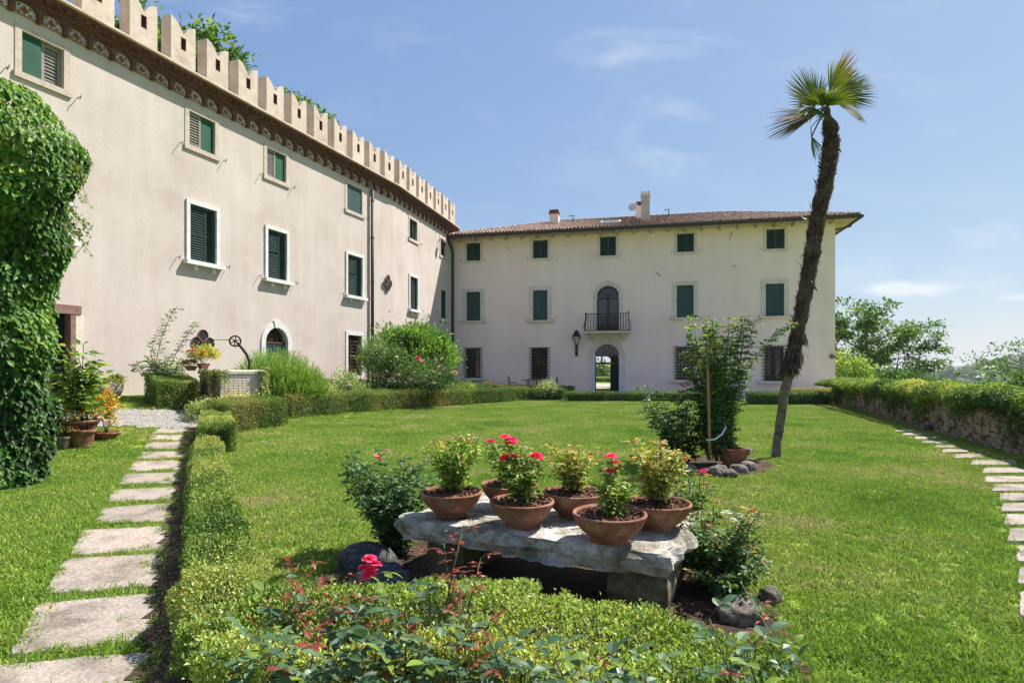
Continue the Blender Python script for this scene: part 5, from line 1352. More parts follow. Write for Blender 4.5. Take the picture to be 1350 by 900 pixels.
# ------------------------------------------------------------------ roses round the bench
t = thing('rose_bush', 'dark leaved rose bush left of the stone bench with pale pink blooms', 'rose bush', (-1.05, 4.65, 0), 'rose bushes round the stone bench')
rng = np.random.default_rng(5)
st = fan_stems(rng, (-.95, 4.68, 0), 32, .80, .48, .4)
spray(t, None, st, .042, 3, ROSED, 6, sp=.05, start=.1, stem_r=.006, mat='ivyleaf')
for q, k in (((495, 601), 'pale'), ((499, 604), 'pink'), ((510, 595), 'pale')): bloom(t, P(*q, 4.6), .030, k)
t = thing('rose_bush', 'dark leaved rose bush right of the bench with one white bloom', 'rose bush', (1.42, 4.15, 0), 'rose bushes round the stone bench')
rng = np.random.default_rng(8)
st = fan_stems(rng, (1.40, 4.0, 0), 30, .58, .46, .4) + fan_stems(rng, (1.35, 4.45, 0), 12, .78, .22, .3) + fan_stems(rng, (1.42, 3.75, 0), 12, .36, .3, .4)
spray(t, None, st, .038, 3, ([(.04, .085, .035), (.07, .13, .05), (.12, .19, .06), (.2, .26, .07)], [3, 3, 2, 1]), 9, sp=.05, start=.1, stem_r=.006, mat='ivyleaf', top_pal=BRONZE)
bloom(t, P(926.6, 622, 4.3), .036, 'pink'); bloom(t, P(958, 677, 4.0), .045, 'white'); bloom(t, P(966, 686, 3.95), .035, 'white')
# fallen petals and the red bronze shoots in front of the bench
FORE = [  # root x, y, [(tip px, tip py, tip depth)], leaf size, how bronze the tips are
    (-1.25, 2.30, [(395, 742, 2.75), (372, 800, 2.6), (430, 790, 2.6)], .055, .6, 'rose shoot with reddish tips at the left front of the bench'),
    (-.72, 2.22, [(468, 800, 2.5), (520, 775, 2.55), (487, 760, 2.68)], .052, .5, 'rose shoot carrying a bright pink bloom before the dark rock'),
    (-.28, 2.35, [(609, 702, 2.62), (585, 715, 2.65), (634, 735, 2.6), (600, 760, 2.55)], .048, 1.0, 'rose shoot with red bronze leaves before the bench front'),
    (-.5, 2.05, [(535, 800, 2.15), (560, 830, 2.1), (500, 835, 2.15)], .052, .15, 'leafy rose with grey-green leaves below the bronze shoot'),
    (-.95, 2.02, [(420, 840, 2.05), (385, 835, 2.1), (450, 865, 2.0)], .056, .1, 'broad leaved rose at the lower left corner of the hedge'),
    (.0, 2.05, [(640, 830, 2.1), (600, 790, 2.2), (610, 840, 2.1)], .050, .35, 'low rose shoot crossing the middle of the front hedge'),
    (.12, 1.82, [(690, 868, 2.0), (720, 880, 1.95), (660, 872, 2.0)], .05, .1, 'low green rose under the middle of the front hedge'),
    (.50, 1.72, [(820, 880, 1.85), (850, 885, 1.85), (790, 890, 1.85)], .05, .1, 'low green rose in front of the right half of the hedge'),
    (.85, 1.70, [(935, 815, 2.0), (958, 872, 1.85), (985, 860, 1.85)], .052, .1, 'thin rose shoot near the right end of the front hedge'),
    (-.62, 1.86, [(470, 862, 2.05), (508, 850, 2.1), (445, 880, 2.0), (530, 872, 2.0)], .056, .05, 'broad leaved rose at the bottom centre left below the hedge'),
    (-1.12, 1.95, [(360, 862, 2.1), (340, 830, 2.2), (385, 880, 2.05)], .056, .2, 'rose at the lower left with a dark red bud'),
    (-.22, 1.84, [(585, 868, 2.02), (612, 880, 2.0), (560, 850, 2.1)], .054, .1, 'low broad rose below the centre of the front hedge'),
    (.32, 1.70, [(755, 892, 1.85), (732, 868, 1.95), (778, 884, 1.85)], .052, .1, 'low rose with upright shoot right of the hedge centre'),
    (-1.0, 2.25, [(410, 770, 2.55), (445, 785, 2.5), (392, 762, 2.6)], .05, .6, 'red leaved rose shoots rising over the left end of the hedge'),
    (1.12, 1.75, [(1000, 830, 2.2), (1015, 838, 2.2), (975, 765, 2.9)], .045, .1, 'sparse rose shoot beside the brown boulder')]
for i, (rx, ry, tips, ls, br_, lab) in enumerate(FORE):
    t = thing('rose_plant', lab, 'rose plant', (rx, ry, 0), 'roses growing along the front hedge'); rng = random.Random(100 + i); sm = MB()
    for j, (px_, py_, Z_) in enumerate(tips):
        tip = P(px_, py_, Z_); root = Vector((rx + rng.uniform(-.08, .08), ry + rng.uniform(-.05, .05), -.01)); c1 = root.lerp(tip, .5) + Vector((rng.uniform(-.06, .06), rng.uniform(-.05, .05), .05))
        pts = [root.lerp(c1, k / 5).lerp(c1.lerp(tip, k / 5), k / 5) for k in range(6)]
        sm.tube(pts, [.0055, .005, .0045, .004, .0035, .0025], 5)
        for k in range(11):
            f = .26 + .74 * k / 10; q = f * 5; a = min(int(q), 4); p = pts[a].lerp(pts[a + 1], q - a); ax = (pts[a + 1] - pts[a]).normalized()
            ang = k * 2.4 + rng.random(); side = ax.orthogonal().normalized(); side = Matrix.Rotation(ang, 3, ax) @ side; o_ = (side + Vector((0, 0, .25)) + ax * .3).normalized()
            kind = 'bronze' if (f > .72 and rng.random() < br_) or rng.random() < br_ * .25 else ('pale' if rng.random() < .32 else ('fresh' if rng.random() < .2 else 'green'))
            s_ = ls * (.85 if kind == 'bronze' else 1.2) * rng.uniform(.75, 1.15); pl = s_ * 1.5; sd = o_.cross(Vector((0, 0, 1))).normalized()
            sm.tube([p, p + o_ * pl * .6 + Vector((0, 0, .01)), p + o_ * pl], .0016, 3)
            put_leaf(t, p + o_ * pl, o_ + vec(rng, .2) - Vector((0, 0, .1)), Vector((0, 0, 1)) + vec(rng, .3), s_ * 1.1, kind, rng)
            for sg in (-1, 1):
                put_leaf(t, p + o_ * pl * .75 + sd * sg * .004, o_ * .4 + sd * sg + vec(rng, .2), Vector((0, 0, 1)) + vec(rng, .35), s_ * .9, kind, rng)
                if k % 2: put_leaf(t, p + o_ * pl * .4, o_ * .3 + sd * sg + vec(rng, .2), Vector((0, 0, 1)) + vec(rng, .35), s_ * .72, kind, rng)
    tag(sm.build('stem', M['stem'], t), kind='stuff')
    if i == 1:
        for q in ((487, 737), (480, 749), (494, 744), (486, 758), (491, 752)): bloom(t, P(*q, 2.66), .036, 'pink')
    if 'dark red bud' in lab:
        for q in ((322, 880), (312, 886)): bloom(t, P(*q, 2.3), .026, 'red')

# ------------------------------------------------------------------ the staked climbing rose with its pot
t = thing('climbing_rose', 'tall climbing rose on the lawn tied to a wooden stake', 'rose bush', (3.4, 9.1, 0))
rng = np.random.default_rng(31)
st = fan_stems(rng, (3.25, 9.0, .1), 42, 2.1, .56, .4, r0=.15) + [[np.array([3.3, 9, 1.2]), np.array(P(945, 470, 9)), np.array(P(938, 422, 9))], [np.array([3.6, 9, 1.2]), np.array(P(972, 455, 9)), np.array(P(983, 418, 9)), np.array(P(990, 415, 9))],
       [np.array([3.6, 9.1, 1.3]), np.array(P(1008, 455, 9.2)), np.array(P(1040, 430, 9.4)), np.array(P(1052, 424, 9.45))], [np.array([3.3, 9, 1.2]), np.array(P(918, 460, 8.9)), np.array(P(905, 440, 8.9))]]
RGRN = ([(.035, .085, .032), (.07, .15, .045), (.125, .22, .06), (.22, .30, .085)], [3, 4, 3, 1])
spray(t, None, st, .062, 3, RGRN, 32, sp=.10, start=.06, stem_r=.009, mat='ivyleaf', top_pal=([(.18, .23, .07), (.3, .27, .07), (.22, .09, .05)], [3, 1, 1]))
st = fan_stems(rng, (2.72, 9.15, .05), 30, 1.25, .72, .45, r0=.12)
spray(t, None, st, .06, 3, ([(.02, .05, .02), (.035, .08, .03), (.07, .13, .045), (.15, .2, .06)], [3, 4, 2, .8]), 33, sp=.10, start=.06, stem_r=.008, mat='ivyleaf')
for q, k, r in (((905, 507), 'pale', .11), ((901, 510), 'orange', .06), ((879, 540), 'pale', .07), ((897, 525), 'pale', .05), ((868, 590), 'pale', .03)): bloom(t, P(*q, 8.75), r * .8, k)
stk = MB(); stk.tube([P(936, 607, 8.6), P(934, 520, 8.6), P(932.5, 448, 8.6)], .022, 6)
o = stk.build('wooden_stake', M['bamboo']); tag(o, 'straight wooden stake standing before the climbing rose', 'stake')
m = MB(); m.tube([P(931, 580, 8.55), P(942, 579, 8.55), P(952, 572, 8.6), P(957, 563, 8.7), P(955, 560, 8.8)], .014, 5); o = m.build('white_tie', M['whitecloth']); tag(o, 'white cloth tie slung between the stake and the rose', 'tie')
t = thing('square_pot', 'square terracotta pot at the foot of the climbing rose', 'plant pot', (P(967, 612, 8.75).x, 8.75, 0))
m = MB(); c = Vector((P(967, 612, 8.75).x, 8.75, .06)); 
def sq(r, z, a=.25): return [c + Vector((r * math.cos(a + math.pi / 4 + k * math.pi / 2), r * math.sin(a + math.pi / 4 + k * math.pi / 2), z)) for k in range(4)]
rings = [sq(.16, 0), sq(.21, .2), sq(.235, .2), sq(.24, .26), sq(.21, .26), sq(.2, .2)]
m.add([v for r in rings for v in r], [(3, 2, 1, 0)] + [(i * 4 + k, i * 4 + (k + 1) % 4, i * 4 + 4 + (k + 1) % 4, i * 4 + 4 + k) for i in range(5) for k in range(4)]); m.build('pot', M['terracotta'], t)
m = MB(); m.add(sq(.205, .22), [(0, 1, 2, 3)]); m.build('soil', M['soil'], t)

# ------------------------------------------------------------------ palm
t = thing('palm_tree', 'leaning palm with a shaggy dark trunk and a small wind-torn crown', 'palm tree', G(1022, 604))
TP = [(1022, 606, 9.75, 8.2), (1028, 560, 9.78, 7.8), (1034, 520, 9.8, 8), (1040, 492, 9.8, 9), (1044, 474, 9.8, 12.0), (1051, 440, 9.8, 11.0), (1059, 400, 9.8, 12.2), (1068, 350, 9.8, 13.0), (1076, 300, 9.8, 13.2), (1085, 255, 9.8, 13.4), (1092, 220, 9.8, 13.6), (1095.5, 190, 9.8, 13.0), (1094, 168, 9.8, 11.5), (1090, 150, 9.8, 7), (1088, 140, 9.8, 4)]
def interp(T, k):
    out = []
    for i in range(len(T) - 1):
        for j in range(k): out.append(tuple(T[i][q] + (T[i + 1][q] - T[i][q]) * j / k for q in range(4)))
    return out + [T[-1]]
def trunk_part(T, name, mat, rough_):
    m = MB(); T = interp(T, 6); m.tube([P(*q[:3]) for q in T], [q[3] * q[2] / F * .70 for q in T], 14)
    m.v = [tuple(Vector(v) + Vector((noise.noise((v[0] * 9, v[1] * 9, v[2] * 7)), noise.noise((v[0] * 9, v[1] * 9, v[2] * 7 + 9)), 0)) * rough_) for v in m.v]
    return m.build(name, M[mat], t)
trunk_part(TP[:5], 'lower_trunk', 'palmlow', .02); up_t = trunk_part(TP[3:], 'trunk', 'palmbark', .05)
rng = np.random.default_rng(44); TI = interp(TP[3:-2], 12); n = 5200
ii = rng.integers(0, len(TI) - 1, n); C0 = np.array([P(*TI[i][:3]) for i in ii]); R0_ = np.array([TI[i][3] * TI[i][2] / F for i in ii]); a = rng.uniform(0, 2 * np.pi, n)
O = np.column_stack([np.cos(a), np.sin(a), np.zeros(n)]); C0 += np.column_stack([np.zeros((n, 2)), rng.uniform(-.03, .03, n)])
dn = np.where(rng.random(n) < .3, -1, 1)
A = O * rng.uniform(.08, .42, n)[:, None] + np.column_stack([rng.normal(0, .22, n), rng.normal(0, .22, n), dn * rng.uniform(.4, 1, n)])
L = rng.uniform(.04, .095, n) * (1 + (rng.random(n) < .04) * .9)
colr = np.array([(.026, .016, .011), (.05, .032, .022), (.095, .065, .045), (.17, .125, .09)])[rng.choice(4, n, p=[.4, .34, .2, .06])]
o = obj('fibre', leaf_mesh('fibre', C0 + O * (R0_ * .65)[:, None], A, O, L, L * .25, colr, False, .05, .05), M['leaf'], t); tag(o, kind='stuff')
# ragged skirt where the fibre ends
n = 260; a = rng.uniform(0, 2 * np.pi, n); O = np.column_stack([np.cos(a), np.sin(a), np.zeros(n)]); zc = rng.integers(0, 4, n)
C0 = np.array([P(*[(1041, 482, 9.8), (1044, 474, 9.8), (1047, 462, 9.8), (1053, 440, 9.8)][k]) for k in zc]) + O * .11 + rng.normal(0, .02, (n, 3)); A = O * .18 + np.column_stack([rng.normal(0, .2, n), rng.normal(0, .2, n), -np.ones(n)]); L = rng.uniform(.1, .26, n)
o = obj('fibre_skirt', leaf_mesh('fibre_skirt', C0, A, O, L, L * .2, np.array([(.06, .042, .032)]) * rng.uniform(.5, 2.2, (n, 1)), False, .05, .02), M['leaf'], t); tag(o, kind='stuff')
def frond(hub, cdir, nrm, R, span, nseg, pal, seed, fold=.0, stiff=.15, base=None, spanvar=.1):
    rng = np.random.default_rng(seed); cdir = np.array(cdir, float); cdir /= np.linalg.norm(cdir); nrm = np.array(nrm, float); nrm -= cdir * nrm.dot(cdir); nrm /= np.linalg.norm(nrm); sd = np.cross(nrm, cdir)
    V, lp, st_, cl = [], [], [], []; hub = np.array(hub)
    for k in range(nseg):
        f = (k + .5) / nseg * 2 - 1; a = f * span / 2 + rng.normal() * .015; d = cdir * math.cos(a) + sd * math.sin(a); s2 = sd * math.cos(a) - cdir * math.sin(a)
        lf = R * (1 - .22 * abs(f) ** 2) * rng.uniform(.9, 1.05); w = lf * span / nseg * .62; up = nrm * (abs(f) * fold)
        b = len(V); dr = np.array([0, 0, -1.0])
        for (r_, ww, c_) in ((.04, .12, 0), (.5, .5, 0), (.78, .30, 1), (1.0, .02, 2)):
            p = hub + d * lf * r_ + up * lf * r_ + dr * stiff * lf * r_ ** 2.2
            V += [p - s2 * w * ww, p + nrm * w * .18 * (r_ < .9), p + s2 * w * ww]; cl += [pal[c_] * rng.uniform(.8, 1.2)] * 3
        for j in range(3):
            for h_ in (0, 1): lp += [b + j * 3 + h_, b + j * 3 + h_ + 1, b + j * 3 + 4 + h_, b + j * 3 + 3 + h_]; st_.append(len(lp) - 4)
    fo = obj('frond', raw_mesh('frond', V, lp, st_, np.array(cl)), M['palmleaf'], t)
    if base is not None:
        b_ = Vector(base); h_ = Vector(hub); m = MB(); m.tube([b_, b_.lerp(h_, .5) + Vector((0, 0, .05)), h_], [.018, .013, .012], 5); m.build('petiole', M['stem'], fo)
    return fo
GR = np.array([(.16, .20, .03), (.20, .22, .035), (.30, .22, .06)]); GD = np.array([(.075, .115, .024), (.11, .14, .03), (.20, .16, .05)]); BRN = np.array([(.24, .18, .04), (.42, .22, .07), (.42, .17, .06)]); DEAD = np.array([(.09, .08, .03), (.13, .09, .04), (.1, .06, .04)])
top_ = P(1089, 148, 9.8)
frond(P(1076, 136, 9.6), (-.72, -.2, .5), (.15, -1, .3), .72, 3.3, 38, GR, 1, .08, .02, top_)
frond(P(1100, 126, 9.7), (.95, -.1, .12), (-.1, -1, .35), .72, 2.0, 26, GD, 2, .12, .04, top_)
frond(P(1103, 119, 9.9), (.85, .1, .42), (-.35, -1, .2), .70, 1.5, 22, GR, 3, .12, .03, top_)
frond(P(1093, 118, 9.75), (.58, .1, .85), (.5, -.9, .1), .92, .62, 12, BRN, 4, .05, .02, top_)
frond(P(1093, 122, 9.65), (.42, -.1, .85), (.1, -1, .2), .60, 1.3, 22, GR, 10, .1, .02, top_)
frond(P(1076, 146, 9.65), (-1, -.1, -.22), (.1, -.8, .6), .88, .62, 12, BRN, 5, .1, .04, top_)
frond(P(1077, 150, 9.7), (-1, .1, -.42), (-.1, -.9, .5), .94, .72, 14, DEAD, 6, .1, .06, top_)
frond(P(1083, 148, 9.5), (-.75, -.5, -.2), (0, -.9, .6), .50, 2.0, 20, GD, 7, .15, .15, top_)
frond(P(1088, 140, 9.6), (-.2, -.9, .35), (0, -.5, 1), .6, 2.8, 28, GD, 11, .1, .2, top_)
frond(P(1070, 180, 9.6), (.15, 0, -1), (.5, -1, 0), .46, 1.3, 14, GD, 8, .3, .0, top_)
frond(P(1098, 132, 9.85), (.85, .3, -.12), (-.2, -.9, .5), .74, 2.1, 24, GD, 9, .15, .1, top_)
m = MB(); m.tube([top_, P(1076, 160, 9.65), P(1069, 168, 9.6), P(1070, 182, 9.6)], .008, 4); m.build('dead_stalk', M['bark'], t)
# ------------------------------------------------------------------ creeper on the left
t = thing('creeper', 'tall mass of glossy creeper leaves towering beside the potted plants and wing doorway', 'creeper', (-6.9, 7.6, 0))
rng = np.random.default_rng(71)
prof_px = [(60, 640), (66, 600), (64, 540), (70, 470), (71, 400), (74, 345), (84, 300), (92, 262), (102, 232), (101, 200), (84, 172), (72, 150), (58, 128), (32, 98), (0, 86), (-60, 80)]
zz = np.array([H(y, 7.4) for x, y in prof_px]); xr = np.array([X(x, 7.4) for x, y in prof_px]) - .26
n = 21000; z = rng.uniform(.02, zz[-1], n); th = rng.uniform(-.6, 1.7, n)
XR = np.interp(z, zz, xr); TOPZ = zz.max()
w = 1.3; yd = .85
shr = np.ones(n)
Px = XR - w + w * np.cos(th) ; Py = 7.55 - yd * np.sin(th)
wide = rng.random(n) < .1; Px[wide] = rng.uniform(-9.5, -7.4, wide.sum()); Py[wide] = 6.72
out = np.column_stack([np.cos(th), -np.sin(th), np.full(n, .12)]); out[wide] = (0, -1, .1)
Pn = np.column_stack([Px, Py, z])
bmp = vnoise(Pn, 4.2, 1) * .10 + vnoise(Pn, 9, 2) * .08
dep = rng.exponential(.07, n); Pn = Pn + out * (bmp - dep)[:, None]
lim = np.interp(Pn[:, 0], xr[::-1][:6], zz[::-1][:6]); keep = (Pn[:, 2] < lim + .05) & (Pn[:, 2] > .05)
Pn, out, dep = Pn[keep], out[keep], dep[keep]; n = len(Pn)
A = out * .45 + np.array([0, 0, -.75]) + rdir(n, rng) * .55; N = out + rdir(n, rng) * .5 + np.array([0, 0, .45])
L = rng.uniform(.05, .115, n); sh = vnoise(Pn, 2.2, 8)
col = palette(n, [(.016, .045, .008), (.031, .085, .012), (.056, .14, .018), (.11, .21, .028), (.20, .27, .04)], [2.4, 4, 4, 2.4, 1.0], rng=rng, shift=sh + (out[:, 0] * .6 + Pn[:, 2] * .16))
order = np.argsort(dep + (Pn[:, 0] < -7.2) * 9); big = order[:300]; rest = order[300:]
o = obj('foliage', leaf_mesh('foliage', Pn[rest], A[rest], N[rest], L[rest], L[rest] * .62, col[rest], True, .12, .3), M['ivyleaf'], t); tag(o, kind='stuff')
CL = [leafmat('creeper_leaf_' + k, trans=.34, rough=.48, spec=.3, base=b) for k, b in (('dark', (.035, .095, .016)), ('mid', (.075, .17, .024)), ('light', (.17, .28, .045)))]
CLM = [[big_leaf('creeper_leaf', 1, .66, mt, b) for b in (.25, .4)] for mt in CL]
rr_ = random.Random(4)
for i in big:
    k = 0 if col[i][1] < .12 else (1 if col[i][1] < .24 else 2)
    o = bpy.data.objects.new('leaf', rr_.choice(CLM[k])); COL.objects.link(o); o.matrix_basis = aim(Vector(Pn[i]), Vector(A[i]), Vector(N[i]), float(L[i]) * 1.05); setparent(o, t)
m = MB()   # solid dark core added behind the creeper leaves
rg_ = [(X(p[0], 7.4) - .78, H(p[1], 7.4) - .4) for p in prof_px]
for i in range(len(rg_) - 1):
    (x0, z0), (x1, z1) = rg_[i], rg_[i + 1]; z0 = max(z0, 0)
    if z1 > z0 + .001: m.hexa([(-9.6, 7.3, z0), (x0, 7.3, z0), (x0, 8.0, z0), (-9.6, 8.0, z0), (-9.6, 7.3, z1), (x1, 7.3, z1), (x1, 8.0, z1), (-9.6, 8.0, z1)])
m.build('dark_core', M['twig'], t)
tm = MB(); PP, AA = [], []
for k in range(22):
    y0 = rr_.uniform(200, 300); p = P(rr_.uniform(82, 100), y0, 7.35); pts = [p]
    for j in range(6): pts.append(pts[-1] + Vector((rr_.uniform(.0, .055), rr_.uniform(-.03, .03), rr_.uniform(-.09, .0))))
    tm.tube(pts, .003, 3)
    for q in pts[1:]:
        for _ in range(2): PP.append(q + vec(rr_, .03)); AA.append(Vector((rr_.uniform(-.3, .8), rr_.uniform(-.6, .3), -rr_.random())))
tag(tm.build('tendril', M['stem'], t), kind='stuff'); n = len(PP)
o = obj('tendril_leaves', leaf_mesh('tendril_leaves', np.array(PP), np.array(AA), rdir(n, rng) + np.array([0, -.5, .6]), rng.uniform(.03, .06, n), .028, palette(n, [(.15, .22, .03), (.24, .27, .05), (.09, .17, .025)], [2, 1, 2], rng=rng), True), M['ivyleaf'], t); tag(o, kind='stuff')
# ------------------------------------------------------------------ dry stone wall with creeper hedge on the right
WF = Frame((13.95, 24.6, 0), (-.34, -1, 0)); WL = 20.0; WH = .80
wall = thing('stone_wall', 'low rubble stone wall under a leafy hedge along the right of the lawn', 'stone wall', WF.pt(10, 0, -.25))
def wz(s): p = WF.pt(s, 0, -.2); return terrain(p.x, p.y)
m = MB(); m.fbox(WF, 0, WL, -.4, WH, -.55, -.085); m.build('wall_core', M['mortar'], wall)
SM = []
for k in range(9):
    bm = bmesh.new(); bmesh.ops.create_cube(bm, size=2); bmesh.ops.subdivide_edges(bm, edges=bm.edges[:], cuts=1, use_grid_fill=True)
    r = random.Random(k)
    for v in bm.verts:
        q = v.co; l_ = q.length; q *= (1 - .11 * (l_ - 1)); v.co = q + Vector((r.uniform(-.13, .13), r.uniform(-.12, .12), r.uniform(-.13, .13)))
    me = bpy.data.meshes.new('stone'); bm.to_mesh(me); bm.free(); me.materials.append(M['wallstone']); SM.append(me)
rr_ = random.Random(9); ang = math.atan2(WF.u.y, WF.u.x); spots = []
h = -.03
while h < WH - .02:
    hh_ = rr_.uniform(.09, .165); s = .1 + rr_.uniform(0, .2)
    while s < WL - .3:
        w_ = rr_.uniform(.13, .31); spots.append((s, h, w_, hh_)); s += w_
    h += hh_ * .95
spots.sort(key=lambda q: -q[0]); rest = MB()
for i, (s, h, w_, hh_) in enumerate(spots):
    Mx = Matrix.Translation(WF.pt(s + w_ / 2, h + hh_ / 2 + rr_.uniform(-.02, .02), -.085 + rr_.uniform(-.05, .05))) @ Matrix.Rotation(ang, 4, 'Z') @ Matrix.Rotation(rr_.uniform(-.22, .22), 4, 'Y') @ Matrix.Rotation(rr_.uniform(-.15, .15), 4, 'X') @ Matrix.Diagonal((w_ * .47, .10, hh_ * .47, 1))
    me = rr_.choice(SM)
    if i < 296 and s < 18.6 or (s >= 18.6 and i < 296):
        o = bpy.data.objects.new('stone', me); COL.objects.link(o); o.matrix_basis = Mx; setparent(o, wall)
    else: rest.add([Mx @ v.co for v in me.vertices], [tuple(p.vertices) for p in me.polygons])
tag(rest.build('rubble_stones', M['wallstone'], wall), kind='stuff')
# fallen pale stone at its foot
rock('grey boulder lying at the foot of the stone wall', WF.pt(11.2, .05, .14), (.15, .11, .12), 'rock', 31, None, .4)
t = thing('wall_hedge', 'creeper hedge spilling over the top of the low stone wall', 'hedge', WF.pt(10, WH, -.25))
rng = np.random.default_rng(91); n = 78000
s = rng.uniform(-.3, WL, n); th = rng.uniform(-.5, math.pi + .15, n)
far = 1 - s / WL
top = 1.24 - .14 * far; bot = .62
cz = (top + bot) / 2; rz = (top - bot) / 2; rx = .46 + .5 * far ** 3
dd = -.25 + rx * np.cos(th); zz_ = cz + rz * np.maximum(np.sin(th), -.2) ** 1
hang = (rng.random(n) < .26); lowz = .86 - np.abs(rng.normal(0, .20, n)) * (1 + .9 * np.sin(s * 1.7) * np.sin(s * .9 + 1)); dd[hang] = .03 + rng.random(hang.sum()) * .09; zz_[hang] = lowz[hang]
nr = np.column_stack([np.cos(th), np.sin(th)]); nr[hang] = (1, .1)
base = np.array([WF.pt(a, 0, 0) for a in s])
nW = np.array(WF.n); out = nW * nr[:, :1] + np.array([0, 0, 1]) * nr[:, 1:2]
Pn = base + nW * dd[:, None]; Pn[:, 2] = zz_
Pn = Pn + out * (vnoise(Pn, 4, 3) * .055 + vnoise(Pn, 10, 4) * .035 - rng.exponential(.035, n))[:, None]
keep = Pn[:, 2] > .1; Pn, out = Pn[keep], out[keep]; n = len(Pn)
A = out * .5 + rdir(n, rng) * .6 + np.array([0, 0, -.25]); N = out * .7 + rdir(n, rng) * .5 + np.array([0, 0, .4])
L = rng.uniform(.034, .068, n)
col = palette(n, [(.03, .07, .014), (.065, .13, .022), (.13, .21, .03), (.24, .29, .055), (.34, .30, .10)], [2, 4, 3.6, 2.4, .8], rng=rng, shift=vnoise(Pn, 2.0, 6) + (Pn[:, 2] - .95) * 2.2)  # leaves lighten with height: lit crest and dark underside painted in
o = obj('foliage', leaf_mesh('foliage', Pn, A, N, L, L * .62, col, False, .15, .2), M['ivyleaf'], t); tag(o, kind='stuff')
m = MB(); m.fbox(WF, -.2, WL, WH - .02, 1.02, -.50, -.06); m.build('branches', M['twig'], t)  # solid dark box filling the hedge behind its leaves

# ------------------------------------------------------------------ trees
def tree(name, label, base, height, crown_r, n_leaf, leaf, pal, seed, group=None, lean=(0, 0), trunk_r=.14, limbs=8, sig=.35, start=.3, flat=1.0, mat='leaf', sub=3, aspect=.5):
    rng = np.random.default_rng(seed); b = np.array(base, float)
    t = thing(name, label, 'tree', base, group)
    m = MB(); tp = b + np.array([lean[0], lean[1], height * .8]); midp = b + (tp - b) * .5 + np.append(rng.normal(0, .15, 2), 0)
    m.tube([b - [0, 0, .3], b + (midp - b) * .5, midp, tp], [trunk_r, trunk_r * .85, trunk_r * .6, trunk_r * .2], 7)
    tips = []
    for k in range(limbs):
        f = start + (1 - start) * (k + rng.random() * .5) / limbs; p = b + (tp - b) * f; a = k * 2.4 + rng.random() * .8
        ln = crown_r * (1.05 - .5 * (f - start)) * rng.uniform(.7, 1.1); d = np.array([math.cos(a), math.sin(a), rng.uniform(.2, .75) * flat])
        q1 = p + d * ln * .5; q2 = p + d * ln + np.array([0, 0, .08 * ln]); m.tube([p, q1, q2], [trunk_r * .42, trunk_r * .25, trunk_r * .08], 5)
        tips += [q2, (q1 + q2) / 2, q1 * .7 + q2 * .3]
        for j in range(sub):
            s0 = q1 + (q2 - q1) * rng.random(); d2 = d * .6 + rng.normal(0, .55, 3) + [0, 0, .25]; q3 = s0 + d2 * ln * .45; m.tube([s0, q3], [trunk_r * .14, trunk_r * .05], 4); tips += [q3, (s0 + q3) / 2]
    tips += [tp + rng.normal(0, .2, 3) for _ in range(3)]
    o = m.build('trunk', M['bark'], t)
    tips = np.array(tips); w = rng.uniform(.5, 1.5, len(tips)); wh = rng.choice(len(tips), n_leaf, p=w / w.sum())
    q = rng.normal(size=(n_leaf, 3)) * sig * np.array([1, 1, .6]); Pn = tips[wh] + q; out = unit(q + (tips[wh] - tips.mean(0)) * .4 + [0, 0, .3])
    A = out * .7 + rdir(n_leaf, rng) * .6 - [0, 0, .2]; N = np.array([0, 0, 1.0]) + rdir(n_leaf, rng) * .8 + out * .3
    L = leaf * rng.uniform(.6, 1.35, n_leaf); col = palette(n_leaf, *pal, rng=rng, shift=rng.normal(size=len(tips))[wh] * .6 + rng.normal(size=n_leaf) * .3)
    o = obj('crown', leaf_mesh('crown', Pn, A, N, L, L * aspect, col), M[mat], t); tag(o, kind='stuff'); return t
ASH = ([(.026, .062, .016), (.045, .10, .022), (.075, .145, .028), (.12, .195, .042)], [3, 4, 3, 1])
PALE = ([(.10, .17, .03), (.16, .24, .04), (.22, .29, .06)], [2, 3, 2])
DUSK = ([(.025, .06, .02), (.04, .09, .025), (.07, .13, .035)], [3, 4, 2])
def tz(px_, Z): return (X(px_, Z), Z, terrain(X(px_, Z), Z))
tree('ash_tree', 'airy green tree rising beyond the villa corner', tz(1128, 43), H(408, 43) - terrain(X(1128, 43), 43), 3.4, 8200, .27, ASH, 3, 'trees beyond the stone wall', (.8, 0), .16, 10, .32, .4, .7)
tree('ash_tree', 'low spreading tree beside the airy tree beyond the wall', tz(1172, 44), H(440, 44) - terrain(X(1172, 44), 44), 2.9, 4200, .27, ASH, 5, 'trees beyond the stone wall', (.8, 0), .11, 7, .30, .45, .6)
tree('ash_tree', 'tree with a long bare branch at the right edge of the view', tz(1352, 26), H(438, 26) - terrain(X(1352, 26), 26), 1.75, 1150, .17, ASH, 8, 'trees beyond the stone wall', (-.2, 0), .07, 9, .22, .62, .35)
m = MB()
def shrub(name, label, px_, Z, ytop, rad, n, leaf, pal, seed, group=None, up=.0, **k):
    x, y, z = tz(px_, Z); ht_ = H(ytop, Z) - z; t = thing(name, label, 'bush', (x, y, z), group)
    bush(t, (x, y, z + ht_ * .5), (rad, rad * .9, ht_ * .52), n, leaf, pal, seed=seed, **k)
    mm_ = MB(); r_ = random.Random(seed)
    for j in range(7):
        a = j * .9; mm_.tube([(x + .1 * math.cos(a), y + .1 * math.sin(a), z - .05), (x + rad * .4 * math.cos(a), y + rad * .4 * math.sin(a), z + ht_ * .55), (x + rad * .65 * math.cos(a), y + rad * .65 * math.sin(a), z + ht_ * .8)], [.03, .02, .008], 5)
    tag(mm_.build('branches', M['twig'], t), kind='stuff'); return t
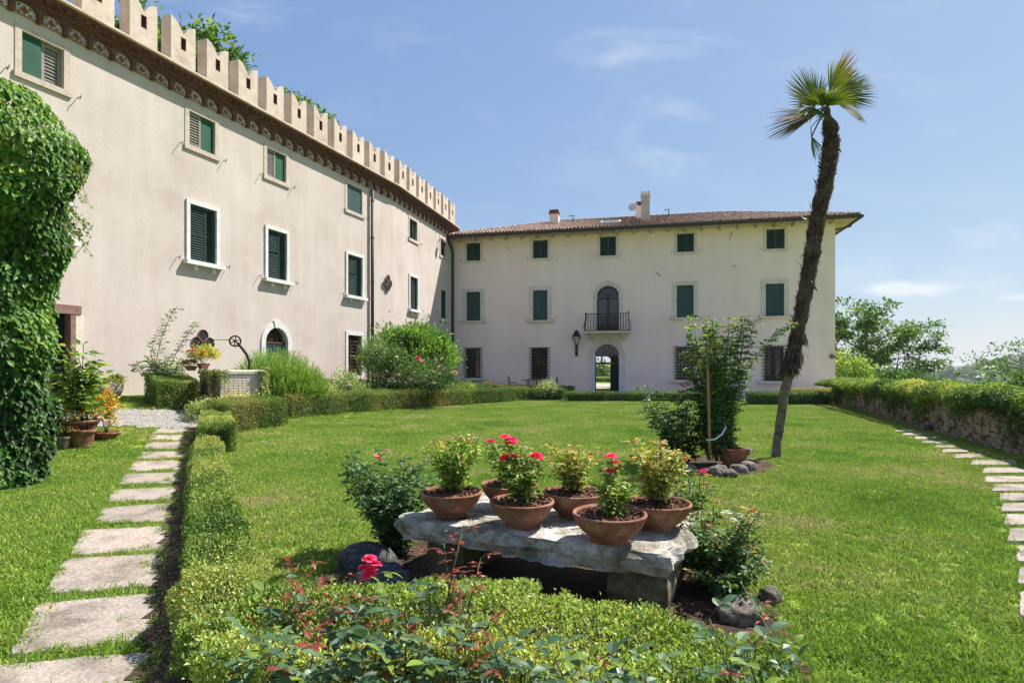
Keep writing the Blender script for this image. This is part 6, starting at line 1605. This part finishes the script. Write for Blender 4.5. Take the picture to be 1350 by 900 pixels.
shrub('bush', 'pale yellow-green bush between the villa corner and the airy tree', 1118, 36, 466, 1.2, 2600, .2, PALE, 11, 'bushes beyond the stone wall')
shrub('bush', 'dark bush just beyond the wall under the low spreading tree', 1196, 37, 488, 2.0, 3600, .2, DUSK, 12, 'bushes beyond the stone wall')
shrub('bush', 'green bush beyond the wall under the airy tree', 1150, 38, 486, 2.2, 3600, .2, ASH, 13, 'bushes beyond the stone wall')
shrub('bush', 'green bush showing over the hedge at the right edge of the view', 1352, 20, 496, .9, 2200, .13, ASH, 14, 'bushes beyond the stone wall')
# trees behind the crenellated wing
BEH = ([(.03, .07, .016), (.05, .11, .022), (.085, .16, .03), (.13, .20, .04)], [2, 4, 3, 1.2])
for i, (px_, Z, yt, r_, lab) in enumerate(((262, 28.5, 24, 2.3, 'tall tree behind the merlons, tallest beside the second gap'), (212, 27.5, 8, 1.9, 'tree behind the wing showing through the gap of the nearer merlons'), (357, 34, 86, 1.3, 'small tree top just above the middle merlons'), (392, 36.5, 106, 1.3, 'lowest tree top peeping over the merlons'), (92, 25, -6, 1.6, 'tree behind the wing at the first gap in the merlons'), (148, 26, -3, 1.6, 'tree behind the wing at the second gap in the merlons'))):
    x = X(px_, Z); tree('tree', lab, (x, Z, 0), H(yt, Z) * 1.1, r_, 8000, .36, BEH, 30 + i, 'trees behind the castle wing', (0, 0), .2, 14, .42, .62, .8)
# far woodland, a house on the ridge, and the garden seen through the doorway
rng = np.random.default_rng(5); PP, OO, SZ, TT = [], [], [], []
for k in range(1000):
    kx = rng.uniform(.60, 1.25); r = rng.uniform(130, 345); y_ = (r + 5.277) / (.9468 * kx - .3219); x_ = kx * y_
    if .72 < kx < .79 and r < 242: continue
    hgt = rng.uniform(6, 10) + 5 * (r > 230) - 3 * (kx > .88) * (r < 230); w_ = rng.uniform(5, 9); z0 = terrain(x_, y_); q = rdir(46, rng); q[:, 2] = np.abs(q[:, 2])
    p = np.array([x_, y_, z0]) + q * np.array([w_, w_, hgt]) * rng.uniform(.75, 1.05, (46, 1)); PP.append(p); OO.append(q); SZ.append(np.full(46, w_ * .62)); TT.append(np.full(46, rng.random()))
PP, OO, SZ, TT = np.vstack(PP), np.vstack(OO), np.concatenate(SZ), np.concatenate(TT); n = len(PP)
colw = palette(n, [(.04, .075, .035), (.06, .10, .04), (.085, .125, .045)], [3, 4, 2], rng=rng, shift=TT * 3)
o = obj('far_woodland', leaf_mesh('far_woodland', PP, np.cross(OO, rdir(n, rng)), OO + rdir(n, rng) * .35, SZ * rng.uniform(.7, 1.3, n), SZ * .8, colw), M['leaf']); tag(o, kind='stuff')
k_ = (1240 - CX) / F; r = 240; hy_ = (r + 5.277) / (.9468 * k_ - .3219); hx_ = k_ * hy_; hz_ = H(490, hy_)
t = thing('far_house', 'small red roofed house among trees on the far ridge', 'house', (hx_, hy_, hz_ - 9))
hw = 9.5 / F * hy_
m = MB(); m.box(hx_ - hw, hx_ + hw, hy_ - 4, hy_ + 5, hz_ - 10, hz_ + 1.0); m.build('wall', M['cloth_house'], t)
m = MB(); m.add([(hx_ - hw - .5, hy_ - 4.5, hz_ + 1), (hx_ + hw + .5, hy_ - 4.5, hz_ + 1), (hx_ + hw + .5, hy_ + 5.5, hz_ + 1), (hx_ - hw - .5, hy_ + 5.5, hz_ + 1), (hx_ - hw * .5, hy_, hz_ + 3.6), (hx_ + hw * .5, hy_, hz_ + 3.6)], [(0, 1, 5, 4), (1, 2, 5), (2, 3, 4, 5), (3, 0, 4)]); rf = m.build('roof', M['tile'], t)
m = MB(); m.box(hx_ - 2.4, hx_ - 1.2, hy_ - 1, hy_, hz_ + 2, hz_ + 5.0); m.build('chimney', M['cloth_house'], rf)
for k in range(4):
    xw = hx_ - hw * .7 + k * hw * .46; MB().box(xw - .6, xw + .6, hy_ - 4.05, hy_ - 3.9, hz_ - 1.6, hz_ + .2).build('window', M['dark'], t)
tree('tree', 'dark tree in the far garden seen through the villa doorway', tz(789.5, 95), H(486.5, 95) - tz(789.5, 95)[2], 1.9, 2600, .5, DUSK, 61, 'trees seen through the doorway', (0, 0), .2, 9, .6, .2)
tree('tree', 'pale tree in the far garden seen through the villa doorway', tz(800, 105), H(496, 105) - tz(800, 105)[2], 2.6, 2600, .5, ASH, 62, 'trees seen through the doorway', (0, 0), .2, 9, .6, .2)
hedge('clipped hedge in the garden beyond the villa doorway', [(X(770, 62), 62), (X(830, 62), 62)], 1.0, .55, leaf=.08, dens=700, pal=BOX, seed=63, group=None)
sheet('far_garden_gravel', [(4, 46.5), (11, 45), (13, 56), (6, 57)], M['gravelbase'], .012, 1.0)

# ------------------------------------------------------------------ planting by the wing
x, y, z = G(365, 527); 
t = thing('rosemary_bush', 'large upright bright green rosemary under the arched window', 'bush', (-7.0, 17.0, terrain(-7, 17)))
rng = np.random.default_rng(14); PP, AA, HH = [], [], []
cxr, cyr = X(364, 17), 17.0; gz = terrain(cxr, cyr); m = MB()
for k in range(1250):
    a = rng.uniform(0, 6.28); q = math.sqrt(rng.random()); rx_, ry_ = 1.5 * q * math.cos(a), 1.1 * q * math.sin(a)
    hh_ = (1.68 * (1 - .58 * q ** 2.4)) * rng.uniform(.72, 1.06); b = np.array([cxr + rx_ * .75, cyr + ry_ * .8, gz + hh_ * .25]); tip = np.array([cxr + rx_ * 1.05 + .05 * math.sin(k), cyr + ry_ * 1.05, gz + hh_])
    j = np.linspace(0, 1, 34)[:, None] ** .8; p = b + (tip - b) * j; PP.append(p); AA.append(np.tile((tip - b) / np.linalg.norm(tip - b), (34, 1)))
    HH.append(j[:, 0])
PP, AA, HH = np.vstack(PP), np.vstack(AA), np.concatenate(HH); n = len(PP)
A = AA * .8 + rdir(n, rng) * .6; L = rng.uniform(.05, .10, n)
o = obj('foliage', leaf_mesh('foliage', PP, A, rdir(n, rng), L, L * .22, palette(n, [(.05, .12, .02), (.10, .20, .03), (.17, .29, .05), (.24, .35, .07)], [2, 4, 4, 2], rng=rng, shift=HH * 1.6)), M['leaf'], t); tag(o, kind='stuff')
for j in range(30):
    a = j * .7; m.tube([(cxr + .3 * math.cos(a), cyr + .3 * math.sin(a), gz - .05), (cxr + .8 * math.cos(a), cyr + .7 * math.sin(a), gz + .6)], [.02, .006], 4)
tag(m.build('branches', M['twig'], t), kind='stuff')
OLE = ([(.05, .11, .025), (.085, .175, .03), (.14, .25, .04), (.21, .31, .06)], [2, 4, 3.5, 1.6])
t = shrub('oleander_bush', 'big rounded oleander bush in the corner before the wing downpipe', 543, 24.5, 434, 1.7, 26000, .25, OLE, 21, mat='leaf', aspect=.22, k=60, sig=.17, axis_up=.5, hollow=.55)
t.name = 'oleander_bush'
def flower_bush(label, px_, Z, ytop, rad, pal, seed, blooms, r, n=3200, leaf=.08, group='flowering bushes by the wing'):
    t = shrub('flowering_bush', label, px_, Z, ytop, rad, n, leaf, pal, seed, group, k=34, hollow=.3)
    for j, (bx_, by_, kd) in enumerate(blooms): bloom(t, P(bx_, by_, Z - rad * .75), r, kd)
    return t
WLT = ([(.10, .16, .05), (.17, .24, .08), (.28, .33, .14), (.42, .45, .24)], [2, 3, 3, 1.6])
flower_bush('white flowered bush beside the foot of the oleander', 503, 22.6, 449, .8, ([(.05, .10, .03), (.09, .16, .045), (.17, .24, .09), (.38, .42, .26)], [3, 3, 2, 1]), 41, [(495, 455, 'white'), (507, 460, 'white'), (500, 470, 'white'), (515, 476, 'white'), (493, 482, 'white'), (523, 470, 'white'), (510, 490, 'white')], .06, 5200)
flower_bush('rose bush with many pale pink blooms before the oleander', 560, 21.8, 470, 1.25, ASH, 42, [(551, 472, 'pink'), (557, 477, 'pink'), (554, 475, 'pale'), (575, 474, 'pale'), (583, 473, 'white'), (579, 483, 'pale'), (572, 490, 'pale'), (580, 493, 'white'), (596, 492, 'pale'), (600, 491, 'pale'), (562, 495, 'white'), (545, 491, 'white'), (525, 494, 'pale'), (572, 505, 'white'), (540, 500, 'pale'), (555, 503, 'pale'), (535, 505, 'white'), (586, 486, 'pale')], .085, 7000)
flower_bush('low white flowered bush under the barred window', 455, 19.6, 493, .75, WLT, 43, [(440, 500, 'white'), (452, 497, 'white'), (466, 494, 'white'), (472, 503, 'white'), (447, 509, 'white'), (461, 507, 'white')], .05, 2400, .07)
flower_bush('low white flowered bush right of the rosemary', 420, 17.6, 500, .5, WLT, 44, [(416, 500, 'white'), (424, 508, 'white'), (390, 514, 'white'), (382, 520, 'white'), (410, 516, 'pale')], .05, 1500, .06)
flower_bush('yellowish bush on the long hedge near its far end', 617, 25.6, 503, .4, PALE, 45, [], .05, 800, .07)
flower_bush('small yellowish bush beside the tan hedge', 596, 25.2, 505, .3, PALE, 46, [], .05, 600, .07)
flower_bush('white flowered bush before the dark hedge block', 722, 27.2, 502, .55, WLT, 47, [(716, 506, 'white'), (724, 504, 'white'), (732, 507, 'white')], .06, 1200, .07)
flower_bush('yellow leaved bush at the foot of the stone well', 310, 14.6, 521, .62, ([(.20, .22, .04), (.34, .33, .07), (.48, .42, .12), (.14, .19, .03)], [2, 3, 2, 1]), 48, [], .05, 2200, .06)
flower_bush('white edged bush at the corner where the hedges meet', 272, 13.9, 527, .45, WLT, 49, [], .05, 1600, .06)
# tall rambling roses left of the well
t = thing('rambling_rose', 'tall rose with two arching shoots against the castle wall', 'rose bush', (X(218, 15.2), 15.2, .5))
b = np.array([X(216, 15.2), 15.2, terrain(X(216, 15.2), 15.2)]); rng = np.random.default_rng(3)
st = [[b, np.array(P(205, 480, 15.2)), np.array(P(214, 440, 15.2)), np.array(P(226, 415, 15.2)), np.array(P(234, 404, 15.2))], [b + [.2, 0, 0], np.array(P(225, 480, 15.1)), np.array(P(240, 450, 15.1)), np.array(P(256, 430, 15.1)), np.array(P(262, 425, 15.1))],
      [b, np.array(P(203, 490, 15.3)), np.array(P(199, 465, 15.3)), np.array(P(206, 440, 15.3))]] + fan_stems(rng, b, 30, 1.15, .75, .4, r0=.1)
spray(t, None, st, .075, 2, ([(.05, .085, .04), (.09, .14, .07), (.2, .25, .15), (.34, .38, .27)], [3, 3, 2, 1.4]), 5, sp=.085, start=.1, stem_r=.012)
bloom(t, P(221, 452, 14.9), .085, 'red')
# stone well with its iron arm
wx, wy = X(306, 15.3), 15.3; gz = terrain(wx, wy); WT = H(487.5, 15.3)
t = thing('stone_well', 'square stone well head with a wire grid face and flat rim', 'well', (wx, wy, gz))
r_ = .82; WA = [(-1.45 + k * math.pi / 2) for k in range(4)]
for k in range(4):
    a0_, a1_ = WA[k], WA[k] + math.pi / 2; m = MB()
    q = lambda a, r, z: (wx + r * math.cos(a), wy + r * math.sin(a), z)
    g_ = .004; m.hexa([q(a0_ + g_, r_, gz - .1), q(a1_ - g_, r_, gz - .1), q(a1_ - g_, r_ - .18, gz - .1), q(a0_ + g_, r_ - .18, gz - .1), q(a0_ + g_, r_, WT - .1), q(a1_ - g_, r_, WT - .1), q(a1_ - g_, r_ - .18, WT - .1), q(a0_ + g_, r_ - .18, WT - .1)])
    m.build('well_panel', M['stone'] if k != 3 else M['mossyshade'], t)  # side turned from the sun: its shade is put into the stone colour
m = MB(); m.lathe([(r_ - .3, WT - .099), (r_ + .05, WT - .099), (r_ + .06, WT - .03), (r_ + .04, WT), (r_ - .3, WT)], (wx, wy, 0), 4, False, True)
m.v = [(wx + (v[0] - wx) * math.cos(-1.45) - (v[1] - wy) * math.sin(-1.45), wy + (v[0] - wx) * math.sin(-1.45) + (v[1] - wy) * math.cos(-1.45), v[2]) for v in m.v]; m.build('rim', M['stone'], t)
m = MB(); a0_, a1_ = WA[0], WA[1]
for j in range(11):
    f = j / 10; p0 = Vector(q(a0_, r_ + .008, 0)).lerp(Vector(q(a1_, r_ + .008, 0)), f); m.tube([p0 + Vector((0, 0, gz)), p0 + Vector((0, 0, WT - .1))], .0035, 4)
for j in range(16):
    z = gz + .05 + (WT - gz - .18) * j / 15; m.tube([Vector(q(a0_, r_ + .014, z)), Vector(q(a1_, r_ + .014, z))], .0035, 4)
m.build('wire_grid', M['rafter'], t)
m = MB(); m.tube([P(328, 489, 15.3), P(329, 478, 15.3), P(325, 467, 15.2), P(319, 459, 15.1), P(313, 452, 15.0)], .035, 6); m.build('iron_arm', M['iron'], t)
c = P(310, 449.5, 15.0); m = MB(); rw = 6.8 / F * 15; ax1, ax2 = Vector((.93, .35, 0)), Vector((0, 0, 1))
m.tube([c + (ax1 * math.cos(k * math.pi / 9) + ax2 * math.sin(k * math.pi / 9)) * rw for k in range(19)], .022, 5)
for k in range(3): m.tube([c + (ax1 * math.cos(k * math.pi / 3 + .4) + ax2 * math.sin(k * math.pi / 3 + .4)) * rw, c - (ax1 * math.cos(k * math.pi / 3 + .4) + ax2 * math.sin(k * math.pi / 3 + .4)) * rw], .014, 4)
m.lathe([(0, -.03), (.05, -.03), (.05, .03), (0, .03)], c, 8); wh = m.build('pulley_wheel', M['iron'], t)
MB().tube([c + Vector((-rw, 0, .03)), P(276, 447.5, 17.9)], .012, 4).build('tie_rod', M['iron'], t)
spt = thing('well_creeper', 'pale leaved trailing plant hanging over the well rim', 'creeper', (wx, wy - .8, WT)); rng = np.random.default_rng(17)
n = 1100; s_ = rng.random(n); a = np.where(s_ < .62, rng.uniform(-2.6, -1.2, n), rng.uniform(-.1, .12, n)); zz_ = WT - np.abs(rng.normal(0, .22, n)) - .0; zz_ = np.where(s_ <= .62, WT + .02 - np.abs(rng.normal(0, .13, n)) * (1 + np.sin(a * 9)), zz_); zz_[s_ > .62] = WT + .1 - rng.random((s_ > .62).sum()) * 1.0
rq = r_ * .7071 / np.cos((a + 1.45) % (math.pi / 2) - math.pi / 4) + .06 + rng.random(n) * .07; Pn = np.column_stack([wx + rq * np.cos(a), wy + rq * np.sin(a), zz_]); out = np.column_stack([np.cos(a), np.sin(a), np.zeros(n)])
o = obj('foliage', leaf_mesh('foliage', Pn, out * .4 + rdir(n, rng) * .6 - [0, 0, .5], out + rdir(n, rng) * .5, rng.uniform(.05, .10, n), .04, palette(n, [(.12, .17, .06), (.24, .28, .12), (.38, .37, .2)], [2, 3, 2], rng=rng)), M['leaf'], spt); tag(o, kind='stuff')
def pot_plant(name, label, px_, Z, base_z, pot, ph, pal, blooms, seed, cat='potted plant', n=1200, leaf=.06, rad=.2, hh=.4, r=.04, group=None, jump=0, potmat='terracotta', **kw):
    x, y = X(px_, Z), Z; t = thing(name, label, cat, (x, y, base_z), group)
    pr, foot = pot; me = pot_mesh('pot', pr, ph, foot, .02, min(.06, ph * .25), 24); me.materials[0] = M[potmat]
    o = bpy.data.objects.new('pot', me); COL.objects.link(o); o.location = (x, y, base_z + .004); setparent(o, t)
    m = MB(); m.lathe([(0, ph - .03), (pr - .03, ph - .035)], (x, y, base_z), 16); m.build('soil', M['soil'], t)
    if n: bush(t, (x, y, base_z + ph + hh * .45), (rad, rad, hh * .6), n, leaf, pal, seed=seed, minz=base_z + ph * .4, k=16, **kw)
    if n:
        m = MB()
        for j in range(6): m.tube([(x, y, base_z + ph - .04), (x + rad * .5 * math.cos(j), y + rad * .5 * math.sin(j), base_z + ph + hh * .5)], .006, 4)
        tag(m.build('stem', M['stem'], t), kind='stuff')
    for bx_, by_, kd in blooms: bloom(t, P(bx_, by_, Z - rad * .8), r, kd)
    return t
YEL = ([(.18, .24, .05), (.34, .35, .08), (.50, .44, .12)], [2, 3, 2])
pot_plant('potted_geranium', 'yellow-green potted plant with pink flowers on the well rim', 268, 15.2, WT, (.16, .62), .17, YEL, [(253, 466, 'pink'), (249, 463, 'red'), (256, 462, 'pink'), (265, 467, 'orange'), (270, 463, 'orange')], 81, rad=.33, hh=.46, n=1700, leaf=.06, r=.07)
pot_plant('potted_plant', 'reddish bowl with dark red leaves at the left of the well rim', 252, 15.0, WT - .02, (.17, .6), .13, ([(.10, .03, .025), (.2, .06, .05), (.12, .14, .04)], [3, 3, 2]), [], 82, rad=.2, hh=.14, n=400, leaf=.05)
# quince-like trough and wall door plants on the left
gz = terrain(X(140, 14.2), 14.2) 
xt, yt = X(139, 14.6), 14.6; gz = terrain(xt, yt)
t = thing('stone_trough', 'weathered grey stone trough with yellow-green plant by the wall', 'stone trough', (xt, yt, gz)); hz = H(508.5, 14.6)
m = MB(); m.lathe([(0, gz - .02), (.28, gz - .02), (.36, gz + (hz - gz) * .5), (.395, hz), (.34, hz), (.32, hz - .06), (0, hz - .06)], (xt, yt, 0), 20); m.build('trough', M['rock'], t)
bush(t, (xt + .22, yt - .05, hz + .08), (.24, .2, .17), 900, .06, YEL, seed=83, minz=hz - .08, k=12)
GRP = 'potted plants on the lawn by the creeper'
def gz_(px_, py_): p = G(px_, py_); return p
p = G(98, 584); pot_plant('potted_plant', 'large round terracotta pot with small yellow flowers near the creeper', 98, p.y, p.z, (.40, .55), .44, ([(.14, .2, .04), (.3, .3, .06), (.45, .26, .06)], [3, 2, 2]), [(84, 545, 'orange'), (92, 540, 'yellow'), (104, 543, 'orange'), (112, 538, 'yellow'), (76, 542, 'yellow')], 84, rad=.42, hh=.22, n=1100, leaf=.06, r=.035, group=GRP)
p = G(107, 589); t = pot_plant('potted_plant', 'brown terracotta pot holding the tallest plant with broad leaves', 107, p.y, p.z, (.235, .72), .32, YEL, [], 85, n=0, group=GRP)
rng = np.random.default_rng(86); b = np.array([X(107, p.y), p.y, p.z + .28])
st = [[b + [rng.uniform(-.1, .1), rng.uniform(-.1, .1), 0], b + [rng.uniform(-.12, .12), rng.uniform(-.1, .1), .6], b + [rng.uniform(-.32, .36), rng.uniform(-.25, .25), rng.uniform(.75, 1.66)]] for _ in range(10)]
spray(t, None, st, .15, 2, ([(.06, .13, .03), (.11, .20, .04), (.19, .28, .06), (.30, .36, .09)], [3, 4, 3, 1.5]), 87, sp=.12, start=.36, stem_r=.011, leaflets=3, aspect=.62, mat='ivyleaf', stem_mat='twig')
p = G(140, 580); pot_plant('potted_plant', 'wide shallow clay bowl with an orange-yellow leafy plant', 140, p.y, p.z, (.255, .6), .16, ([(.2, .22, .05), (.42, .27, .05), (.5, .2, .05), (.12, .17, .04)], [2, 3, 2, 2]), [], 88, rad=.22, hh=.72, n=1200, leaf=.065, group=GRP)
p = G(81, 589); pot_plant('potted_plant', 'small mossy basket pot at the edge of the creeper', 81, p.y - .1, p.z, (.15, .8), .2, ([(.14, .16, .06), (.3, .22, .1)], [3, 2]), [], 89, rad=.17, hh=.16, n=400, leaf=.05, potmat='rock', group=GRP)
pb_ = MB(); p0 = G(190, 540); pb_.tube([P(188, 538, 14.6), P(199, 496, 15.2)], .02, 5); o = pb_.build('wooden_pole', M['bark']); tag(o, 'thin dark pole leaning beside the square cut box bush', 'pole')

# ------------------------------------------------------------------ garden table and chairs before the villa
Zt = 31.8; gz = terrain(X(702, Zt), Zt)
def chair(px_, Z, rot, label):
    x, y = X(px_, Z), Z; g = terrain(x, y); t = thing('garden_chair', label, 'chair', (x, y, g), 'iron garden chairs before the villa')
    R = Matrix.Translation((x, y, g)) @ Matrix.Rotation(rot, 4, 'Z')
    tp = lambda *p: R @ Vector(p)
    m = MB(); m.lathe([(0, .43), (.22, .44), (.23, .46), (0, .47)], (0, 0, 0), 14); m.v = [tuple(tp(*v)) for v in m.v]; m.build('seat', M['iron'], t)
    for sx in (-1, 1):
        for sy in (-1, 1): MB().tube([tp(.17 * sx, .17 * sy, .44), tp(.2 * sx, .2 * sy, .2), tp(.25 * sx, .25 * sy, 0)], .014, 5).build('leg', M['iron'], t)
        MB().tube([tp(.22 * sx, .2, .70), tp(.29 * sx, 0, .70), tp(.27 * sx, -.18, .66), tp(.23 * sx, -.2, .46)], .014, 5).build('armrest', M['iron'], t)
    m = MB(); m.tube([tp(-.2, .2, .45), tp(-.24, .26, .8), tp(-.14, .29, 1.0), tp(0, .3, 1.06), tp(.14, .29, 1.0), tp(.24, .26, .8), tp(.2, .2, .45)], .016, 5)
    for k in (-.1, 0, .1): m.tube([tp(k, .21, .46), tp(k * 1.2, .27, .8), tp(k, .295, 1.02)], .009, 4)
    m.build('backrest', M['iron'], t)
xt, g = X(702, Zt), gz
t = thing('garden_table', 'dark iron garden table before the second barred window', 'table', (xt, Zt, g))
m = MB(); m.lathe([(0, .86), (.62, .86), (.63, .875), (.62, .89), (0, .89)], (xt, Zt, g), 24); m.build('tabletop', M['iron'], t)
for k in range(4):
    a = k * math.pi / 2 + .6; MB().tube([(xt + .4 * math.cos(a), Zt + .4 * math.sin(a), g + .86), (xt + .3 * math.cos(a), Zt + .3 * math.sin(a), g + .4), (xt + .45 * math.cos(a), Zt + .45 * math.sin(a), g)], .02, 5).build('leg', M['iron'], t)
chair(677, 31.9, 1.3, 'iron garden chair turned sideways, left of the table'); chair(715, 31.2, 2.6, 'iron garden chair nearest the lawn before the table'); chair(728, 31.8, -1.4, 'iron garden chair at the right end of the table')
# small iron lantern on the wing by the corner
fr = BF; s_, h_ = fr.px(584.5, 322, .32); sb, _ = fr.px(584, 322, .02)
t = thing('corner_lantern', 'small dark lantern high on the wing beside the corner', 'lantern', fr.pt(s_, h_, .32))
m = MB(); m.tube([fr.pt(s_, h_ + .2, .0), fr.pt(s_, h_ + .34, .15), fr.pt(s_, h_ + .28, .32)], .025, 5); m.build('bracket', M['iron'], t)
m = MB(); c = fr.pt(s_, h_, .32); m.lathe([(0, -.2), (.1, -.18), (.15, .06), (.19, .08), (.05, .24), (0, .28)], c, 6, False); m.build('lantern_body', M['iron'], t)

# ------------------------------------------------------------------ summer haze over the far ridge
hm = bpy.data.materials.new('haze'); hm.use_nodes = True
n, l = nodes_of(hm); n.remove(n['Principled BSDF'])
pv = n.new('ShaderNodeVolumePrincipled'); pv.inputs['Color'].default_value = (.80, .87, .95, 1); pv.inputs['Density'].default_value = .00020; pv.inputs['Anisotropy'].default_value = .2
l.new(pv.outputs[0], n['Material Output'].inputs['Volume'])
zlow = min(v[2] for v in V_GROUND) - 1.0; ext = max(abs(v[0]) for v in V_GROUND) + 50; exty = max(abs(v[1]) for v in V_GROUND) + 50
hz_o = MB().box(-ext, ext, -exty, exty, zlow, 26.0).build('haze', hm); tag(hz_o, kind='stuff')
